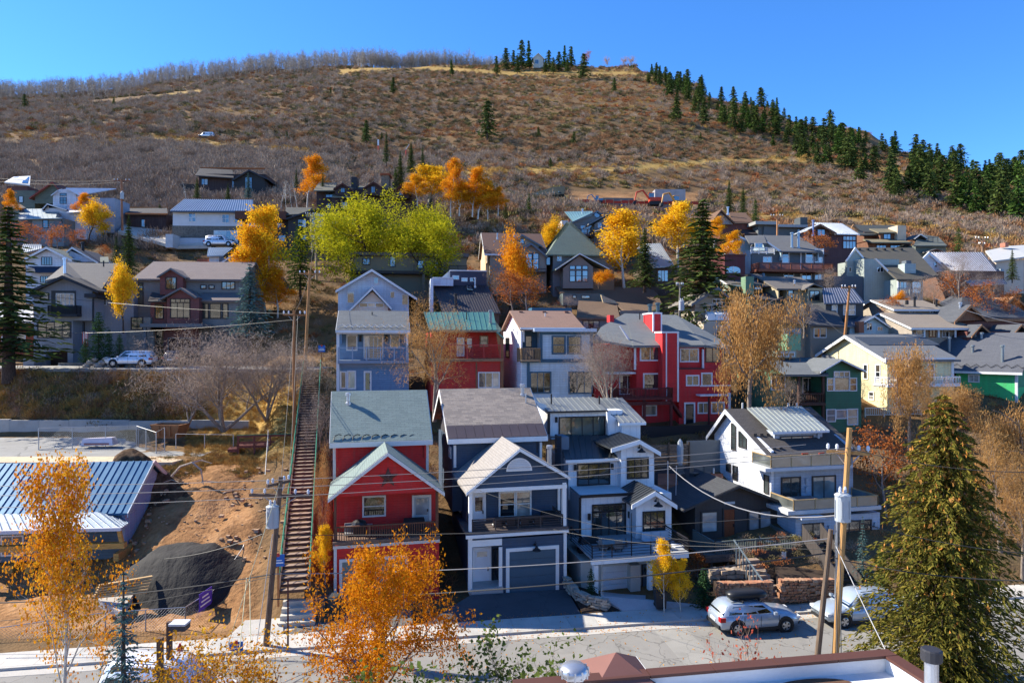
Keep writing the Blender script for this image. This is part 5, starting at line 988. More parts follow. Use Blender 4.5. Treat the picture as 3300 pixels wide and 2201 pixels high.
    # top left cluster
    h=House('white_gambrel_house','white gambrel house among scrub at the upper left with a window grid',11,300,545,112,3);h.panel('wall',siding((.56,.60,.66),.3),[(365,545),(365,378),(400,350),(455,338),(520,372),(540,545)],1,8);h.poly('roof',roofmetal((.5,.53,.58),.5),[(350,382,.5),(395,348,.5),(430,335,8),(400,360,8)],.15);h.poly('roof',roofmetal((.5,.53,.58),.5),[(455,332,.5),(545,380,.5),(800,336,9),(540,345,9)],.15);h.win(415,398,456,440,1,TRB,.06,2,2);h.win(415,372,456,386,1,TRB,.06);h.box('wall',siding((.56,.6,.66),.3),292,470,600,560,-1,5,down=3);h.gable(nv,(288,480),(325,438),(460,480),-1.6,4,.15,TRW,.2);h.win(308,460,332,478,-1.05,TRW,.05,2,1);h.poly('porch_roof',roofmetal((.55,.55,.56),.5),[(455,500,-2),(600,495,-2),(590,455,1),(460,455,1)],.12);h.box('wall',siding((.3,.34,.4),.3),540,400,790,520,3,8,down=3)
    h=House('grey_low_house','low blue-grey house with pale ribbed roof beside orange shrubs',11,222,660,108,3);h.box('wall',siding((.18,.22,.23),.3),222,540,440,665,0,7,down=3);h.seam(roofmetal((.26,.30,.30),.5),[(130,545,-.6),(430,540,-.6),(390,475,5),(135,478,5)],9);h.panel('gable_wall',siding((.12,.14,.15),.3),[(360,600),(395,505),(440,600)],-.3,.5);h.win(298,556,330,606,0,TRB,.08);h.poly('roof',dk,[(30,475,3),(180,470,3),(140,445,7),(50,448,7)],.2);h.box('wall',siding((.10,.12,.13),.3),40,545,225,640,2,8,down=3)
    h=House('maroon_solar_house','maroon house with a tilted white-edged solar roof at the far upper left',11,40,360,124,3);h.box('wall',siding((.13,.05,.04),.3),45,320,190,400,0,7,down=4);h.poly('roof',plain((.55,.55,.55)),[(30,292,-.6),(205,312,-.6),(210,250,6),(95,256,6)],.2)
    for k in range(3):h.poly('solar_panel',glass((.02,.03,.06)),[(55+k*48,298,.0),(92+k*48,302,.0),(130+k*36,258,5),(100+k*36,260,5)],-.04)
    h=House('maroon_shed_house','dull green-and-maroon house with rusty roof in the scrub at the upper left',11,180,430,120,3);h.panel('wall',siding((.10,.12,.09),.3),[(240,440),(240,380),(365,300),(400,345),(400,440)],0,6);h.gable(shingle((.20,.08,.06)),(200,400),(360,288),(412,350),-.6,7,.2,stucco((.25,.06,.05)),.25);h.box('wall',siding((.13,.15,.11),.3),100,350,240,440,1,6,down=3);h.win(132,392,158,432,1,TRB,.08)
    h=House('brick_red_cabin','brick-red cabin with pale roof behind the dark spruce at the left edge',5,0,900,78,5);h.box('wall',stucco((.22,.06,.035)),-60,640,248,910,0,7,down=2);h.poly('roof',plain((.55,.55,.57)),[(-80,660,-.6),(255,672,-.6),(250,560,4),(70,530,5),(-60,530,5)],.2);h.win(20,790,85,832,0,TRW,.1,2,1);h.win(140,760,190,820,0,TRW,.08);h.box('hedge_wall',plain((.02,.022,.025)),-60,990,160,1075,-3,-2.6,down=1)
left_houses()
# blue-roofed house being lifted at the building site
def site_house():
    mt=roofmetal((.028,.12,.23),.4);mp=roofmetal((.42,.47,.52),.4);lav=siding((.33,.36,.46),.2);blu=siding((.10,.16,.20),.2);yw=wood((.50,.27,.07),along=0)
    h=House('blue_roofed_site_house','old lavender house with blue seamed metal roof raised on yellow beams',4,0,905,41.5,6)
    u1,wr_=h.q(730,390,5.0);ue,we=h.q(655,660,1.4);u0=h.q(-260,660,1.4)[0];wb=h.q(640,905,1.4)[1]
    h.seam(mt,[Vector((u0,1.2,we)),Vector((ue+.35,1.2,we)),Vector((ue+.35,5.2,wr_)),Vector((u0,5.2,wr_))],24,ribmat=roofmetal((.06,.17,.29),.35));h.slab('roof',mt,[(u0,5.2,wr_),(ue+.35,5.2,wr_),(ue+.35,9.2,we),(u0,9.2,we)],.12)
    MB().prism([(1.4,wb),(1.4,we),(5.2,wr_-.3),(9.0,we),(9.0,wb)],0,ue-.1,ue+.1).build('gable_wall',lav,h.root);h.boxm('wall',blu,u0,ue-.1,1.4,9,wb,we)
    MB().prism([(4.9,wr_-.1),(5.2,wr_+.05),(9.4,we+.1),(9.4,we-.25)],0,ue+.36,ue+.46).build('rake_trim',plain((.6,.45,.42)),h.root);MB().prism([(1.1,we+.02),(5.2,wr_+.05),(5.2,wr_-.25),(1.1,we-.25)],0,ue+.36,ue+.42).build('rake_trim',mp,h.root)
    # porch roof
    h.seam(mp,[(-260,778,-.9),(640,745,-.9),(520,655,1.4),(-260,672,1.4)],20,ribmat=roofmetal((.08,.12,.18),.4));h.seam(mp,[(640,745,-.9),(690,712,1.2),(660,690,1.6),(520,652,1.4)],5,ribmat=roofmetal((.08,.12,.18),.4));h.box('porch_fascia',plain((.55,.55,.58)),-200,764,640,782,-.95,-.8)
    for x in (210,-40,590):h.panel('brace',yw,[(x,880),(x+22,880),(x-40,780),(x-62,780)] if x != 590 else [(620,760),(640,760),(660,850),(640,850)],-.6,-.4)
    h.box('lift_beam',yw,-260,850,660,880,-.7,-.3);b=MB();a=h.qs(660,860,ue+.5);h.boxm('lift_beam',yw,ue+.3,ue+.6,-.6,9.6,h.q(650,890,.5)[1],h.q(650,852,.5)[1])
    h.swin(690,668,718,800,ue+.1,MWHITE,.09,1,2,glass((.35,.25,.15)));h.swin(757,615,778,735,ue+.1,MWHITE,.09,1,2,glass((.35,.25,.15)))
    h.win(15,790,120,880,1.4,MWHITE,.1,2,1,glass((.1,.15,.2)));h.win(330,790,400,880,1.4,MWHITE,.1)
    for x in (570,300,130,20):h.boxm('crib_panel',yw,h.q(x,900,.6)[0],h.q(x,900,.6)[0]+(1.9 if x == 570 else .5),.6,1.2,wb-2.6,wb)
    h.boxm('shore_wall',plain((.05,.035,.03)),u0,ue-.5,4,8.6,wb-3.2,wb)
    return h
HS=site_house()
# ------------------------------------------------------------------ street, pavements, driveways
@cached
def asphalt(c=(.16,.155,.145),crack=.5,sc=.55):
    t=NT('asphalt');p=t.pos();w=t.n('TexNoise',None,Vector=p,Scale=1.3,Detail=3).outputs['Color']
    q=t.n('VectorMath',{'operation':'ADD'},_0=p,_1=t.n('VectorMath',{'operation':'SCALE'},_0=w,Scale=.9).outputs[0]).outputs[0]
    v=t.n('TexVoronoi',{'feature':'DISTANCE_TO_EDGE'},Vector=q,Scale=sc).outputs['Distance']
    ck=t.math('LESS_THAN',v,.014);n=t.noise(p,.35,5,.6);f=t.noise(p,30,3);ck=t.math('MULTIPLY',ck,t.math('GREATER_THAN',n,.42))
    col=t.mixc(.3,t.ramp(n,[(.3,sh(c,.78)),(.6,c),(.75,sh(c,1.2))]),t.ramp(f,[(.3,sh(c,.6)),(.7,sh(c,1.4))]))
    oil=t.noise(p,.8,2);col=t.mixc(t.math('MULTIPLY',t.math('SUBTRACT',oil,.58,True),2.2),col,sh(c,.5))
    return t.end(t.mixc(t.math('MULTIPLY',ck,crack),col,sh(c,.32)),.9,t.bump(f,.3,.01),0,.2)
def sheet(name,pts,mat,th=.15,kind='structure',parent=None):
    n=len(pts);v=[Vector(p) for p in pts];v += [p-Vector((0,0,th)) for p in v]
    o=MB().add(v,[tuple(range(n)),tuple(range(n,2*n))[::-1]]+[(k,k+n,(k+1) % n+n,(k+1) % n) for k in range(n)]).build(name,mat,parent)
    if kind and not parent:o['kind']=kind
    return o
def strip(name,s0,s1,t0,t1,z,mat,th=.15,parent=None):return sheet(name,[st(s0,t0,z),st(s1,t0,z),st(s1,t1,z),st(s0,t1,z)],mat,th,'structure',parent)
def streets():
    rd=strip('road',-60,60,-14,-.62,.0,asphalt((.235,.225,.205)),.1);strip('road_patch',8.2,9.9,-9,-.7,.004,asphalt((.27,.26,.235),.3),.003,rd)
    strip('gutter',-60,60,-.62,-.002,.012,concrete((.42,.40,.36)),.1)
    kb=strip('kerb',-60,60,0,.16,.13,concrete((.45,.43,.39)),.2)
    sw=strip('pavement',-60,60,.162,.172,.118,concrete(),.2);
    for k in range(52):strip('pavement_slab',-38+k*1.5,-38+k*1.5+1.485,.175,1.72,.126+.004*((k*7) % 3),concrete((.46,.44,.40) if k % 4 else (.40,.39,.36)),.15,sw)
    A=asphalt((.075,.08,.088),.2)
    P=lambda h,x,y,v=0.0,dz=.02:h.at(x,y,v)+Vector((0,0,dz))
    g=[P(HN,1310,1488,-.05),P(HN,1728,1460,-.05)];a,b=st(-3.6,1.72,.15),st(4.9,1.72,.15)
    d=sheet('driveway',[a,b,g[1],P(HN,1080,1500,-.4)],A,.5)
    g0,g1=P(HW,590,1356,1.9),P(HW,900,1356,1.9);sheet('driveway',[st(7.3,1.72,.15),st(12.2,1.72,.15),HW.at(900,1420,-1.6)+Vector((0,0,.0)),g1,g0,HW.at(600,1400,-1.5)],concrete((.37,.38,.39)),.6)
    g0,g1=P(HR,200,1566,-.05),P(HR,690,1530,-.05);sheet('driveway',[st(-10.6,1.72,.15),st(-4.2,1.72,.15),g1,g0],asphalt((.13,.128,.12),.3),.5)
    sheet('driveway_apron',[st(-13.4,1.72,.14),st(-10.7,1.72,.14),st(-11.0,3.4,.3),st(-12.9,3.4,.3)],concrete((.42,.40,.36)),.4)
    # garden beds
    mul=plain((.035,.022,.015),.95,.5)
    sheet('mulch_bed',[st(5.0,1.74,.14),st(7.2,1.74,.14),HW.at(560,1400,-.6)+Vector((0,0,.25)),HN.at(1740,1450,.3)+Vector((0,0,.3))],mul,.6);sheet('mulch_bed',[st(12.3,1.74,.14),st(17.8,1.74,.14),st(17.8,4.4,1.0),st(13.4,5.2,1.0)],mul,.8);sheet('mulch_bed',[st(19.6,1.74,.14),st(28,1.74,.14),st(28,2.4,.3),st(19.6,2.4,.3)],mul,.4)
    # upper street on the left, with its edge, and the car park
    z=12.42;sheet('upper_street',[(-75,67.8,z-.1),(-19.2,67.2,z-.15),(-18.4,71.5,z),(-75,73.4,z)],asphalt((.30,.29,.27),.4),.3)
    sheet('car_park',[(-62,52.8,5.95),(-24.6,53.0,5.95),(-23.4,58.5,6.35),(-24.5,61.9,6.42),(-62,61.9,6.42)],asphalt((.27,.265,.25),.5,.2),.4)
    sheet('sandy_verge',[(-62,51.2,5.92),(-25.6,51.4,5.92),(-24.9,53.6,6.0),(-62,53.2,5.99)],plain((.52,.40,.27),.95,.3),.3)
    sheet('hill_drive',[W(380,745,113),W(560,792,111),W(800,790,111),W(815,770,118),W(600,752,118),W(400,722,119)],concrete((.5,.46,.40)),.5)
    # concrete wall behind the car park: cast panels
    w=empty('retaining_wall',(-62,62.0,6.2),0,'long weathered concrete retaining wall behind the car park','wall')
    for k in range(14):MB().box(k*2.72+.012,(k+1)*2.72-.012,0,.35,-.5,1.75+.05*math.sin(k*1.7)-.012*k).build('wall_panel',concrete((.40,.37,.33) if k % 3 else (.34,.33,.31)),w)
streets()
# ------------------------------------------------------------------ public stairway
def stairway():
    B=W(948,1905,36.6);T=W(1006,1193,66.0);d=T-B;L=Vector((d.x,d.y,0)).length;a=math.atan2(d.y,d.x)-math.pi/2;rise=d.z
    e=empty('public_stairway',B,a,'long brown open-tread public stairway with green handrails climbing the hill','stairway')
    rust=plain((.10,.055,.038),.8,.3);tm=plain((.25,.18,.135),.9,.3);grn=plain((.03,.20,.12),.5);n=62
    me=mesh(boxv(-.72,.72,-.20,.20,-.06,.0),BF,tm);nose=mesh(boxv(-.74,.74,-.22,-.16,-.16,-.002),BF,rust)
    for k in range(n):
        y=L*(k+.5)/n;z=rise*(k+.5)/n;o=link('tread',me,e);o.location=(0,y,z);o.rotation_euler=(0,0,random.uniform(-.01,.01));c=link('nosing',nose,o)
    for s in (-.78,.78):
        MB().add([(s-.05,-.1,-.35),(s+.05,-.1,-.35),(s+.05,-.1,.12),(s-.05,-.1,.12),(s-.05,L,rise-.35),(s+.05,L,rise-.35),(s+.05,L,rise+.12),(s-.05,L,rise+.12)],[(0,1,2,3),(7,6,5,4),(0,4,5,1),(1,5,6,2),(2,6,7,3),(3,7,4,0)]).build('stringer',rust,e)
        for hh,r in ((1.0,.035),(.55,.022)):MB().tube([(s*1.02,0,hh),(s*1.02,L,rise+hh)],r,6).build('handrail',grn,e)
        pm=mesh(boxv(-.03,.03,-.03,.03,-.3,1.0),BF,rust)
        for k in range(22):o=link('rail_post',pm,e);o.location=(s*1.02,L*k/21,rise*k/21)
    pm=MB().box(-.1,.1,-.1,.1,-6,0);sup=mesh(boxv(-.06,.06,-.06,.06,-3.0,-.3),BF,rust)
    for k in range(1,12):
        for s in (-.7,.7):o=link('support',sup,e);o.location=(s,L*k/12,rise*k/12)
    # concrete steps at the foot
    c=empty('concrete_steps',W(950,2062,34.9),a*.7,'pale concrete steps at the foot of the brown stairway','steps');cm=concrete((.46,.43,.37))
    for k in range(6):MB().box(-.95+.02*k,.95-.02*k,.36*k,.36*(k+1)+.02,-.3,.14+.24*k).build('step',cm,c)
stairway()
# ------------------------------------------------------------------ stone walls and garden steps
def stone_wall(name,label,pts,h,rows,n,c,c2,dep=.3,seed=1):
    rnd=random.Random(seed);P=[Vector(p) for p in pts];L=[0]
    for i in range(len(P)-1):L.append(L[-1]+(P[i+1]-P[i]).length)
    def ev(s):
        s=min(max(s,0),L[-1]-1e-4)
        for i in range(len(P)-1):
            if s <= L[i+1]:f=(s-L[i])/(L[i+1]-L[i]);return P[i].lerp(P[i+1],f),(P[i+1]-P[i]).normalized()
    e=empty(name,P[0],0,label,'wall');m=stone(c,c2);shapes=[]
    for k in range(6):
        v=[(x+rnd.uniform(-.06,.06),y+rnd.uniform(-.1,.1),z+rnd.uniform(-.08,.08)) for x,y,z in boxv(-.5,.5,-.5,.5,-.5,.5)]
        mb=MB().add(v,BF);me=mesh(mb.v,mb.f,m);shapes.append(me)
    for r in range(rows):
        s=-rnd.random()*.2
        while s < L[-1]:
            w=L[-1]/n*rnd.uniform(.6,1.5);q,d=ev(s+w/2);o=link('stone',shapes[rnd.randrange(6)],e);hh=h/rows
            o.location=q-P[0]+Vector((rnd.uniform(-.03,.03),rnd.uniform(-.03,.03),hh*(r+.5)));o.rotation_euler=(0,rnd.uniform(-.04,.04),math.atan2(d.y,d.x)+rnd.uniform(-.08,.08));o.scale=(w*.93,dep*rnd.uniform(.8,1.2),hh*rnd.uniform(.72,.98));s += w
    return e
def gardens():
    b=lambda x,y,Y:W(*(ZF[18][0]+x*ZF[18][2],ZF[18][1]+y*ZF[18][2]),Y)
    p0=HN.at(1728,1440,-.2);stone_wall('curved_stone_wall','low curved wall of pale stacked stones beside the navy house driveway',[p0,st(5.0,4.6,.35),st(5.1,3.4,.25),st(5.6,2.5,.2),st(6.4,2.0,.15)],.62,4,9,(.42,.37,.30),(.34,.29,.24),.35,3)
    S=(.36,.16,.09);S2=(.42,.25,.15);z3=lambda x,y,Y:W(ZF[3][0]+x*ZF[3][2],ZF[3][1]+y*ZF[3][2],Y)
    stone_wall('sandstone_wall','red sandstone terrace wall right of the garden steps',[z3(520,1132,38.6),z3(790,1125,39.2)],1.25,8,15,S,S2,.4,5);stone_wall('sandstone_wall','red sandstone terrace wall left of the garden steps behind the wagon',[z3(190,1135,38.0),z3(462,1128,38.5)],1.1,7,15,S,S2,.4,6);stone_wall('sandstone_wall','upper pale stone terrace wall below the cottage deck',[z3(150,1035,40.2),z3(300,1030,40.6),z3(438,1040,40.4)],.8,3,10,(.40,.28,.18),(.33,.27,.2),.4,7)
    mul=plain((.04,.026,.018),.95,.5);sheet('terrace_soil',[z3(500,1040,38.9)+Vector((0,0,.0)),z3(800,1030,39.5),z3(760,950,43),z3(490,930,43)],mul,1.2);sheet('terrace_soil',[z3(190,1062,38.4),z3(460,1058,38.9),z3(440,1000,41),z3(150,1000,40.6)],mul,1.0);sheet('terrace_soil',[z3(150,1000,40.6),z3(440,1000,41),z3(420,935,43.5),z3(150,940,43)],mul,1.0)
    e=empty('garden_steps',z3(505,1130,38.6),R(13),'narrow stone garden steps between the sandstone walls','steps')
    for k in range(8):MB().box(-.75,.5,.36*k,.36*k+.42,-.5,.18+.19*k).build('step',concrete((.30,.22,.16)),e)
    for k in range(9):MB().box(-.86,-.80,.36*k,.36*k+.05,.19*k-.3,.19*k+1.0).build('rail_post',plain((.10,.13,.15)),e)
    MB().tube([(-.83,-.2,.95),(-.83,3.2,2.6)],.05,5).build('handrail',plain((.10,.13,.15)),e)
    e=empty('timber_stair',z3(900,1095,39.6),R(13),'dark timber stair climbing to the terrace behind the wooden pole','stairway');wd=wood((.06,.05,.045))
    for k in range(11):MB().box(-.7,.5,.30*k,.30*k+.32,.2*k+.12,.2*k+.2).build('tread',wd,e)
    for s in (-.75,.55):MB().prism([(-.1,-.1),(3.5,2.2),(3.5,3.2),(-.1,1.0)],0,s,s+.06).build('timber_panel',wd,e)
    # boulders in the beds and by the junipers
    rnd=random.Random(4);bm_=stone((.40,.36,.32),(.30,.28,.26))
    def rock(p,r,lab):
        v,f=[],[];import bmesh
        bm=bmesh.new();bmesh.ops.create_icosphere(bm,subdivisions=2,radius=1)
        for q in bm.verts:q.co *= 1+.28*mnoise.noise(q.co*1.3+Vector((p.x,p.y,r)))
        me=bpy.data.meshes.new('m');bm.to_mesh(me);bm.free();me.materials.append(bm_);o=link('boulder',me);o.location=p;o.scale=(r*1.2,r,r*.75);o.rotation_euler=(0,0,rnd.random()*6);tag(o,lab,'boulder','boulders')
    for k in range(9):rock(W(280+k*13,1178-(k % 3)*10,69.6),.3+.18*rnd.random(),'pale boulder in the row under the junipers beside the grey board house')
    for k in range(7):x=150+k*25;rock(z3(x,985-(k % 2)*18,41.6),.22+.12*rnd.random(),'pale rock in the cottage garden below the deck')
gardens()
# ------------------------------------------------------------------ cars
def carpaint(c):
    t=NT('car_paint');return t.end(c,.28,None,.35,.5,Coat_Weight=.6,Coat_Roughness=.08)
TYRE=plain((.015,.015,.016),.85);ALLOY=plain((.45,.46,.48),.3,.08,.8);CARGL=glass((.012,.014,.016),0.0,1.9);LAMPR=plain((.35,.01,.01),.2);LAMPW=plain((.7,.72,.74),.15);PLAST=plain((.02,.02,.022),.6)
def car(name,label,loc,rz,c,L=4.8,Wd=1.84,H=1.66,kind='wagon',group=None):
    e=empty(name,loc,rz,label,'car',group);pt=carpaint(c);hl,w=L/2,Wd/2
    hood={'wagon':1.35,'suv':1.25,'van':.95,'truck':1.35}[kind];belt=.98 if kind != 'van' else 1.05;hz=belt-.06
    # lower body: sections from the tail to the nose
    S=[(-hl,.48,belt-.18,.80),(-hl+.10,.30,belt-.02,.93),(-hl+.5,.25,belt,.985),(-.6,.23,belt,1.0),(.6,.23,belt-.01,1.0),(hl-hood,.24,belt-.02,.99),(hl-.5,.26,hz-.06,.95),(hl-.14,.32,hz-.16,.86),(hl,.45,hz-.30,.72)]
    v=[];f=[]
    for x,zl,zb,k in S:
        for (a,z) in ((-.88,zl),(-1.0,zl+.16),(-1.0,zl+(zb-zl)*.6),(-.93,zb-.03),(-.80,zb+.02),(0,zb+.05),(.80,zb+.02),(.93,zb-.03),(1.0,zl+(zb-zl)*.6),(1.0,zl+.16),(.88,zl)):v.append((x,a*k*w,z))
    n=11
    for i in range(len(S)-1):
        for j in range(n):f.append((i*n+j,i*n+(j+1) % n,(i+1)*n+(j+1) % n,(i+1)*n+j))
    f.append(tuple(range(n)));f.append(tuple((len(S)-1)*n+j for j in range(n))[::-1])
    body=MB().add(v,f).build('body',pt,e,smooth=True)
    # greenhouse
    xb=-hl+(.12 if kind != 'truck' else 2.0);xf=hl-hood+.05;tb=xb+(.42 if kind in ('wagon','suv') else .15);tf=xf-(.75 if kind != 'van' else .55);zt=H-.04;b=belt
    rows=[(b-.02,xb,xf,.90),(b+(zt-b)*.5,(xb+tb)/2-.02,(xf+tf)/2+.03,.83),(zt-.07,tb-.04,tf+.06,.74),(zt,tb+.12,tf-.18,.62)]
    v=[];f=[]
    for z,x0,x1,k in rows:
        m=(x0+x1)/2
        for x,a in ((x0,-.86),(x0+.14,-1),(m,-1.01),(x1-.2,-.99),(x1,-.84),(x1,.84),(x1-.2,.99),(m,1.01),(x0+.14,1),(x0,.86)):v.append((x,a*k*w,z))
    n=10
    for i in range(3):
        for j in range(n):f.append((i*n+j,i*n+(j+1) % n,(i+1)*n+(j+1) % n,(i+1)*n+j))
    f.append(tuple(3*n+j for j in range(n)));cab=MB().add(v,f).build('roof',pt,e,smooth=True)
    def gq(P,nm):return MB().add([Vector(p) for p in P],[tuple(range(len(P)))]).build(nm,CARGL,e,fix=False)
    za,zc=b+.05,zt-.12;lam=lambda z:(z-b)/(zt-.07-b)
    def side(x,z,s):k=.90+(.74-.90)*lam(z);return (x,s*(k*w*1.012+.004),z)
    def xat(x0,x1,z):return x0+(x1-x0)*lam(z)
    ncut=3 if kind in ('wagon','suv','van') else 2
    for s in (-1,1):
        A0,A1=xat(xb,tb,za)+.25,xat(xf,tf,za)-.22;B0,B1=xat(xb,tb,zc)+.22,xat(xf,tf,zc)-.12
        for k in range(ncut):
            p,q=k/ncut+.02,(k+1)/ncut-.02
            P=[side(A0+(A1-A0)*p,za,s),side(A0+(A1-A0)*q,za,s),side(B0+(B1-B0)*q,zc,s),side(B0+(B1-B0)*p,zc,s)]
            gq(P if s > 0 else P[::-1],'side_window')
    ww=.80*w
    gq([(xat(xf,tf,za)+.012,-ww,za),(xat(xf,tf,za)+.012,ww,za),(xat(xf,tf,zc)+.03,ww*.86,zc),(xat(xf,tf,zc)+.03,-ww*.86,zc)],'windscreen');gq([(xat(xb,tb,za)-.012,ww,za),(xat(xb,tb,za)-.012,-ww,za),(xat(xb,tb,zc)-.03,-ww*.86,zc),(xat(xb,tb,zc)-.03,ww*.86,zc)],'rear_window')
    # wheels in dark arches
    wr=.35
    for x in (-hl+.92,hl-.92):
        for s in (-1,1):
            y=s*(w-.10);arch=MB().lathe([(wr+.10,-.12),(wr+.10,.012)],n=18).build('wheel_arch',PLAST,e);arch.matrix_local=Matrix.Translation((x,s*w*.985,wr+.02)) @ Matrix.Rotation(-s*math.pi/2,4,'X')
            t=MB().lathe([(wr*.62,.01),(wr*.66,.02),(wr*.93,.02),(wr,-.03),(wr,-.18),(wr*.6,-.2)],n=18).build('wheel',TYRE,e,smooth=False);t.matrix_local=Matrix.Translation((x,s*(w+.012),wr)) @ Matrix.Rotation(-s*math.pi/2,4,'X')
            rm=MB().lathe([(.05,.03),(.05,.026)],n=10)
            for k in range(5):
                a=2*math.pi*k/5;d=Vector((math.cos(a),math.sin(a),0));p=Vector((-math.sin(a),math.cos(a),0));rm.add([(d*.03-p*.03)+Vector((0,0,.02)),(d*.03+p*.03)+Vector((0,0,.02)),(d*wr*.62+p*.07)+Vector((0,0,.015)),(d*wr*.62-p*.07)+Vector((0,0,.015))],[(0,1,2,3)])
            rm.lathe([(wr*.65,.0),(wr*.65,.012),(wr*.6,.02),(wr*.58,.005)],n=18);rm.build('rim',ALLOY,t)
    # lamps, bumpers, mirrors, handles, door lines
    for s in (-1,1):
        MB().box(-hl-.01,-hl+.28,s*w*.66,s*w*.955,belt-.28,belt-.06).build('tail_light',LAMPR,e);MB().box(hl-.34,hl-.03,s*w*.52,s*w*.86,hz-.30,hz-.17).build('headlight',LAMPW,e)
        MB().box(tf+.42,tf+.58,s*(w*.98),s*(w*.98+.17),belt+.0,belt+.14).build('mirror',pt,e)
        for x in (-.55,.42):MB().box(x-.1,x+.1,s*(w*.995),s*(w*.995+.03),belt-.18,belt-.14).build('handle',pt,e)
        for x in (-.95,-.05,.95):MB().box(x-.008,x+.008,s*w*.985,s*(w*1.004),.38,belt-.06).build('door_seam',PLAST,e)
        MB().box(-hl+1.35,hl-1.35,s*w*.95,s*(w*1.006),.22,.34).build('sill_trim',PLAST,e);MB().tube([(tb+.2,s*w*.6,zt+.05),((tb+tf)/2,s*w*.62,zt+.09),(tf-.15,s*w*.6,zt+.05)],.022,5).build('roof_rail',PLAST,e)
    MB().box(-hl-.04,-hl+.2,-w*.78,w*.78,.30,.50).build('bumper',PLAST,e);MB().box(hl-.22,hl+.02,-w*.66,w*.66,.28,.42).build('bumper',PLAST,e);MB().box(hl-.10,hl-.0,-w*.38,w*.38,.46,.62).build('grille',PLAST,e);MB().box(-hl-.03,-hl+.02,-.26,.26,.58,.70).build('number_plate',MWHITE,e)
    if kind == 'truck':MB().box(-hl+.15,xb-.1,-w*.8,w*.8,belt+.03,belt+.09).build('bed_cover',PLAST,e)
    return e
SILV=(.40,.46,.54)
def cars():
    v=car('silver_wagon','silver-blue station wagon with a black roof box parked at the kerb',st(13.5,-1.1,0),SA,(.36,.42,.50),4.5,1.8,1.56)
    b=empty('roof_box',st(13.1,-1.1,1.6),SA,'black roof cargo box on top of the silver wagon','roof box')
    mb=MB();n=14;ring=lambda s,z:[(s*1.12*math.copysign(abs(math.cos(a))**.55,math.cos(a)),s*.42*math.copysign(abs(math.sin(a))**.55,math.sin(a)),z) for a in [2*math.pi*k/n for k in range(n)]]
    vs=ring(.93,.02)+ring(1,.14)+ring(.98,.26)+ring(.78,.37);fs=[(i*n+j,i*n+(j+1) % n,(i+1)*n+(j+1) % n,(i+1)*n+j) for i in range(3) for j in range(n)]+[tuple(3*n+j for j in range(n)),tuple(range(n))[::-1]]
    mb.add(vs,fs).build('shell',plain((.018,.019,.022),.35),b,smooth=True);
    for x in (-.5,.5):MB().box(x-.04,x+.04,-.62,.62,-.06,.03).build('crossbar',PLAST,b)
    car('silver_suv','silver crossover parked facing left, half hidden by the wooden pole and spruce',st(19.5,-1.15,0),SA+math.pi,(.40,.47,.54),4.6,1.85,1.68,'suv')
    p=W(425,1188,70.0);car('white_suv','white crossover parked in front of the junipers on the upper street',Vector((p.x,70.0,12.42)),R(180+3),(.72,.74,.78),4.7,1.85,1.7,'suv')
    p=W(580,1185,72);car('dark_car','dark car mostly hidden behind leafless branches before the brown house',Vector((p.x,72.2,12.5)),R(90),(.03,.03,.035),4.7,1.85,1.6,'suv')
    p=W(712,796,110);car('white_suv','white sport utility vehicle parked by the stucco house garage',Vector((p.x,110,p.z)),R(0),(.75,.75,.76),5.0,1.95,1.85,'suv')
    p=hit(666,446);car('white_truck','tiny white pickup parked on the track across the upper hillside',p+Vector((0,0,.2)),R(180),(.78,.78,.78),5.6,2.0,1.9,'suv')
    p=W(560,2210,30);car('white_van','white pickup behind the golden aspen at the bottom left',Vector((-14.3,28.3,0)),R(-8),(.78,.79,.82),5.4,2.0,1.95,'suv')
cars()
# ------------------------------------------------------------------ poles and wires
def cyl(mb,a,b,r0,r1,n=10):mb.tube([a,Vector(a).lerp(Vector(b),.5),b],[r0,(r0+r1)/2,r1],n)
INSUL=plain((.55,.58,.62),.2)
def pole(label,top,base,r=.15,c=(.26,.13,.05),arms=(),trans=None,name='utility_pole'):
    """arms: (height below the top, half length, angle); trans: (below top, side)"""
    e=empty(name,base,0,label,'utility pole');t=Vector(top)-Vector(base);mb=MB();cyl(mb,(0,0,-.6),t,r,r*.72);mb.build('shaft',wood(c),e);d=t.normalized()
    for dz,hl,an in arms:
        p=t-d*dz;a=Vector((math.cos(an),math.sin(an),0));mb=MB();cr=Vector((-a.y,a.x,0))*.06;u=Vector((0,0,.07));A,B=p-a*hl+cr*2,p+a*hl+cr*2
        mb.add([A-cr-u,B-cr-u,B+cr-u,A+cr-u,A-cr+u,B-cr+u,B+cr+u,A+cr+u],BF);x=mb.build('crossarm',wood(sh(c,.9),along=0),e)
        for k in (-.92,-.5,.5,.92):
            q=p+a*hl*k+cr*2;MB().lathe([(.03,.06),(.03,.12),(.075,.14),(.055,.2),(.075,.22),(.05,.3),(.02,.32)],q,8).build('insulator',INSUL,x)
        for s in (-1,1):MB().tube([p+a*hl*.6*s+cr*2,p-Vector((0,0,.6))],.02,4).build('brace',GALV,x)
    if trans:
        dz,side=trans;p=t-d*dz+Vector((side*.42,-.25,0));g=plain((.36,.39,.41),.45);tr=MB().lathe([(.26,-.55),(.29,-.53),(.29,.45),(.31,.46),(.31,.5),(.22,.56)],p,14).build('transformer',g,e)
        for k in (-.1,.1):MB().lathe([(.05,.55),(.05,.62),(.075,.64),(.04,.7),(.07,.72),(.03,.82)],p+Vector((k,0,0)),8).build('bushing',INSUL,tr)
        for k in range(6):a=k*math.pi/3;MB().box(p.x+.3*math.cos(a)-.015,p.x+.3*math.cos(a)+.015,p.y+.3*math.sin(a)-.015,p.y+.3*math.sin(a)+.015,p.z-.4,p.z+.3).build('fin',g,tr)
    return e
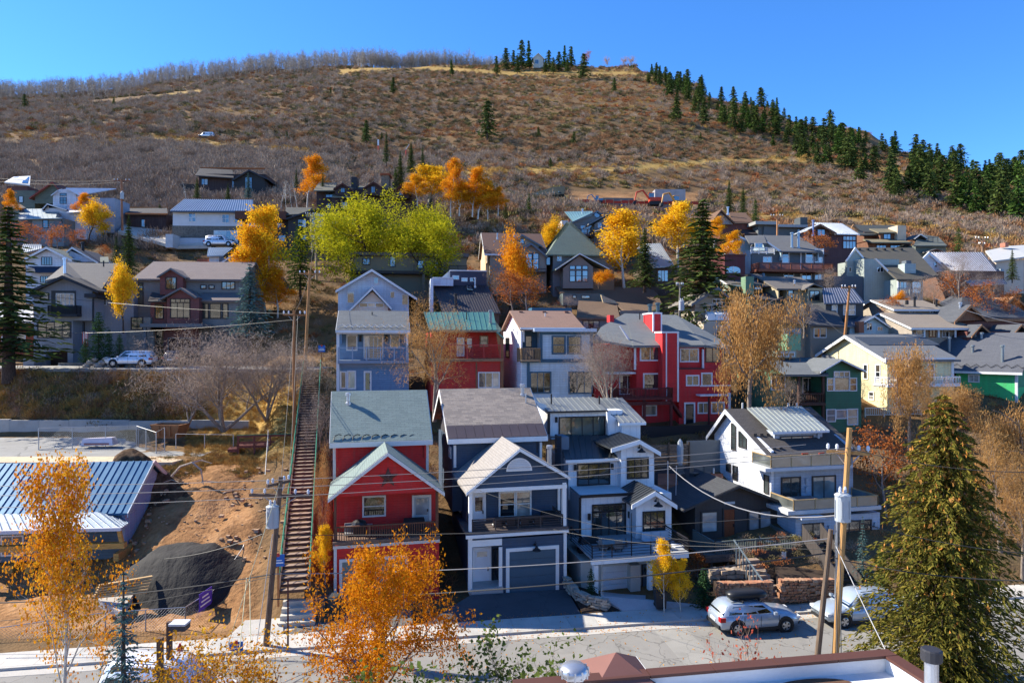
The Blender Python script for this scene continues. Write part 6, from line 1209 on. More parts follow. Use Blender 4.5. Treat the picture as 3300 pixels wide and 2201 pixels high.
def wire(pts,label,r=.014,sag=.25,c=(.03,.03,.03),group='overhead wires',n=14,name='power_line'):
    P=[];
    for i in range(len(pts)-1):
        a,b=Vector(pts[i]),Vector(pts[i+1])
        for k in range(n if i == len(pts)-2 else n-1):
            t=k/(n-1);q=a.lerp(b,t);q.z -= sag*4*t*(1-t);P.append(q)
    o=MB().tube([p-P[0] for p in P],r,4).build(name,plain(c,.5),None,uv=False,fix=False);o.location=P[0];return tag(o,label,'wire',group)
def poles():
    gz=lambda X,Y:Vector((X,Y,ground(X,Y)))
    pole('front utility pole with crossarm and grey transformer at the foot of the stairway',W(905,1535,33.6),W(846,2150,33.4)+Vector((0,0,-.3)),.16,(.13,.085,.06),((.95,1.55,R(-4)),(.35,.7,R(60))),(1.9,-.35))
    pole('brown utility pole with small crossarm halfway up the stairway',W(948,1000,53),W(948,1490,53),.14,(.28,.12,.04),((.35,.85,R(10)),));pole('tall orange-brown leaning pole at the head of the stairway',W(998,872,66),W(982,1195,66),.17,(.36,.17,.06),((.3,1.0,R(8)),))
    tp=W(2738,1378,27.2);bp=W(2690,2105,27.0);bp=bp+(bp-tp)*.30;pole('tall pale wooden pole with white transformer in front of the glass balconies',tp,bp,.14,(.42,.23,.08),((1.0,.78,R(-25)),),(3.1,-.45))
    tp=W(2678,1705,27.4);bp=W(2632,2105,27.2);bp=bp+(bp-tp)*.5;pole('short weathered grey-brown pole left of the tall pale pole',tp,bp,.13,(.13,.09,.06));tp=W(2698,1660,28.5);o=MB();o.tube([tp,W(2690,2100,28.3),W(2686,2300,28.2)],.05,8);o=o.build('guy_pipe',GALV);tag(o,'thin galvanised conduit standing between the two wooden poles','pipe')
    pole('leaning brown pole beside the charcoal seam-roofed house',W(2738,922,72),W(2722,1075,72),.15,(.34,.15,.05),((.15,.8,R(5)),));pole('orange utility pole with white crossarm behind the twin deck townhouse',W(2505,690,104),W(2505,770,104),.15,(.45,.2,.08),((.3,1.0,R(5)),));pole('distant utility pole with double crossarm at the far right',W(3167,762,108),W(3165,820,108),.15,(.3,.18,.1),((.3,1.2,R(10)),(1.2,.6,R(10))));pole('brown utility pole with transformer at the upper left',W(391,578,114),W(395,770,114),.2,(.28,.12,.06),((.2,1.3,R(5)),),(2.8,.5));pole('slim grey pole with lamp beside the tall full spruce',W(2192,910,76),W(2185,1115,76),.11,(.22,.2,.16),((.3,.4,R(0)),),(2.6,.4));pole('grey pole with crossarms among the leafless trees above the stairway',W(1016,690,100),W(1020,890,98),.18,(.30,.24,.16),((.4,1.3,R(8)),(5.2,.9,R(8))));pole('short brown pole near the rust shrubs at upper left',W(165,740,103),W(165,795,103),.18,(.3,.13,.06));pole('thin pole with crossarm in front of the white stucco house',W(1000,685,106),W(1006,800,104),.13,(.32,.25,.16),((.3,.8,R(8)),))
    # wires across the picture
    A=[W(2597,1432,27.1),W(2752,1440,27.1),W(2790,1448,27.1)]
    for k,(yl,ym) in enumerate(((1560,1507),(1592,1532),(1632,1562))):wire([W(-160,yl+6,29),A[k]],('topmost','second','third')[k]+' of three parallel wires crossing the front houses to the tall pole',.013,.42,(.15,.15,.16))
    for k,(a,b,lab,r,sg) in enumerate(((W(-120,1945,33),W(884,1848,33.4),'bundled cable from the left edge to the front utility pole',.03,.3),(W(-120,2010,33),W(880,1855,33.4),'lower thin cable from the left edge to the front utility pole',.014,.3),(W(884,1848,33.4),W(2668,1735,27.5),'pale cable from the front utility pole to the short grey-brown pole',.022,.35),(W(880,1722,33.5),W(2705,1650,27.2),'wire from the grey transformer to the white transformer',.014,.3),(W(872,1930,33.4),W(2660,1782,27.5),'thick black cable sagging across the garage doors',.028,.4),(W(2150,1495,46),W(2705,1660,27.2),'twisted light-coloured service cable from the cottage mast to the tall pole',.035,1.2),(W(1545,1580,38.5),W(2705,1770,27.3),'thin service wire from the navy house to the tall pole',.012,.8),(W(1720,1690,39),W(2672,1745,27.4),'faint service wire over the white house deck',.010,.6),(W(530,1800,34),W(845,1720,33.5),'dark cable stub left of the front pole',.02,.2),(W(2740,1445,27),W(3420,1520,24),'upper wire leaving the tall pole to the right',.014,.3),(W(2700,1660,27),W(3420,1790,24),'lower wire leaving the tall pole behind the huge spruce',.014,.3),(W(2660,1790,27.4),W(3420,1870,24),'black cable leaving the short pole to the right',.02,.3),(W(905,1560,33.6),W(948,1015,53),'wire climbing from the front pole to the pole on the stairway',.012,.4),(W(930,1570,33.6),W(960,1012,53),'second wire climbing beside the stairway',.012,.5),(W(948,1010,53),W(998,885,66),'short wire between the stairway poles',.014,.3),(W(998,890,66),W(1016,705,100),'wire from the leaning pole up to the scrub slope',.014,.5),(W(-150,912,72),W(948,1012,53),'wire across the grey and brown houses to the stairway pole',.016,.5),(W(-150,1065,68),W(948,1030,53),'lower wire across the brown house to the stairway pole',.016,.6),(W(-150,560,118),W(375,582,114),'upper wire reaching the pole at upper left',.03,.6),(W(-150,568,118),W(405,586,114),'lower wire reaching the pole at upper left',.03,.9),(W(2185,985,76),W(2722,1000,72),'wire from the slim grey pole to the leaning brown pole',.016,.4),(W(2640,1005,70),W(2722,1080,64),'service wire in front of the low dark roof',.016,.2),(W(3010,960,74),W(3420,1060,66),'light-coloured garlanded cable before the slate hip roof',.03,.6))):wire([a,b],lab,r,sg,(.19,.19,.2) if k in (2,5,22) else (.03,.03,.03))
    for k,(a,b,lab) in enumerate(((W(905,1545,33.6),W(725,2105,29),'yellow-sleeved guy wire left of the front pole'),(W(795,1860,33.3),W(770,2110,30),'left of the short guy wires below the bundled cable'),(W(805,1860,33.3),W(808,2110,30),'middle of the short guy wires below the bundled cable'),(W(878,1720,33.2),W(800,2260,30.5),'white cable hanging down the front pole'),(W(2705,1650,27),W(2712,2210,22.5),'dark cable hanging from the transformer to the parapet'),(W(2690,1690,27),W(2700,2205,22.5),'dark cable hanging beside the conduit'),(W(2690,1750,27.2),W(2862,2110,22.2),'pale guy wire running down to the parapet corner'))):wire([a,b],lab,.017,.05,(.45,.42,.25) if k < 3 else ((.3,.3,.3) if k in (3,6) else (.03,.03,.03)),'guy wires',5,'guy_wire')
    # mast on the cottage roof
    o=MB().tube([W(2152,1485,46),W(2152,1590,46)],.04,6).build('service_mast',GALV);tag(o,'galvanised service mast rising from the dark cottage roof','mast');o=MB().tube([W(2180,1500,47),W(2178,1595,47)],.035,6).build('service_mast',GALV);tag(o,'second thinner mast behind the cottage service mast','mast')
poles()
# ------------------------------------------------------------------ flat-roofed building in the lower right corner, street furniture, building site
def near_building():
    C=Vector((12.1,22.0,5.05));e=empty('flat_roofed_building',C,SA,'white flat roof with brown-capped parapet in the lower right corner','building');L,D=12.2,14.0
    wh=stucco((.66,.66,.65));br=plain((.085,.035,.025),.6);mem=plain((.62,.63,.64),.7,.12)
    MB().box(-L,0,-D,0,-6,-.62).build('wall',stucco((.45,.42,.38)),e);MB().box(-L+.3,-.3,-D,-.3,-.62,-.5).build('roof_membrane',mem,e)
    for nm,a in (('parapet',(-L,0,-.3,0,-.62,-.06)),('parapet',(-.3,0,-D,-.3,-.62,-.06))):MB().box(*a).build(nm,wh,e)
    for k in range(6):MB().box(-L-.05+k*(L+.1)/6+.01,-L-.05+(k+1)*(L+.1)/6-.01,-.38,.06,-.06,.03).build('cap_piece',br,e)
    for k in range(5):MB().box(-.38,.06,-.4-(k+1)*2.6+.01,-.4-k*2.6-.01,-.06,.03).build('cap_piece',br,e)
    p=Vector(C)-Vector((0,0,.5));inv=Matrix.Translation(C) @ Matrix.Rotation(SA,4,'Z');inv=inv.inverted()
    q=inv @ W(2660,2190,20.6);MB().lathe([(1.0,0),(.98,.03)],(0,0,0),24).build('gravel_patch',plain((.12,.06,.035),.95,.5),e).matrix_local=Matrix.Translation((q.x-.3,q.y+.1,-.49)) @ Matrix.Diagonal((1.3,.45,1,1))
    v=empty('roof_vent_pipe',W(3002,2215,18.0)-Vector((0,0,.3)),0,'galvanised vent pipe with black cap on the white flat roof','vent');MB().lathe([(.17,-.6),(.17,1.0)],n=14).build('pipe',GALV,v);MB().lathe([(.25,1.02),(.26,1.05),(.26,1.3),(.22,1.33)],n=14).build('cap',plain((.03,.03,.035),.5),v)
    v=empty('turbine_vent',W(1850,2200,17.6),0,'bulbous turbine vent on a brown stub at the bottom edge','vent');MB().lathe([(.20,-1.0),(.20,.12)],n=14).build('stub',plain((.22,.10,.07),.6),v);MB().lathe([(.24,.12),(.34,.2),(.39,.30),(.37,.40),(.26,.48),(.05,.51)],n=16).build('turbine',GALV,v,smooth=True)
    for k in range(12):a=k*math.pi/6;MB().box(.37*math.cos(a)-.02,.37*math.cos(a)+.02,.37*math.sin(a)-.02,.37*math.sin(a)+.02,.2,.42).build('vane',GALV,v)
    pr=empty('pyramid_roof',W(1985,2170,20.9),SA,'small brown pyramid roof poking above the parapet','roof');s=1.0;MB().add([(-s,-s,0),(s,-s,0),(s,s,0),(-s,s,0),(0,0,.66)],[(0,1,4),(1,2,4),(2,3,4),(3,0,4),(3,2,1,0)]).build('roof_plane',plain((.17,.075,.06),.7),pr);MB().box(-s*1.02,s*1.02,-s*1.02,s*1.02,-.1,-.002).build('fascia',wh,pr);MB().box(-s*.95,s*.95,-s*.95,s*.95,-5,-.1).build('wall',stucco((.4,.35,.3)),pr)
near_building()
def bin_(px,py,Y,label,c=(.05,.06,.065),rz=0.0):
    e=empty('wheelie_bin',W(px,py,Y),rz,label,'bin','wheelie bins');m=plain(c,.55);MB().add([(-.26,-.3,.06),(.26,-.3,.06),(.26,.28,.06),(-.26,.28,.06),(-.32,-.38,1.0),(.32,-.38,1.0),(.32,.36,1.0),(-.32,.36,1.0)],BF).build('body',m,e);MB().add([(-.34,-.42,1.0),(.34,-.42,1.0),(.34,.4,1.02),(-.34,.4,1.02),(-.3,-.36,1.06),(.3,-.36,1.06),(.3,.3,1.12),(-.3,.3,1.12)],BF).build('lid',plain(sh(c,.8),.5),e);MB().tube([(-.25,.42,.98),(.25,.42,.98)],.02,6).build('handle',MBLACK,e)
    for s in (-.27,.27):MB().lathe([(.1,-.03),(.1,.03)],n=10).build('wheel',TYRE,e).matrix_local=Matrix.Translation((s,.3,.1)) @ Matrix.Rotation(math.pi/2,4,'Y')
def chair(p,rz,label,c,group,leg=(.03,.03,.03)):
    e=empty('chair',p,rz,label,'chair',group);m=plain(c,.7);lm=plain(leg,.5);MB().box(-.24,.24,-.24,.24,.40,.46).build('seat',m,e);MB().box(-.24,.24,.2,.26,.46,.95).build('backrest',m,e)
    for x in (-.21,.21):
        for y in (-.21,.21):MB().box(x-.02,x+.02,y-.02,y+.02,0,.4).build('leg',lm,e)
def table(p,rz,label,c,w=.8,d=.5,h=.74):
    e=empty('table',p,rz,label,'table');MB().box(-w,w,-d,d,h-.05,h).build('table_top',plain(c,.6),e)
    for x in (-w+.08,w-.08):
        for y in (-d+.08,d-.08):MB().box(x-.03,x+.03,y-.03,y+.03,0,h-.05).build('leg',plain(sh(c,.7)),e)
def grill(p,rz,label,covered=False):
    e=empty('grill',p,rz,label,'grill');m=plain((.02,.02,.022),.4)
    if covered:MB().add([(-.75,-.32,0),(.75,-.32,0),(.75,.32,0),(-.75,.32,0),(-.6,-.24,.95),(.6,-.24,.95),(.6,.24,1.0),(-.6,.24,1.0)],BF).build('cover',plain((.025,.025,.027),.8),e);return
    MB().box(-.35,.35,-.25,.25,0,.75).build('cabinet',m,e);MB().lathe([(.42,.78),(.44,.88),(.38,1.02),(.2,1.12),(.05,1.15)],n=12).build('hood',m,e);MB().box(-.75,-.36,-.22,.22,.78,.82).build('shelf',GALV,e);MB().box(.36,.75,-.22,.22,.78,.82).build('shelf',GALV,e)
def props():
    bin_(1031,1990,37.0,'grey wheelie bin left of the pair beside the red house garage',rz=.1);bin_(1073,1981,37.3,'grey wheelie bin right of the pair beside the red house garage',rz=-.1);bin_(2127,1958,38.0,'black wheelie bin beside the white house driveway',(.025,.025,.027))
    # balconies
    f=lambda h,x,y,v:h.at(x,y,v)
    grill(f(HR,330,1120,1.1),R(10),'black barbecue on the red house balcony');grill(f(HR,700,1095,1.2),R(13),'black covered grill on the red house balcony',True);chair(f(HR,262,1130,1.0),R(20),'grey chair at the left end of the red house balcony',(.2,.2,.2),'balcony chairs')
    for k in range(4):chair(f(HN,1255+k*92,1082-k*5,.65),R(193),('leftmost chair','second chair from the left','third chair from the left','rightmost chair')[k]+' with white cushion at the navy house balcony table',(.05,.03,.025),'navy house balcony chairs')
    table(f(HN,1400,1060,1.3),R(13),'long brown dining table on the navy house balcony',(.08,.045,.03),1.4,.45)
    for k in range(4):o=MB().box(-.22,.22,-.2,.2,.465,.53).build('seat_cushion',MWHITE);o.location=f(HN,1255+k*92,1082-k*5,.65);o.rotation_euler=(0,0,R(13));tag(o,('white cushion on the leftmost navy balcony chair','white cushion on the second navy balcony chair','white cushion on the third navy balcony chair','white cushion on the rightmost navy balcony chair')[k],'cushion','balcony cushions')
    grill(f(HN,1625,1045,1.6),R(13),'black covered grill at the right end of the navy balcony',True)
    # white house deck
    table(f(HW,665,1120,1.4),R(13),'pale patio table on the white house deck',(.32,.30,.28),.75,.5);
    for k,(x,v,rz) in enumerate(((620,1.0,60),(710,.7,190),(745,1.5,270),(665,2.2,10))):chair(f(HW,x,1118,v),R(rz),('left patio chair','near patio chair','right patio chair','far patio chair')[k]+' at the white house deck table',(.22,.20,.18),'patio chairs')
    e=empty('outdoor_sofa',f(HW,980,1075,2.1),R(13),'grey-cushioned outdoor sofa below the bay window of the white house','sofa');cu=plain((.42,.46,.50),.9);MB().box(-1.0,1.0,-.4,.4,.1,.4).build('base',plain((.05,.05,.05)),e)
    for k in range(3):MB().box(-.96+.65*k,-.96+.65*k+.62,-.38,.25,.4,.52).build('seat_cushion',cu,e);MB().box(-.96+.65*k,-.96+.65*k+.62,.22,.42,.5,.95).build('back_cushion',cu,e)
    grill(f(HW,520,1115,2.6),R(13),'tall black covered grill in the corner of the white house deck',True);o=MB().tube([(0,0,0),(0,0,2.6)],[.04,.02],6).build('folded_umbrella',MBLACK);o.location=f(HW,805,1120,2.0);tag(o,'thin black folded umbrella pole on the white house deck','umbrella')
    for k in range(2):o=MB().box(-.3,.3,-.3,.3,0,.45).build('ottoman',plain((.6,.6,.6)));o.location=f(HW,1020+k*95,1105,.8);o.rotation_euler=(0,0,R(13));tag(o,('pale square ottoman left at the white house deck corner','pale square ottoman right at the white house deck corner')[k],'ottoman','deck ottomans')
    # cottage deck
    table(f(HC_,500,860,-1.4),R(13),'pale blue table on the cottage deck',(.45,.52,.56),.9,.4);chair(f(HC_,430,865,-1.2),R(80),'white chair left of the pale blue cottage table',(.55,.58,.6),'cottage chairs');chair(f(HC_,545,860,-.8),R(280),'white chair right of the pale blue cottage table',(.55,.58,.6),'cottage chairs');chair(f(HC_,270,880,-1.6),R(150),'dark metal chair on the left of the cottage deck',(.05,.05,.05),'cottage chairs')
    chair(f(HG,640,415,-.1),R(190),'red-orange chair left of the pair on the glass balcony',(.40,.06,.03),'red balcony chairs');chair(f(HG,725,412,-.1),R(200),'red-orange chair right of the pair on the glass balcony',(.40,.06,.03),'red balcony chairs');e=empty('hot_tub',f(HG,650,652,-1.4),R(13),'dark square hot tub on the lower glass terrace','hot tub');MB().box(-.9,.9,-.7,.7,0,.75).build('shell',plain((.06,.06,.065)),e);MB().box(-.95,.95,-.75,.75,.75,.83).build('cover',plain((.14,.15,.16)),e)
    # signs by the stairway
    def sign(px,py,Y,hp,label,post=(.35,.14,.05)):
        b=W(px,py,Y);e=empty('information_sign',b,R(10),label,'sign','blue stairway signs');MB().box(-.05,.05,-.05,.05,-.3,hp).build('post',wood(post),e);s=MB().box(-.32,.32,-.08,-.05,hp-.62,hp).build('board',plain((.02,.12,.42),.5),e);MB().box(-.26,.26,-.09,-.08,hp-.46,hp-.40).build('lettering',MWHITE,s);MB().box(-.2,.2,-.09,-.08,hp-.32,hp-.28).build('lettering',MWHITE,s);MB().lathe([(.10,0),(.10,.02)],n=10).build('emblem',plain((.45,.05,.04)),s).matrix_local=Matrix.Translation((0,-.08,hp-.02)) @ Matrix.Rotation(math.pi/2,4,'X')
    sign(897,1935,35.9,2.45,'blue sign on an orange post at the foot of the stairway');sign(1037,1190,65.5,2.3,'blue sign on an orange post at the head of the stairway');sign(762,2125,33.0,.9,'low blue sign beside the pavement at the lower left',(.1,.1,.1))
    # little post lamp, hydrant, box lamp
    e=empty('lamp_post',W(928,2098,33.2),0,'thin maroon street post with round base at the edge of the pavement','lamp post');m=plain((.09,.025,.025),.5);MB().lathe([(.13,0),(.13,.05),(.05,.1),(.04,3.4),(.03,3.42)],n=10).build('shaft',m,e);MB().box(-.05,.05,-.05,.05,3.4,3.5).build('cap',m,e)
    e=empty('lamp_post',W(546,2260,28.2)-Vector((0,0,.2)),0,'square brown post with a grey box lamp behind the golden shrub','lamp post');MB().box(-.09,.09,-.09,.09,0,3.5).build('shaft',plain((.07,.04,.035)),e);MB().box(.1,.75,-.25,.25,3.2,3.42).build('lamp_head',plain((.05,.05,.06)),e);MB().box(.08,.77,-.27,.27,3.42,3.5).build('lamp_cover',plain((.5,.53,.56)),e);o=MB().box(-.1,.1,-.1,.1,0,2.7).build('bollard',wood((.10,.06,.04)));o.location=W(516,2270,27.5);tag(o,'plain brown timber post left of the box lamp','post')
    e=empty('fire_hydrant',W(580,2125,32.4),0,'red fire hydrant behind the white pickup','hydrant');rd=plain((.55,.03,.025),.4);MB().lathe([(.17,0),(.17,.05),(.12,.08),(.12,.5),(.16,.52),(.16,.56),(.12,.62),(.05,.72),(.05,.78)],n=12).build('body',rd,e)
    for s in (-1,1):MB().lathe([(.06,0),(.06,.12)],n=8).build('nozzle',rd,e).matrix_local=Matrix.Translation((0,0,.42)) @ Matrix.Rotation(s*math.pi/2,4,'Y')
    # notice in the garden
    e=empty('garden_notice',W(2390,1900,39.2),R(13),'white notice board on a post in the cottage garden','sign');MB().box(-.03,.03,-.02,.02,-.6,.2).build('post',wood((.3,.25,.2)),e);MB().box(-.17,.17,-.04,-.02,.1,.5).build('board',MWHITE,e)
    # covered furniture on the beige terrace
    for k in range(4):x=2290+k*26;e=MB().add([(-.5,-.4,0),(.5,-.4,0),(.5,.4,0),(-.5,.4,0),(-.38,-.3,.7),(.38,-.3,.7),(.4,.3,.95),(-.4,.3,.95)],BF).build('covered_furniture',plain((.66,.66,.66),.8));e.location=W(x,1032,76.4);tag(e,('leftmost white covered chair on the beige terrace','second white covered chair on the beige terrace','third white covered chair on the beige terrace','rightmost white covered chair on the beige terrace')[k],'furniture','covered terrace furniture')
    # patio behind the white house: fence and clutter
    e=empty('patio_fence',W(2060,1470,52),R(12),'weathered horizontal board fence behind the white modern house','fence')
    for k in range(7):MB().box(-1.2,4.2,0,.05,-.9+k*.25,-.9+k*.25+.22).build('board',wood((.16,.12,.09),along=0),e)
    for x in (-1.2,.6,2.4,4.1):MB().box(x-.06,x+.06,-.08,.0,-1.6,1.0).build('post',wood((.10,.07,.05)),e)
    o=MB().box(0,3.0,0,.1,-2.2,1.2).build('grey_screen',plain((.14,.16,.17)));o.location=W(2215,1470,53);o.rotation_euler=(0,0,R(12));tag(o,'plain grey-green screen wall below the large red house patio','wall');o=MB().box(-4.5,5.5,0,.1,-1.0,.35).build('dark_railing',plain((.02,.02,.022)));o.location=W(2175,1385,58.5);o.rotation_euler=(0,0,R(11));tag(o,'dark patio railing in front of the large red house','railing')
    for k in range(3):chair(W(2195+k*42,1542,50),R(40*k),('left chair','middle chair','right chair')[k]+' on the brick patio behind the white modern house',(.12,.11,.10),'patio clutter chairs')
    sheet('brick_patio',[W(2120,1560,49),W(2330,1560,50),W(2330,1525,52.5),W(2120,1525,51.5)],plain((.25,.11,.07),.9,.4),2.0);o=MB().lathe([(.06,0),(.10,.5),(.22,1.0),(.25,2.0),(.18,2.5),(.03,2.7)],n=8).build('closed_parasol',plain((.35,.38,.40),.8));o.location=W(2192,1530,51);tag(o,'closed grey parasol on the brick patio','parasol')
props()
def site():
    # fences with their wire netting
    def fence(label,pts,h,step=2.4,net=True,name='chain_link_fence'):
        P=[Vector(p) for p in pts];e=empty(name,P[0],0,label,'fence');g=plain((.38,.39,.40),.45,.1,.6)
        for i in range(len(P)-1):
            a,b=P[i]-P[0],P[i+1]-P[0];L=(b-a).length;n=max(1,round(L/step))
            for k in range(n+(1 if i == len(P)-2 else 0)):q=a.lerp(b,k/n);MB().tube([q-Vector((0,0,.3)),q+Vector((0,0,h))],.035,6).build('post',g,e)
            for z in (.08,h):MB().tube([a+Vector((0,0,z)),b+Vector((0,0,z))],.022,5).build('rail',g,e)
            if net:
                mb=MB();m=int(L/.16);d=(b-a)/L;hz=h-.08
                for k in range(m):
                    for s in (1,-1):
                        s0=k*.16;s1=s0+s*hz;
                        z0,z1=.08,h
                        if s1 > L:z1=.08+(L-s0);s1=L
                        if s1 < 0:z1=.08+s0;s1=0
                        mb.tube([a+d*s0+Vector((0,0,z0)),a+d*s1+Vector((0,0,z1))],.006,3,False)
                mb.build('wire_netting',g,e,uv=False,fix=False)
        return e
    z4=lambda x,y,Y:W(x*ZF[4][2],1250+y*ZF[4][2],Y)
    fence('chain-link fence along the edge of the car park',[z4(205,332,56.0),z4(735,315,57.2)],1.85);fence('loose chain-link panel leaning at the car park corner',[z4(725,318,57.2),z4(830,358,54.6),z4(875,330,55.6)],1.85,1.6);fence('chain-link fence behind the golden aspen at the building site',[z4(-60,1490,34.6),z4(560,1395,35.5),z4(985,1365,35.9)],2.0);fence('chain-link fence with purple banner in front of the dirt mound',[z4(985,1365,35.9),z4(1130,1258,38.6)],2.0);fence('chain-link fence running uphill beside the stairway',[z4(1130,1258,38.6),z4(1290,1010,42.5),z4(1365,800,46),z4(1408,610,49.6),z4(1425,350,54)],1.9,2.6);fence('thin fence across the golden bank',[z4(935,340,56.2),z4(1240,345,56.0)],1.5,2.6,False)
    b=empty('site_banner',z4(1058,1195,37.1),0,'purple construction banner tied to the chain-link fence','banner');d=z4(1130,1258,38.6)-z4(985,1365,35.9);an=math.atan2(d.y,d.x);b.rotation_euler=(0,0,an);MB().box(-.1,1.2,-.07,-.05,.1,1.05).build('cloth',plain((.10,.05,.42),.6),b)
    for k in range(3):MB().box(.0+.1*k,1.05-.12*k,-.08,-.07,.3+.22*k,.38+.22*k).build('lettering',MWHITE,b)
    # mound covered with black sheeting
    def mound(name,label,c,rx,ry,h,mat,seed,cat,nx=34,rough=.25,flat=False):
        v=[];f=[]
        for i in range(nx):
            for j in range(nx):
                x,y=-1.15+2.3*i/(nx-1),-1.15+2.3*j/(nx-1);r=math.hypot(x,y)+.18*mnoise.noise(Vector((x*1.4+seed,y*1.4,0)));z=max(0,1-r**1.25)
                if flat:r=(abs(x*.8+y*.5)**1.5+abs(y*.9-x*.35)**1.5)**.667;z=max(0,min(.72+.06*x,1.12-r*1.12))
                z += rough*.3*mnoise.noise(Vector((x*5+seed,y*5,2)))*min(1,z*4);X,Y=c[0]+x*rx,c[1]+y*ry;v.append((x*rx,y*ry,(ground(X,Y)-c[2]-.25)*(1 if z < .9 else 1)*(max(0,1-z*2))+z*h-.12))
        for i in range(nx-1):
            for j in range(nx-1):f.append((i*nx+j,(i+1)*nx+j,(i+1)*nx+j+1,i*nx+j+1))
        o=mk(name,v,f,mat,None,False,True);o.location=c;return tag(o,label,cat)
    t=NT('black_sheeting');w1=t.noise(t.n('VectorMath',{'operation':'MULTIPLY'},_0=t.pos(),_1=(1.2,.5,1.2)).outputs[0],2.2,4);tm=t.end((.014,.013,.013),.85,t.bump(w1,.8,.12),0,.35)
    soil=NT('dark_soil');n=soil.noise(soil.pos(),2.5,5,.7);sm=soil.end(soil.ramp(n,[(.3,(.03,.018,.01)),(.55,(.10,.06,.035)),(.75,(.22,.14,.08))]),.95,soil.bump(n,1,.1),0,.1)
    c=Vector((-19.7,41.2,.3));mound('sheeted_mound','black plastic sheeting over a large mound at the building site',c,4.7,4.2,3.3,tm,3,'mound',flat=True,rough=.12)
    p=z4(700,372,52.0);mound('soil_heap','small brown soil heap at the edge of the car park',p-Vector((0,0,.2)),2.0,1.4,1.1,sm,5,'mound');p=z4(800,480,49);mound('soil_bank','dark dug bank with roots below the grassy edge',p-Vector((0,0,.9)),3.0,2.0,1.9,sm,8,'mound',rough=.8);p=z4(1010,560,47.5);mound('soil_bank','dark undercut bank above the bare dirt slope',p-Vector((0,0,1.0)),4.2,1.3,1.5,sm,11,'mound',rough=.8)
    rt=bark((.45,.36,.27))
    o=MB().tube([(0,0,0),(.6,.1,.7),(1.5,0,1.0),(2.2,-.2,.5),(2.4,-.3,-.5)],[.09,.09,.08,.06,.03],6);o.tube([(1.5,0,1.0),(2.0,.3,1.1),(2.8,.2,.9)],[.06,.05,.02],5);o=o.build('tree_root',rt);o.location=z4(910,470,48.2);tag(o,'pale uprooted tree root arching over the dark bank','root')
    for k in range(5):o=MB().tube([(0,0,0),(.5+.3*k % .7,.1,.15),(1.1,-.1,.05)],.035,5).build('branch',rt);o.location=z4(870+k*95,500+(k % 3)*45,48);o.rotation_euler=(0,0,k*1.1);tag(o,'pale broken branch lying on the dug bank','branch','broken branches')
    # formwork slab and lumber
    sheet('foundation_slab',[z4(520,1120,37.4),z4(640,1190,36.6),z4(770,1010,40.4),z4(660,1010,40.6)],concrete((.5,.47,.42)),.4)
    for k in range(6):o=MB().box(-1.3,1.3,-.1,.1,0,.08).build('plank',wood((.45,.30,.14),along=0));o.location=z4(640+k*6,1130-k*12,37.6+.1*k)+Vector((0,0,.3+.03*k));o.rotation_euler=(0,0,.3+.06*k);tag(o,'loose timber plank on the slab beside the sheeted mound','plank','site planks')
    o=MB().box(-1.0,1.0,-.08,.08,0,.1).build('plank',wood((.4,.28,.15),along=0));o.location=z4(1295,722,46)+Vector((0,0,.1));o.rotation_euler=(0,0,.35);tag(o,'single plank lying on the bare dirt slope','plank')
    rnd=random.Random(9);cm=concrete((.40,.27,.17));mb=MB()
    for k in range(420):
        x,y=rnd.uniform(-27,-13.6),rnd.uniform(40,51);s=.03+.11*rnd.random()**3;z=ground(x,y);q=[(a+rnd.uniform(-.3,.3)*s,b+rnd.uniform(-.3,.3)*s,c_) for a,b,c_ in boxv(x-s,x+s,y-s,y+s,z-s*.3,z+s)];mb.add(q,BF)
    o=mb.build('rubble',cm,None,uv=False);tag(o,'scattered stones and clods over the bare dirt slope','rubble',None,'stuff')
    # dumpster, wrapped bundle, timber landing
    e=empty('dumpster',z4(905,262,58.2),R(-8),'rusty open skip beside the golden bank','skip');ru=plain((.26,.12,.05),.85,.4);v=[(-.9,-.6,0),(.9,-.6,0),(.9,.6,0),(-.9,.6,0),(-1.35,-.8,1.15),(1.35,-.8,1.15),(1.35,.8,1.15),(-1.35,.8,1.15),(-1.2,-.7,1.15),(1.2,-.7,1.15),(1.2,.7,1.15),(-1.2,.7,1.15),(-.8,-.5,.2),(.8,-.5,.2),(.8,.5,.2),(-.8,.5,.2)]
    MB().add(v,[(0,3,2,1),(0,1,5,4),(1,2,6,5),(2,3,7,6),(3,0,4,7),(4,5,9,8),(5,6,10,9),(6,7,11,10),(7,4,8,11),(8,9,13,12),(9,10,14,13),(10,11,15,14),(11,8,12,15),(12,13,14,15)]).build('body',ru,e)
    for x in (-.5,0,.5):MB().box(x-.05,x+.05,-.82,-.66,.2,1.1).build('rib',ru,e)
    e=empty('wrapped_bundle',z4(530,300,57),R(3),'white plastic-wrapped bundle lying on the car park','bundle');MB().add([(-1.3,-.5,0),(1.3,-.5,0),(1.3,.5,0),(-1.3,.5,0),(-1.15,-.4,.55),(1.15,-.35,.62),(1.1,.4,.6),(-1.2,.42,.5)],BF).build('wrap',plain((.62,.56,.60),.4,.2),e);MB().box(-1.0,1.0,-.52,-.50,.05,.2).build('contents',plain((.3,.14,.12)),e)
    e=empty('timber_landing',z4(1420,315,55),R(13),'red-brown timber landing with bench rails beside the stairway','landing');rb=wood((.16,.05,.035));MB().box(-2.2,2.6,-.6,.6,.1,.28).build('deck',rb,e);
    for x in (-2.1,-.9,.3,1.5,2.5):MB().box(x-.07,x+.07,-.65,-.55,-.6,1.1).build('post',rb,e)
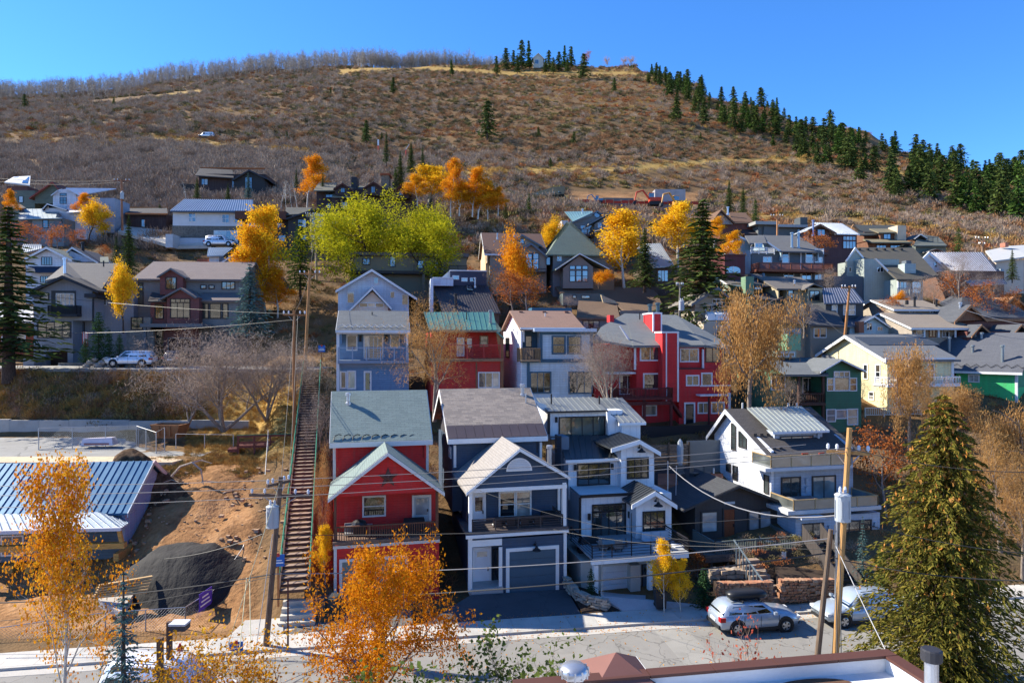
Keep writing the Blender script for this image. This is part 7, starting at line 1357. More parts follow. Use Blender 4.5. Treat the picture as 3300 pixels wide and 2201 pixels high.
    MB().box(-2.2,2.6,-.66,-.56,.95,1.1).build('rail',rb,e);MB().box(-2.2,2.6,-.68,-.6,1.1,1.15).build('rail_cap',plain((.04,.18,.1)),e);MB().box(-2.9,-2.2,-.6,.6,-.2,.05).build('step',rb,e);MB().box(-2.2,2.6,-.63,-.58,.45,.6).build('rail',rb,e)
    # hillside works: red barrier, wall, two diggers
    e=empty('red_barrier',W(1850,655,150),R(4),'long red netting barrier around the hillside works','barrier');rd=plain((.36,.04,.02),.8)
    for k in range(16):MB().box(k*1.75,k*1.75+1.7,-.03,.03,.1,.75+.15*math.sin(k*2.1)).build('net_panel',rd,e);MB().box(k*1.75-.05,k*1.75+.05,-.06,.06,-.8,1.0).build('post',plain((.3,.2,.1)),e)
    o=MB().box(-3.4,3.4,0,5,-2,4.0).build('shotcrete_wall',concrete((.34,.32,.32)));o.location=W(2160,668,152);tag(o,'grey shotcrete wall at the hillside works','wall');o=MB().box(-3,4,0,.4,-2,1.2).build('soil_nail_wall',concrete((.15,.15,.14)));o.location=W(1985,655,153);o.rotation_euler=(0,0,R(3));tag(o,'low dark retaining wall behind the red barrier','wall')
    e=empty('anchored_wall',W(1765,632,158),R(-8),'dark netted retaining slope with a row of anchors','wall');v=[(-3.8,0,0),(3.8,0,.4),(3.8,1.8,2.6),(1.0,1.6,2.4),(-3.8,1.2,1.0)];MB().add(v+[(x,y+.6,z-.6) for x,y,z in v],[(0,1,2,3,4),(9,8,7,6,5),(0,5,6,1),(1,6,7,2),(2,7,8,3),(3,8,9,4),(4,9,5,0)]).build('slope_panel',plain((.02,.028,.025),.8),e)
    for k in range(5):MB().box(-2.6+k*1.25,-2.35+k*1.25,.25,.5,.55+.08*k,.8+.08*k).build('anchor_plate',plain((.3,.35,.35)),e)
    def digger(p,rz,label,c,s=1.0):
        e=empty('excavator',p,rz,label,'excavator','excavators');e.scale=(s,s,s);m=plain(c,.5);MB().box(-1.4,1.4,-1.1,-.7,0,.7).box(-1.4,1.4,.7,1.1,0,.7).build('tracks',MBLACK,e);MB().box(-1.5,1.2,-1.0,1.0,.8,1.6).build('house',m,e);MB().box(.1,1.2,-1.0,-.1,1.6,2.7).build('cab',MGLASS,e);MB().box(.05,1.25,-1.02,-.08,2.7,2.82).build('cab_roof',m,e)
        MB().tube([(1.2,.3,1.3),(2.6,.3,3.2),(4.0,.3,2.8)],[.25,.22,.18],5).build('boom',m,e);MB().tube([(4.0,.3,2.8),(4.4,.3,1.0)],[.18,.13],5).build('stick',m,e);MB().add([(4.1,-.1,.9),(4.7,-.1,.9),(4.9,-.1,.2),(4.3,-.1,.1),(4.1,.7,.9),(4.7,.7,.9),(4.9,.7,.2),(4.3,.7,.1)],[(0,1,2,3),(7,6,5,4),(0,4,5,1),(1,5,6,2),(2,6,7,3),(3,7,4,0)]).build('bucket',MBLACK,e)
    digger(W(2110,662,149),R(180),'red excavator with folded boom at the hillside works',(.50,.05,.02));digger(W(2190,672,148),R(195),'yellow-tan excavator in front of the shotcrete wall',(.50,.24,.05));digger(W(1930,655,151),R(170),'small blue machine behind the red barrier',(.06,.18,.30),.6)
    # snow guns on red posts
    for k,(px,py,Yd) in enumerate(((1219,494,185),(1308,508,178))):p=hit(px,py);e=empty('snow_gun',p,0,('thin red snow gun post beside the dark spruce on the slope','red post with tilted pale panel beside the green spruce')[k],'snow gun');MB().tube([(0,0,-.5),(0,0,2.6)],.16,6).build('post',plain((.5,.03,.03)),e);MB().box(-.25,.25,-.25,.25,2.6,4.6).build('head',plain((.6,.62,.65)),e) if k == 0 else MB().add([(-.2,-.1,2.6),(1.0,-.1,4.4),(1.0,1.0,4.6),(-.2,1.0,2.8),(-.2,-.1,2.5),(1.0,-.1,4.3),(1.0,1.0,4.5),(-.2,1.0,2.7)],BF).build('panel',plain((.6,.65,.7)),e)
    o=MB().box(-.25,.25,-.1,.1,0,1.3).build('track_sign',plain((.5,.6,.7)));o.location=hit(490,556);tag(o,'tiny pale blue sign on the scrub slope above the black house','sign')
site()
# ------------------------------------------------------------------ trees
def fast_mesh(V,Fq,mat,smooth=False):
    V=np.asarray(V,np.float32);Fq=np.asarray(Fq,np.int32);me=bpy.data.meshes.new('m');k=Fq.shape[1]
    me.vertices.add(len(V));me.vertices.foreach_set('co',V.ravel());me.loops.add(Fq.size);me.loops.foreach_set('vertex_index',Fq.ravel())
    me.polygons.add(len(Fq));me.polygons.foreach_set('loop_start',np.arange(0,Fq.size,k,dtype=np.int32));me.polygons.foreach_set('loop_total',np.full(len(Fq),k,np.int32))
    me.update(calc_edges=True);me.materials.append(mat);return me
def leaves(P,size,mat,asp=.6,drv=None,rng=None,flat=.0):
    """a leaf-sized quad at every point; drv: preferred long axis per point"""
    rng=rng or np.random.RandomState(1);P=np.asarray(P,float);n=len(P);size=np.broadcast_to(np.asarray(size,float),(n,))*rng.uniform(.65,1.35,n)
    a=rng.normal(size=(n,3))
    if drv is not None:a=a*.35+np.asarray(drv)*1.2
    a /= np.linalg.norm(a,axis=1)[:,None];b=rng.normal(size=(n,3))
    if flat:b[:,2] *= (1-flat)
    b -= a*(a*b).sum(1)[:,None];b /= np.linalg.norm(b,axis=1)[:,None]
    A=a*size[:,None]*.5;B=b*size[:,None]*.5*asp
    V=np.stack([P-A,P+B*.9-A*.1,P+A,P-B*.9-A*.1],1).reshape(-1,3)
    return fast_mesh(V,np.arange(4*n).reshape(n,4),mat)
def tubes(branches,mat,sides=(6,4,3,3,3)):
    V=[];Fc=[];k=0
    for pts,rs,lv in branches:
        n=sides[min(lv,len(sides)-1)];m=len(pts);P=np.asarray(pts,float);D=np.gradient(P,axis=0);D /= (np.linalg.norm(D,axis=1)[:,None]+1e-9)
        ref=np.where(np.abs(D[:,2:3]) < .9,np.array([[0,0,1.]]),np.array([[1.,0,0]]));A=np.cross(D,ref);A /= (np.linalg.norm(A,axis=1)[:,None]+1e-9);B=np.cross(D,A)
        for i in range(m):
            for j in range(n):
                t=2*math.pi*j/n;V.append(P[i]+(A[i]*math.cos(t)+B[i]*math.sin(t))*rs[i])
        for i in range(m-1):
            for j in range(n):Fc.append((k+i*n+j,k+i*n+(j+1) % n,k+(i+1)*n+(j+1) % n,k+(i+1)*n+j))
        k += m*n
    return fast_mesh(V,Fc,mat)
def skeleton(rng,H,r0,kind='round',levels=3,lean=(0,0),stems=1,spread=1.0,dens=1.0):
    """branches (points, radii, level) and twig points of a broadleaf tree"""
    br=[];tips=[]
    def limb(p,d,L,r,lv):
        n=5 if lv == 0 else 4;pts=[p.copy()];q=p.copy();dd=d.copy()
        for i in range(n-1):
            w=rng.normal(size=3)*(.10 if lv == 0 else .24);up={'aspen':.10,'round':.07,'bare':.10,'weep':-.10 if lv > 1 else .1}.get(kind,.06)
            dd=dd+w+np.array([0,0,up if lv else .02]);dd /= np.linalg.norm(dd);q=q+dd*L/(n-1);pts.append(q.copy())
        rs=[r*(1-.75*i/(n-1)) for i in range(n)];br.append((pts,rs,lv))
        if lv >= levels:
            for t in (0.35,.6,.85,1.0):tips.append((pts[0]*(1-t)+pts[-1]*t if t < 1 else pts[-1],dd))
            return
        nb={0:int((13 if kind == 'aspen' else 8)*dens),1:5,2:4,3:3}[lv]
        for i in range(nb):
            if kind == 'aspen' and lv == 0:t=.22+.76*(i+rng.rand()*.6)/nb
            elif lv == 0:t=.30+.70*(i+rng.rand()*.5)/nb
            else:t=.25+.75*(i+rng.rand()*.5)/nb
            t=min(t,.99);f=t*(n-1);j=min(int(f),n-2);base=pts[j]*(1-(f-j))+pts[j+1]*(f-j);ax=pts[j+1]-pts[j];ax /= np.linalg.norm(ax)
            az=rng.rand()*6.283 if lv else (i*2.4+rng.rand());perp=np.cross(ax,[math.cos(az),math.sin(az),.3]);perp /= np.linalg.norm(perp)+1e-9
            ang={'aspen':.75,'round':.85,'bare':.75,'weep':.95}.get(kind,.8)*(.8+.5*rng.rand())
            nd=ax*math.cos(ang)+perp*math.sin(ang)
            if kind == 'aspen' and lv == 0:Lc=L*(.30*spread*(1.15-t))*(.8+.5*rng.rand())+L*.05
            elif lv == 0:Lc=L*(.55*spread)*(1.12-.5*t)*(.75+.5*rng.rand())
            else:Lc=L*.52*(.7+.6*rng.rand())
            limb(base,nd,Lc,max(r*(1-.7*t)*.55,.006),lv+1)
    for s in range(stems):
        a=rng.rand()*6.283;tilt=.0 if stems == 1 else .35+.3*rng.rand()
        d=np.array([lean[0]+tilt*math.cos(a),lean[1]+tilt*math.sin(a),1.0]);d /= np.linalg.norm(d)
        limb(np.array([0.,0.,-.6]),d,H*(.92 if kind == 'aspen' else (.66 if kind != 'bare' else .60)),r0,0)
    return br,tips
def conifer(rng,H,rad,whorls,per,blades,size,taper=1.0,droop=.25,gap=.06,skirt=.08):
    """points and axes of needle sprays, on drooping branches round a straight stem"""
    P=[];D=[];br=[([np.array([0,0,-.8]),np.array([0,0,H*.5]),np.array([0,0,H*.99])],[H*.018,H*.011,H*.002],0)]
    for i in range(whorls):
        t=skirt+(1-skirt)*(i+rng.rand()*.5)/whorls;z=H*t;L0=rad*((1-t)**taper)*(.9+.25*rng.rand())+rad*.03
        for k in range(per):
            if rng.rand() < gap:continue
            az=6.283*(k+rng.rand()*.7)/per+i*1.3;L=L0*(.5+.72*rng.rand());o=np.array([math.cos(az),math.sin(az),0]);s=np.array([-o[1],o[0],0])
            up=.25*(t-.35)
            nb=max(2,int(blades*(L/rad)**.8)+1)
            for b in range(nb):
                f=(b+.4+.5*rng.rand())/nb;r=L*f;zz=z+up*r-droop*r*r/max(L,.3)*.9+rng.normal()*.03*L;w=(rng.rand()-.5)*L*.42*(1.15-f)
                P.append(o*r+s*w+np.array([0,0,zz]));D.append(o*(.7)+s*np.sign(w)*.45+np.array([0,0,-.25-.2*rng.rand()]))
            if L > .8:br.append(([np.array([0,0,z]),o*L*.6+np.array([0,0,z+up*L*.6-droop*L*.35])],[H*.004,H*.0015],2))
    return np.array(P),np.array(D),br
def top_of(me):
    a=np.empty(len(me.vertices)*3,np.float32);me.vertices.foreach_get('co',a);return float(np.percentile(a[2::3],99.7))
TP={}   # prototype meshes: key -> (trunk mesh, crown mesh, height)
GOLD=((.55,.27,.012),(.76,.43,.018),(.85,.58,.03));ORNG=((.42,.12,.010),(.68,.26,.014),(.80,.40,.02));AMBER=((.45,.15,.010),(.70,.31,.014),(.80,.50,.02));RUST=((.22,.06,.02),(.36,.11,.03),(.46,.20,.06))
LIME=((.13,.14,.010),(.36,.345,.016),(.66,.57,.022));TANL=((.22,.11,.035),(.42,.22,.07),(.55,.34,.14));SPR=((.024,.040,.014),(.055,.080,.022),(.10,.125,.03));DKSP=((.024,.040,.016),(.050,.075,.024),(.10,.125,.034));BLSP=((.035,.075,.075),(.07,.13,.125),(.12,.19,.175));PINE=((.025,.055,.015),(.05,.095,.02),(.09,.14,.03));JUN=((.018,.045,.022),(.035,.075,.03),(.06,.11,.035));OLV=((.05,.08,.02),(.09,.13,.03),(.14,.17,.04))
TWIG=((.16,.12,.10),(.30,.235,.195),(.44,.35,.29));GREYB=(.22,.18,.15);DARKB=(.07,.05,.04);WHITEB=(.55,.52,.45)
def proto_broad(key,seed,H,r0,kind,cols,nleaf,lsize,jit,levels=3,bk=DARKB,asp=.7,**kw):
    rng=np.random.RandomState(seed);br,tips=skeleton(rng,H,r0,kind,levels,**kw);tm=tubes(br,bark(bk));cm=None
    if nleaf:
        T=np.array([t for t,_ in tips]);idx=rng.randint(0,len(T),nleaf);P=T[idx]+rng.normal(size=(nleaf,3))*jit*np.array([1,1,.9])
        drv=None
        if kind == 'bare':drv=rng.normal(size=(nleaf,3))*.8+np.array([0,0,.8])
        if kind == 'weep':P[:,2] -= np.abs(rng.normal(size=nleaf))*jit*3.0;drv=np.tile([0,0,-1.0],(nleaf,1))
        cm=leaves(P,lsize,leaf(cols),asp,drv,rng)
    TP[key]=(tm,cm,top_of(cm or tm))
def proto_conifer(key,seed,H,rad,whorls,per,blades,size,cols,asp=.35,**kw):
    rng=np.random.RandomState(seed);P,D,br=conifer(rng,H,rad,whorls,per,blades,size,**kw);TP[key]=(tubes(br,bark(DARKB)),leaves(P,size,leaf(cols,.12),asp,D,rng),H)
def place(key,name,px,ytop,ybase,Y,label,wide=1.0,group=None,rz=None,cat='tree',z=None,crown='crown'):
    tm,cm,H0=TP[key];b=W(px,ybase,Y);H=(ybase-ytop)*Y/F;s=H/H0
    e=empty(name,b,rz if rz is not None else (px*1.37) % 6.28,label,cat,group)
    for nm,me in (('trunk',tm),(crown,cm)):
        if me is None:continue
        o=link(nm,me,e);o.scale=(s*wide,s*wide,s)
    return e
def protos():
    proto_broad('aspen_gold',3,10,.13,'aspen',GOLD,8500,.21,.32,2,WHITEB);proto_broad('aspen_orange',4,10,.13,'aspen',ORNG,8500,.21,.32,2,WHITEB);proto_broad('aspen_amber',5,10,.13,'aspen',AMBER,8500,.21,.34,2,WHITEB)
    proto_broad('round_gold',6,8,.16,'round',GOLD,9500,.20,.36,3);proto_broad('round_orange',7,8,.16,'round',ORNG,8000,.19,.36,3);proto_broad('round_rust',8,8,.14,'round',RUST,1700,.22,.30,3,GREYB);proto_broad('lime',9,12,.30,'round',LIME,24000,.19,.48,3,DARKB,.6,spread=1.15)
    proto_broad('weep_tan',10,9,.22,'weep',TANL,15000,.17,.26,3,GREYB,.4);proto_broad('bare_tan',12,9,.17,'bare',TANL,9000,.27,.32,3,GREYB,.07,spread=1.15);proto_broad('bare',13,8,.15,'bare',TWIG,5500,.28,.30,3,(.26,.21,.17),.05,spread=1.2);proto_broad('bare_multi',14,7,.10,'bare',TWIG,13000,.26,.28,3,(.30,.24,.19),.05,stems=5,spread=1.1);proto_broad('bare_aspen',15,10,.10,'aspen',RUST,0,0,0,2,WHITEB)
    proto_conifer('spruce',20,12,2.3,40,10,17,.40,SPR,skirt=.06);proto_conifer('spruce_b',21,12,1.9,36,9,14,.42,DKSP,skirt=.10,gap=.12);proto_conifer('bluespruce',22,9,2.1,32,10,15,.36,BLSP,skirt=.05);proto_conifer('pine',23,11,2.5,26,9,18,.45,PINE,skirt=.12,taper=.7,gap=.15);proto_conifer('juniper',24,6,1.5,24,10,12,.32,JUN,skirt=.0,taper=.6,droop=-.2)
    for i in range(5):proto_conifer('ridge%d' % i,30+i,12,(2.7,3.2,2.2,2.9,3.4)[i],18,8,6,1.15,(DKSP,SPR,PINE,SPR,DKSP)[i],.42,skirt=(.12,.16,.08,.18,.1)[i],gap=.14,taper=(.75,.6,.85,.55,.65)[i])
protos()
def town_trees():
    # large spruces
    place('spruce','spruce_tree',2265,640,1110,80,'tall full spruce rising between the beige cottage and the yellow aspens',2.1);place('spruce','spruce_tree',2078,735,930,87,'dark spruce just beside the yellow aspen in the middle of town',1.7);place('spruce_b','spruce_tree',28,660,1200,66,'dark shaggy spruce at the left edge in front of the brick-red cabin',2.3)
    place('bluespruce','blue_spruce',805,850,1085,72,'blue-green spruce beside the brown house with maroon bays',1.6);place('pine','pine_tree',968,715,960,90,'loose green pine between the golden aspens and the utility poles',1.1);place('spruce','spruce_tree',415,690,880,92,'slim dark spruce standing above the taupe house roof',.95);place('spruce_b','spruce_tree',375,760,880,90,'short spruce tucked beside the slim dark spruce',1.2)
    for k,(px,a,b,w) in enumerate(((318,1005,1165,1.0),(275,1090,1168,1.2),(352,1060,1165,.9),(385,1075,1150,1.1))):place('juniper','juniper_bush',px,a,b,70,('tallest juniper beside the grey board house','low pale-tipped juniper nearest the grey house driveway','middle juniper of the clump above the boulders','rightmost juniper of the clump by the parked white car')[k],w,'junipers by the grey house',cat='shrub')
    # colour
    place('round_gold','golden_maple',398,835,1055,73,'bright golden tree between the grey board house and the brown house',.5);place('aspen_gold','golden_aspen',858,665,1010,88,'tall golden-orange aspen left of the green pine',.85);place('aspen_amber','golden_aspen',818,730,1010,87,'amber aspen behind the blue-green spruce',.9);place('aspen_orange','orange_aspen',895,860,1015,86,'small orange aspen on the bank beside the stairway',1.5)
    place('round_gold','golden_maple',285,640,770,108,'yellow tree with an orange crown in front of the white gambrel house',.95);place('aspen_orange','orange_aspen',262,618,700,110,'orange tree top behind the yellow tree at the upper left',1.5);place('aspen_orange','orange_poplar',44,612,700,110,'narrow orange column tree at the far upper left',1.0)
    for k,(px,a,b) in enumerate(((60,712,790),(110,715,800),(185,722,800),(245,735,800),(340,790,840))):place('round_rust','rust_shrub',px,a,b,104-k,('rust-red shrub by the left edge below the orange column tree','rust shrub beside the low grey house','olive-rust shrub under the low grey house window','rust shrub left of the short utility pole','red-orange shrub above the white dormer house')[k],1.3,'rust shrubs at upper left',cat='shrub')
    place('aspen_orange','orange_aspen',990,498,660,128,'tall orange aspen left of the dark timber lodge',1.25);place('aspen_orange','orange_aspen',848,665,720,108,'small orange aspen in front of the black flat-roofed house',1.6)
    place('aspen_gold','golden_aspen',1378,530,660,124,'brightest yellow aspen behind the lodge chimneys',2.0);place('aspen_amber','golden_aspen',1345,565,660,122,'shorter amber aspen beside the brightest yellow aspen',1.7)
    for k,(px,a,b,w,key) in enumerate(((1452,515,690,1.0,'aspen_orange'),(1480,585,690,1.8,'aspen_amber'),(1522,535,690,1.3,'aspen_orange'),(1540,590,700,1.9,'aspen_orange'),(1572,580,700,1.0,'aspen_amber'),(1605,598,690,1.3,'aspen_orange'))):place(key,'orange_aspen',px,a,b,120,('thin pale-orange aspen behind the flame-orange grove','leftmost full aspen of the flame-orange grove','tallest pointed aspen of the flame-orange grove','broad deep-orange aspen in the middle of the grove','brownish slim aspen in the flame-orange grove','rightmost small orange aspen of the grove')[k],w,'flame-orange aspen grove')
    place('lime','willow_tree',1225,625,935,92,'big yellow-green willow on the left of the pair above the white cottage',1.2);place('lime','willow_tree',1385,665,925,93,'big yellow-green willow on the right of the pair above the dark metal roof',1.2,rz=2.2);place('lime','willow_tree',1300,720,930,95,'yellow-green willow filling the gap between the two big willows',1.0,rz=1)
    place('aspen_gold','golden_aspen',2012,680,920,92,'golden aspen with white trunk in front of the grey gabled townhouse',1.55);place('aspen_gold','golden_aspen',2185,655,850,96,'golden aspen touching the left side of the tall full spruce',1.6,rz=2.0);place('round_gold','golden_maple',1770,700,830,100,'round bright yellow tree left of the grey gabled townhouse',.95)
    place('aspen_amber','amber_ash',2350,745,860,88,'thin amber tree in front of the blue-grey townhouse gable',1.3);place('round_orange','orange_maple',1640,745,1010,84,'orange tree in front of the tan brown-roofed house',.58);place('round_rust','rust_crabapple',1700,880,1010,78,'rust-red twiggy tree left of the long brown roof',1.3);place('round_rust','rust_crabapple',1655,870,1005,79,'thin russet tree beside the dark metal-roofed house',1.0);place('round_orange','orange_shrub',1930,868,925,84,'small round orange shrub before the green shingle house',1.5,cat='shrub');place('round_rust','tan_tree',2640,745,850,96,'tan-leaved round tree right of the redwood deck townhouse',1.5)
    # foreground and mid bare or tan trees
    place('weep_tan','weeping_birch',2415,930,1340,54,'golden-brown weeping tree in front of the dark green house',.58);place('bare_tan','bare_elm',1400,960,1330,53,'large leafless tan tree between the red and navy house roofs',.95);place('bare_multi','bare_lilac',1965,1060,1290,56,'grey-purple leafless tree in front of the large red house',.85)
    place('bare_multi','bare_apple',720,1050,1355,60,'wide sprawling leafless tree on the golden bank',1.15);place('bare_multi','bare_apple',860,1085,1330,61,'leafless grey tree between the sprawling tree and the stairway',1.1,rz=1.0);place('bare_multi','bare_apple',610,1190,1345,61,'low leafless thicket tree above the concrete wall',.95,rz=2.5)
    place('weep_tan','tan_willow',2930,1110,1420,52,'wispy tan willow in front of the yellow house balcony',.50);place('bare_tan','bare_elm',3000,1180,1500,50,'pale-trunked leafless tree between the yellow house and the big spruce',.8);place('weep_tan','tan_willow',3085,1240,1420,56,'broad tan tree in front of the emerald house',.75,rz=1.0);place('weep_tan','tan_willow',3300,1300,1640,50,'tall tan tree at the right edge behind the big spruce',.6,rz=2.0);place('bare_tan','bare_elm',3230,1350,1800,44,'leafless pale tree right of the big spruce',.8,rz=.7);place('bare_tan','bare_elm',3295,1500,1850,42,'leafless tree at the right frame edge',.8,rz=1.7)
    place('round_rust','rust_willow',2855,1370,1640,47,'reddish-brown twiggy tree right of the white gabled house',.85);place('bare','bare_maple',2545,1215,1340,55,'small leafless tree by the dark green house porch',1.0);place('bare','bare_maple',2590,970,1080,72,'dark leafless tree in front of the sage green house',1.0);place('bare','bare_maple',2960,890,1010,84,'leafless tree below the skylight house',1.1);place('bare','bare_maple',3090,800,1000,82,'leafless tree in front of the striped metal roof',.9);place('bare','bare_maple',3010,905,985,86,'small leafless tree left of the striped-roof house',1.2);place('round_rust','rust_crabapple',3060,870,1000,84,'rust twiggy tree under the striped-roof house',1.1);place('bare','bare_maple',3200,880,1010,82,'leafless tree above the slate hip roof',1.2)
    for k,(px,a,b,Y,key,w,lab) in enumerate(((2880,955,1040,80,'round_rust',1.2,'rust twiggy tree below the skylight house porch'),(2905,935,985,86,'round_orange',1.2,'small orange tree beside the skylight house porch'),(3150,905,1010,80,'round_rust',1.2,'rust tree just above the slate hip roof apex'),(2480,1010,1090,70,'bare',1.2,'leafless tree behind the golden-brown weeping tree'),(2300,700,800,104,'aspen_amber',1.3,'amber aspen behind the tall full spruce'),(2670,860,960,88,'bare',1.1,'leafless tree between the twin deck townhouse and skylight house'),(1600,870,990,82,'bare',1.1,'leafless tree right of the dark metal-roofed house'),(1830,950,1010,76,'bare',1.4,'leafless thicket in front of the long brown roof'),(3250,930,1030,80,'round_rust',1.0,'rust tree by the orange timber cabin'))):place(key,'garden_tree',px,a,b,Y,lab,w,rz=k)
    place('spruce','spruce_tree',3262,800,905,96,'small spruce at the right edge below the pale-roofed house',1.0);place('pine','pine_tree',2435,640,720,128,'light green pine beside the russet house',1.1);place('spruce','spruce_tree',2350,578,685,132,'left of two dark spruces above the russet house',1.0);place('spruce','spruce_tree',2395,600,695,130,'right of two dark spruces above the russet house',1.1);place('pine','pine_tree',3090,730,830,112,'yellowish pine behind the grey-green chalet',1.0)
    for k,(px,a,b,key,lab) in enumerate(((1245,425,530,'spruce_b','dark spruce beside the red snow gun post on the slope'),(1290,485,610,'spruce','bright green slim spruce behind the lodge'),(1362,468,570,'spruce_b','broad dark spruce behind the brightest yellow aspen'),(1388,590,670,'bluespruce','blue-green spruce in front of the brightest yellow aspen'),(1275,540,615,'pine','small light green spruce between the lodge chimneys'),(1630,640,710,'spruce_b','dark spruce right of the flame-orange grove'),(1705,620,680,'pine','green pine above the scrub right of the grove'),(1180,385,462,'ridge0','lone conifer above the lodge on the scrub slope'),(635,570,640,'spruce','green spruce left of the black hillside house'),(735,590,645,'spruce','dark green spruce in front of the black hillside house'),(800,555,640,'bluespruce','blue-grey spruce against the black gable'),(955,540,610,'spruce_b','dark spruce left of the tall orange aspen'),(1040,555,610,'spruce_b','dark spruce right of the tall orange aspen'),(488,680,760,'spruce','small spruce in front of the rust-ribbed house'),(515,655,690,'pine','tiny spruce behind the rust-ribbed house'),(80,700,745,'pine','small green spruce before the low grey house'),(1325,455,560,'spruce','tall green spruce beside the solar snow gun'))):
        Y={530:150,462:225}.get(b,124 if b > 560 else 140);place(key,'conifer',px,a,b,Y,lab,1.0)
    for k,px in enumerate((905,922,940,958,600,1175)):place('bare_aspen','bare_aspen',px,575+7*(k % 3),665 if k < 4 else 640,122,('thin white leafless aspen farthest left beside the tall orange aspen','second thin white leafless aspen below the tall orange aspen','third thin white leafless aspen below the tall orange aspen','thin white leafless aspen nearest the lodge','bare white aspen left of the black hillside house','bare white aspen in front of the lodge dormers')[k],.9,'bare white aspens')
town_trees()
def near_trees():
    # golden aspen at the lower left
    proto_broad('fg_aspen',41,11,.13,'aspen',((.38,.10,.010),(.60,.23,.012),(.70,.42,.03)),12000,.125,.28,3,WHITEB,.8,spread=1.05);place('fg_aspen','golden_aspen',205,1465,2480,24,'golden-orange aspen in the lower left corner with pale trunk',.5,rz=.4)
    proto_broad('fg_locust',42,8,.16,'round',((.30,.085,.006),(.54,.18,.008),(.64,.30,.015)),20000,.15,.20,3,(.20,.15,.13),.42,lean=(.10,0),spread=1.25,dens=1.3);place('fg_locust','honey_locust',1215,1725,2440,25,'orange feathery honey locust in front of the red house driveway',.74,rz=0)
    proto_broad('fg_shrub',43,6,.08,'round',((.34,.12,.010),(.58,.26,.015),(.60,.40,.03)),7000,.14,.22,3,GREYB,.6,stems=5,spread=1.2);place('fg_shrub','golden_shrub',740,2045,2480,24,'golden-orange bushy tree along the bottom edge below the utility pole',1.0,cat='shrub')
    proto_broad('fg_green',44,5,.07,'round',OLV,3600,.12,.12,3,(.16,.13,.09),.7,stems=3,spread=1.0);place('fg_green','green_shrub',1560,2062,2560,22,'sparse green bush at the bottom centre in front of the street',1.15,cat='shrub')
    proto_broad('fg_red',45,4,.04,'round',((.35,.05,.03),(.48,.10,.06),(.52,.20,.10)),260,.10,.10,2,(.40,.27,.2),.7,stems=3,spread=.9);place('fg_red','red_sapling',2350,1965,2400,25,'small red-leaved sapling rising behind the brown parapet',.62,cat='shrub')
    proto_conifer('fg_bluespruce',46,9,1.7,30,9,34,.19,BLSP,.3,skirt=.05);place('fg_bluespruce','blue_spruce',398,1832,2620,21.5,'young blue spruce at the bottom left beside the golden aspen',1.0)
    # big spruce, with brown cone clusters in the upper crown
    rng=np.random.RandomState(47);H=13.3;P,D,br=conifer(rng,H,4.3,48,14,150,.3,taper=.72,droop=.42,gap=.05,skirt=.02)
    e=empty('spruce_tree',W(3040,2260,29.5),.5,'huge spruce with orange-brown cones filling the lower right','tree');link('trunk',tubes(br,bark((.10,.07,.05))),e)
    link('crown',leaves(P,.25,leaf(((.040,.048,.010),(.105,.102,.020),(.26,.19,.035)),.18),.30,D,rng),e)
    m=(P[:,2] > H*.30) & (rng.rand(len(P)) < .015+.12*(P[:,2]/H)**2);Q=P[m]+np.array([0,0,-.08]);r=np.linalg.norm(Q[:,:2],axis=1);Q=Q*np.array([1.03,1.03,1]);link('cones',leaves(Q,.26,leaf(((.24,.09,.02),(.40,.17,.04),(.52,.26,.08)),.0),.5,np.tile([0,0,-1.0],(len(Q),1)),rng),e)
    # front gardens
    place('aspen_gold','young_aspen',2140,1738,1975,37.5,'slim yellow-leaved young aspen left of the pair before the white modern house',.75);place('aspen_gold','young_aspen',2195,1800,1975,37.6,'shorter yellow young aspen right of the pair beside the green shrub',.8,rz=1.2);place('bare_aspen','white_birch',1937,1755,1985,38,'leafless white-stemmed sapling by the curved stone wall',.45)
    place('juniper','evergreen_shrub',2268,1828,1995,38.2,'bushy green evergreen shrub behind the silver wagon',1.15,cat='shrub');place('round_rust','red_shrub',2255,1775,1880,42,'dark red shrub beside the cottage deck',.9,cat='shrub');place('fg_bluespruce','weeping_spruce',2780,1660,1920,40,'slender weeping evergreen beside the terrace behind the wooden pole',.9);place('pine','evergreen_shrub',2840,1750,1960,39,'dark evergreen between the wooden pole and the huge spruce',.8,cat='shrub')
    place('aspen_gold','climbing_vine',1050,1690,1900,38.8,'yellow leafy vine climbing the left corner of the red house',.55,cat='vine');place('bare_tan','bare_plum',1035,1420,1800,42,'tall twiggy red-brown shrub between the stairway and the red house',.28,cat='shrub');place('bare','bare_plum',1030,1250,1560,52,'leafless slender tree beside the upper stairway',.45);place('round_rust','red_vine',1020,1720,1890,39.3,'reddish vine at the foot of the stairway',.55,cat='vine');place('juniper','garden_shrub',1905,1830,1960,39.3,'dark green shrub inside the curved stone bed',.8,cat='shrub')
near_trees()
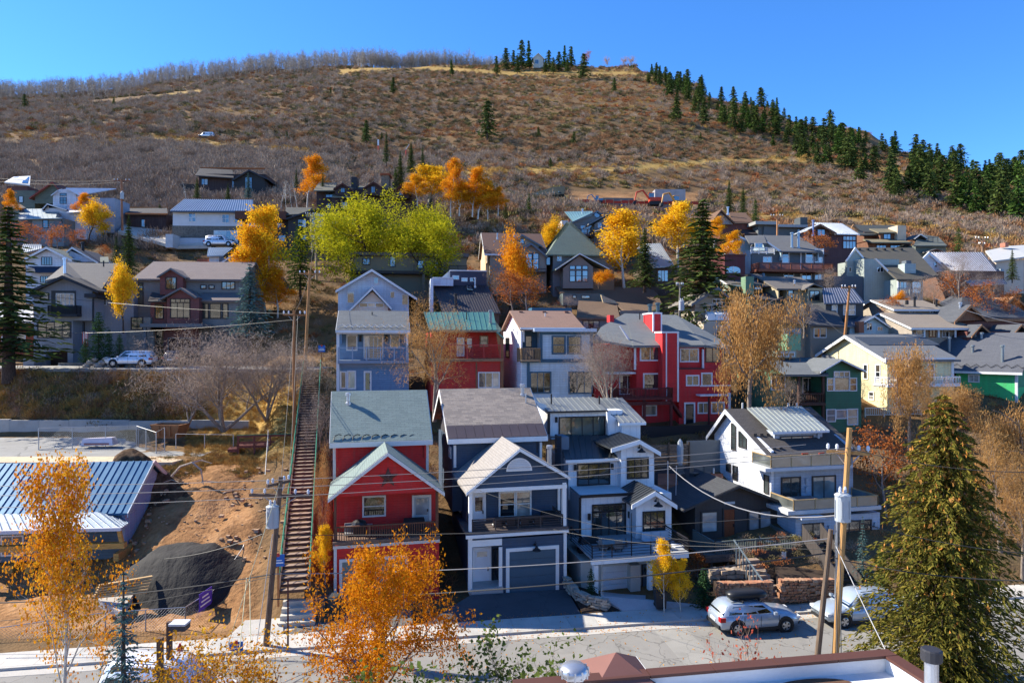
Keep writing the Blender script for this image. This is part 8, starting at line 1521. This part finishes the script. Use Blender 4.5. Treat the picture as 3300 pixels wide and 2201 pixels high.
# ------------------------------------------------------------------ hillside cover
def scatter(name,label,cat,P,S,RZ,IX,meshes):
    """uncountable cover: one object whose points carry copies of a few plant meshes"""
    src=bpy.data.collections.new(name+'_plants')
    for i,m in enumerate(meshes):src.objects.link(bpy.data.objects.new('%s_kind_%02d' % (name,i),m))
    me=bpy.data.meshes.new('m');me.from_pydata([tuple(p) for p in P],[],[]);
    for nm,ty,arr in (('sc','FLOAT',S),('rz','FLOAT',RZ),('ix','INT',IX)):a=me.attributes.new(nm,ty,'POINT');a.data.foreach_set('value',np.asarray(arr,np.float32 if ty == 'FLOAT' else np.int32))
    o=link(name,me);ng=bpy.data.node_groups.new(name,'GeometryNodeTree');ng.interface.new_socket('Geometry',in_out='INPUT',socket_type='NodeSocketGeometry');ng.interface.new_socket('Geometry',in_out='OUTPUT',socket_type='NodeSocketGeometry')
    N=ng.nodes;gi=N.new('NodeGroupInput');go=N.new('NodeGroupOutput');ip=N.new('GeometryNodeInstanceOnPoints');ci=N.new('GeometryNodeCollectionInfo');ci.inputs['Collection'].default_value=src;ci.inputs['Separate Children'].default_value=True;ci.inputs['Reset Children'].default_value=True;ip.inputs['Pick Instance'].default_value=True
    def at(nm,ty):n=N.new('GeometryNodeInputNamedAttribute');n.data_type=ty;n.inputs['Name'].default_value=nm;return n.outputs['Attribute']
    cx=N.new('ShaderNodeCombineXYZ');k=ng.links.new;k(gi.outputs[0],ip.inputs['Points']);k(ci.outputs[0],ip.inputs['Instance']);k(at('ix','INT'),ip.inputs['Instance Index']);k(at('rz','FLOAT'),cx.inputs[2]);k(cx.outputs[0],ip.inputs['Rotation']);k(at('sc','FLOAT'),ip.inputs['Scale']);k(ip.outputs[0],go.inputs[0])
    md=o.modifiers.new('cover','NODES');md.node_group=ng;return tag(o,label,cat,None,'stuff')
def scrubmat(cols,big):
    """plant colour: varies twig to twig, plant to plant and in broad drifts over the hill"""
    t=NT('scrub');r=t.n('NewGeometry').outputs['Random Per Island'];q=t.n('ObjectInfo').outputs['Random'];n=t.noise(t.pos(),big,3)
    f=t.math('ADD',t.math('ADD',t.math('MULTIPLY',r,.3),t.math('MULTIPLY',q,.4)),t.math('MULTIPLY',n,.45));k=len(cols)
    return t.end(t.ramp(f,[(.2+.7*i/(k-1),c) for i,c in enumerate(cols)]),.9,None,0,.1)
def dome(seed,n,size,asp,mat,h=1.0,r=1.0,up=.9,inner=.35):
    rng=np.random.RandomState(seed);d=rng.normal(size=(n,3));d[:,2]=np.abs(d[:,2])+.1;d /= np.linalg.norm(d,axis=1)[:,None];rad=(inner+(1-inner)*rng.rand(n)**.6)*(1+.25*np.sin(3*np.arctan2(d[:,1],d[:,0])+seed));P=d*rad[:,None]*np.array([r,r,h]);return leaves(P,size,mat,asp,d*np.array([.8,.8,1])+np.array([0,0,up*.5]),rng)
TRACKS=([(1480,562),(1700,550),(2000,547),(2300,522),(2600,517),(2850,547),(3100,612),(3300,692)],[(2200,692),(2700,707),(3000,742),(3300,792)],[(400,462),(480,447),(760,472),(1000,492)],[(300,330),(500,312),(650,294)],[(1090,234),(1300,216),(1650,238),(2050,238)])
def cover():
    rng=np.random.RandomState(5)
    GREY=scrubmat(((.149,.109,.080),(.281,.207,.152),(.407,.310,.230)),.03);BRN=scrubmat(((.132,.069,.034),(.257,.129,.060),(.395,.213,.102)),.03);SAGE=scrubmat(((.102,.092,.032),(.185,.152,.056),(.311,.236,.091)),.05);GLD=scrubmat(((.239,.138,.037),(.383,.230,.064),(.550,.345,.107)),.08);RUS=scrubmat(((.179,.057,.024),(.311,.106,.039),(.431,.172,.059)),.05);DRK=scrubmat(((.060,.052,.028),(.120,.098,.048),(.197,.155,.075)),.05)
    ms=[dome(1,260,.44,.11,GREY,1.1),dome(2,260,.40,.12,GREY,.95),dome(3,240,.40,.13,BRN,.9),dome(4,150,.34,.5,SAGE,.6),dome(5,130,.42,.16,GLD,.6),dome(6,130,.3,.5,RUS,.65),dome(7,150,.36,.45,DRK,.75)]
    n=76000;px=rng.uniform(-1100,4250,n);Y=112+(640-112)*rng.rand(n)**1.25;P=[];S=[];I=[]
    for a,y in zip(px,Y):
        x=(a-CX)*y/F;z=ground(x,y);sy=CY-F*(z-HC)/y;j=min(int(np.searchsorted(PPX,a)),len(PPX)-1);crest=PROF[j][1][-1][0]
        if y > crest+6:continue
        if y < 150 and any(h.inside(x,y,.8) for h in HOUSES):continue
        if 1830 < a < 2260 and 606 < sy < 662:continue
        if y > 112 and any(abs(sy-np.interp(a,*zip(*b),left=-99,right=-99)) < 6 for b in TRACKS):continue        # tracks stay open
        v=mnoise.noise(Vector((x*.009,y*.028,1)))+.45*mnoise.noise(Vector((x*.05,y*.07,4)));left=1/(1+math.exp((a-1150)/200));low=y < 230
        if v < -.5 and rng.rand() < .6:continue        # clearings
        u=rng.rand();g=left*(.8 if low else .35)+(.30 if low else .06)
        if u < g:k=rng.randint(0,2)
        elif v+.3*(rng.rand()-.5) > .1:k=2 if rng.rand() < .7 else 6
        elif v+.3*(rng.rand()-.5) > -.22:k=3 if rng.rand() < .55 else (6 if rng.rand() < .4 else 2)
        else:k=(5 if rng.rand() < .42 else 4) if rng.rand() < .55 else 2
        s=(.5+1.1*rng.rand()**1.6)*(1.15 if k < 2 else .95)*(1.0+.15*left)*(1+.0008*y)
        P.append((x,y,z-.08));S.append(s);I.append(k)
    scatter('scrub','grey-brown leafless scrub oak, sage and dry brush covering the hillside','scrub',P,S,rng.rand(len(P))*6.28,I,ms)
    # golden grass along the benches and tracks
    P=[];S=[]
    for pts in ([(1480,560),(1700,548),(2000,545),(2300,520),(2600,515),(2850,545),(3100,610),(3300,690)],[(1500,548),(1980,575)],[(2200,690),(2700,705),(3000,740),(3300,790)],[(480,445),(760,470),(1000,490)],[(1090,232),(1300,214),(1650,236),(2050,236)],[(60,435),(300,470),(480,450)]):
        for _ in range(80):a=rng.uniform(pts[0][0],pts[-1][0]);b=np.interp(a,[p for p,_ in pts],[q for _,q in pts])+rng.normal()*6;p=hit(a,b,110);P.append((p.x+rng.normal(),p.y+rng.normal()*1.5,p.z-.1));S.append(rng.uniform(.6,1.3)*(1+p.y*.001))
    scatter('bench_grass','golden rabbitbrush and dry grass along the hillside tracks','grass',P,S,rng.rand(len(P))*6.28,[4]*len(P),ms)
    # brush and tufts on the slopes between the houses
    near=[dome(11,320,.30,.07,GREY,1.1),dome(12,300,.28,.08,BRN,1.0),dome(13,220,.20,.5,DRK,.8),dome(14,160,.5,.06,GLD,.7,.7),dome(15,170,.18,.55,RUS,.8),dome(16,200,.2,.5,SAGE,.7)]
    P=[];S=[];I=[];Rz=[]
    while len(P) < 3900:
        a=rng.uniform(-500,3800);y=41+71*rng.rand()**.8;x=(a-CX)*y/F
        if any(h.inside(x,y,.45) for h in HOUSES):continue
        d=(Vector((x,y,0))-K0).dot(SN)
        if d < 4.5 or (a < 1040 and y < 52.5):continue
        if a < 1000 and (51 < y < 62.3 and x < -23.4 or 67 < y < 74.5):continue
        if 880 < a < 1060 and y < 67 and abs(x-(-12.4-(y-36.6)*.262)) < 1.5:continue
        gold=a < 1000 and y < 68;k=(3 if rng.rand() < .72 else rng.randint(0,2)) if gold and a > 520 else rng.choice([0,0,1,1,2,2,3,4,5])
        P.append((x,y,ground(x,y)-.05));S.append(rng.uniform(.35,.95)*(.75 if k == 3 else 1));I.append(k)
    for _ in range(650):a=rng.uniform(-150,640);y=rng.uniform(62.9,67.4);x=(a-CX)*y/F;k=rng.choice([0,1,3,3,3,5]);P.append((x,y,ground(x,y)-.05));S.append(rng.uniform(.5,1.15));I.append(k)
    for _ in range(1500):a=rng.uniform(600,985);y=rng.uniform(51.5,67.2);x=(a-CX)*y/F;P.append((x,y,ground(x,y)-.05));S.append(rng.uniform(.2,.5));I.append(3)
    for _ in range(500):a=rng.uniform(480,830);y=rng.uniform(49.5,53.2);x=(a-CX)*y/F;P.append((x,y,ground(x,y)-.05));S.append(rng.uniform(.15,.45));I.append(3 if rng.rand() < .7 else 5)
    for _ in range(60):a=rng.uniform(2270,2660);y=rng.uniform(40.5,44);x=(a-CX)*y/F;P.append((x,y,ground(x,y)+.9));S.append(rng.uniform(.2,.5));I.append(rng.choice([0,2,4,5]))
    scatter('slope_brush','tangled dry brush and grass on the slopes between the houses','brush',P,S,rng.rand(len(P))*6.28,I,near)
    n=2600;q=[st(rng.uniform(-18,20),rng.choice([rng.normal()*.25-.3,rng.uniform(-6,2.2),1.75+abs(rng.normal())*.3]),.15) for _ in range(n)];o=link('leaf_litter',leaves([(p.x,p.y,.018 if (p-K0).dot(SN) < 0 else .15) for p in q],.085,leaf(ORNG),.7,None,rng,.0));tag(o,'fallen orange leaves along the kerb and pavement','leaves',None,'stuff')
    # leafless aspen wood on the crest
    rs=np.random.RandomState(8);AS=scrubmat(((.20,.165,.14),(.30,.255,.215),(.42,.37,.31)),.02);asp=[]
    for k in range(3):
        br,tips=skeleton(np.random.RandomState(60+k),11,.16,'aspen',1,dens=.9);T=np.array([t for t,_ in tips]);T=T[rs.randint(0,len(T),150)]+rs.normal(size=(150,3))*.45;d=rs.normal(size=(150,3));d[:,2]=np.abs(d[:,2])+.8
        tm=tubes(br,AS,(4,3,3));lm=leaves(T,1.0,AS,.07,d,rs);import bmesh
        bm=bmesh.new();bm.from_mesh(tm);bm.from_mesh(lm);me=bpy.data.meshes.new('m');bm.to_mesh(me);bm.free();me.materials.append(AS);asp.append(me)
    P=[];S=[]
    for _ in range(2800):
        a=rng.uniform(-1050,1640);j=min(int(np.searchsorted(PPX,a)),len(PPX)-1);cr=PROF[j][1][-1][0];wdt=np.interp(a,[-1050,400,900,1250,1640],[150,110,80,22,12]);y=cr+25-wdt*rng.rand();x=(a-CX)*y/F;P.append((x,y,ground(x,y)-.3));S.append(rng.uniform(.95,1.7))
    scatter('aspen_wood','leafless grey aspen wood along the crest of the hill','wood',P,S,rng.rand(len(P))*6.28,rng.randint(0,3,len(P)),asp)
    # conifers on the hill: stand along the right-hand ridge, cluster at the crest, and lone trees
    def con(px,py,hp,lab,grp,k=None,wide=1.0,H=None):
        p=hit(px,py,110);key='ridge%d' % (k if k is not None else rng.randint(0,5));tm,cm,H0=TP[key];h=H or hp*p.y/F;s=h/H0;e=empty('conifer',p,rng.rand()*6.28,lab,'tree',grp);wide *= rng.uniform(.9,1.2)
        for nm,m in (('trunk',tm),('crown',cm)):o=link(nm,m,e);o.scale=(s*wide,s*wide,s)
        e.rotation_euler.x=rng.normal()*.035;e.rotation_euler.y=rng.normal()*.035
    rp=[(2080,222),(2250,274),(2500,360),(2800,455),(3100,548),(3400,582)];dp=[(2080,40),(2300,130),(2600,210),(2800,200),(3100,180),(3400,190)];k=0
    while k < 292:
        a=2085+(3420-2085)*rng.rand();b=np.interp(a,*zip(*rp));dd=np.interp(a,*zip(*dp));f=rng.rand()**1.3
        py=b+3+dd*f
        if py > np.interp(a,[2080,2300,2500,2700,2900,3100,3400],[270,400,485,565,640,680,750]):continue
        con(a,py,0,'dark conifer in the dense stand along the right-hand ridge','conifer stand on the ridge',H=rng.choice([4.5,6,7.5,9,11])*rng.uniform(.85,1.15),wide=rng.uniform(.95,1.35));k += 1
    for a,b,hp in ((1602,243,62),(1632,228,75),(1655,222,60),(1680,226,98),(1706,222,92),(1668,238,60),(1768,232,72),(1784,240,55),(1802,232,66),(1818,224,78),(1840,222,72),(1758,238,50),(1829,236,50)):con(a,b,hp,'dark conifer in the cluster around the small house on the crest','conifers around the crest house')
    for a,b,hp,lab in ((1570,450,128,'largest lone conifer in the middle of the open hillside'),(1267,304,58,'slim lone conifer below the golden crest grass'),(1262,214,50,'left of two conifers standing against the aspen wood'),(1325,214,56,'right of two conifers standing against the aspen wood'),(1457,242,50,'rounded conifer on the crest left of the house cluster'),(1878,256,84,'tall conifer beside the dark red tree on the crest'),(1986,214,55,'lone conifer between tan trees on the crest'),(2178,395,90,'left lone conifer standing below the ridge stand'),(2270,408,96,'broad lone conifer left of the grove below the ridge'),(2370,428,112,'broad conifer at the lower edge of the ridge stand'),(80,352,50,'dark conifer at the left edge of the upper meadow'),(367,352,38,'small conifer in the meadow below the aspen wood'),(1180,460,70,'conifer in grey scrub left of the steep brown slope'),(1737,442,34,'little conifer right of the largest lone conifer'),(1848,466,42,'thin little conifer in the brown slope'),(1980,300,50,'pale thin conifer below the crest'),(2258,450,24,'tiny round conifer on the slope below the ridge stand'),(2960,630,165,'tall near conifer in front of the ridge stand'),(2888,645,105,'yellowish conifer left of the tall near conifer'),(3180,660,95,'conifer on the lower slope near the right edge'),(3285,720,200,'large dark conifer at the right edge of the hillside'),(3240,640,130,'dark conifer beside the large one at the right edge'),(1065,303,22,'tiny conifer left on the upper slope'),(925,452,30,'tiny conifer right of the white pickup track'),(1775,542,34,'small conifer below the bare path'),(1150,250,16,'tiny dark bush-like conifer high on the slope'),(1230,452,26,'small conifer beside the lone slope conifer')):con(a,b,hp,lab,'lone conifers on the open hillside',H=None)
    for a,b,hp,key,lab in ((1890,208,42,'round_rust','dark red tree on the crest beside the tall conifer'),(1955,216,34,'bare_tan','left tan tree on the crest'),(2012,216,36,'bare_tan','middle tan tree on the crest'),(2035,216,38,'bare_tan','right tan tree on the crest')):p=hit(a,b,110);place(key,'crest_tree',a,b-hp,b+3,p.y,lab,1.0,'coloured trees on the crest')
cover()
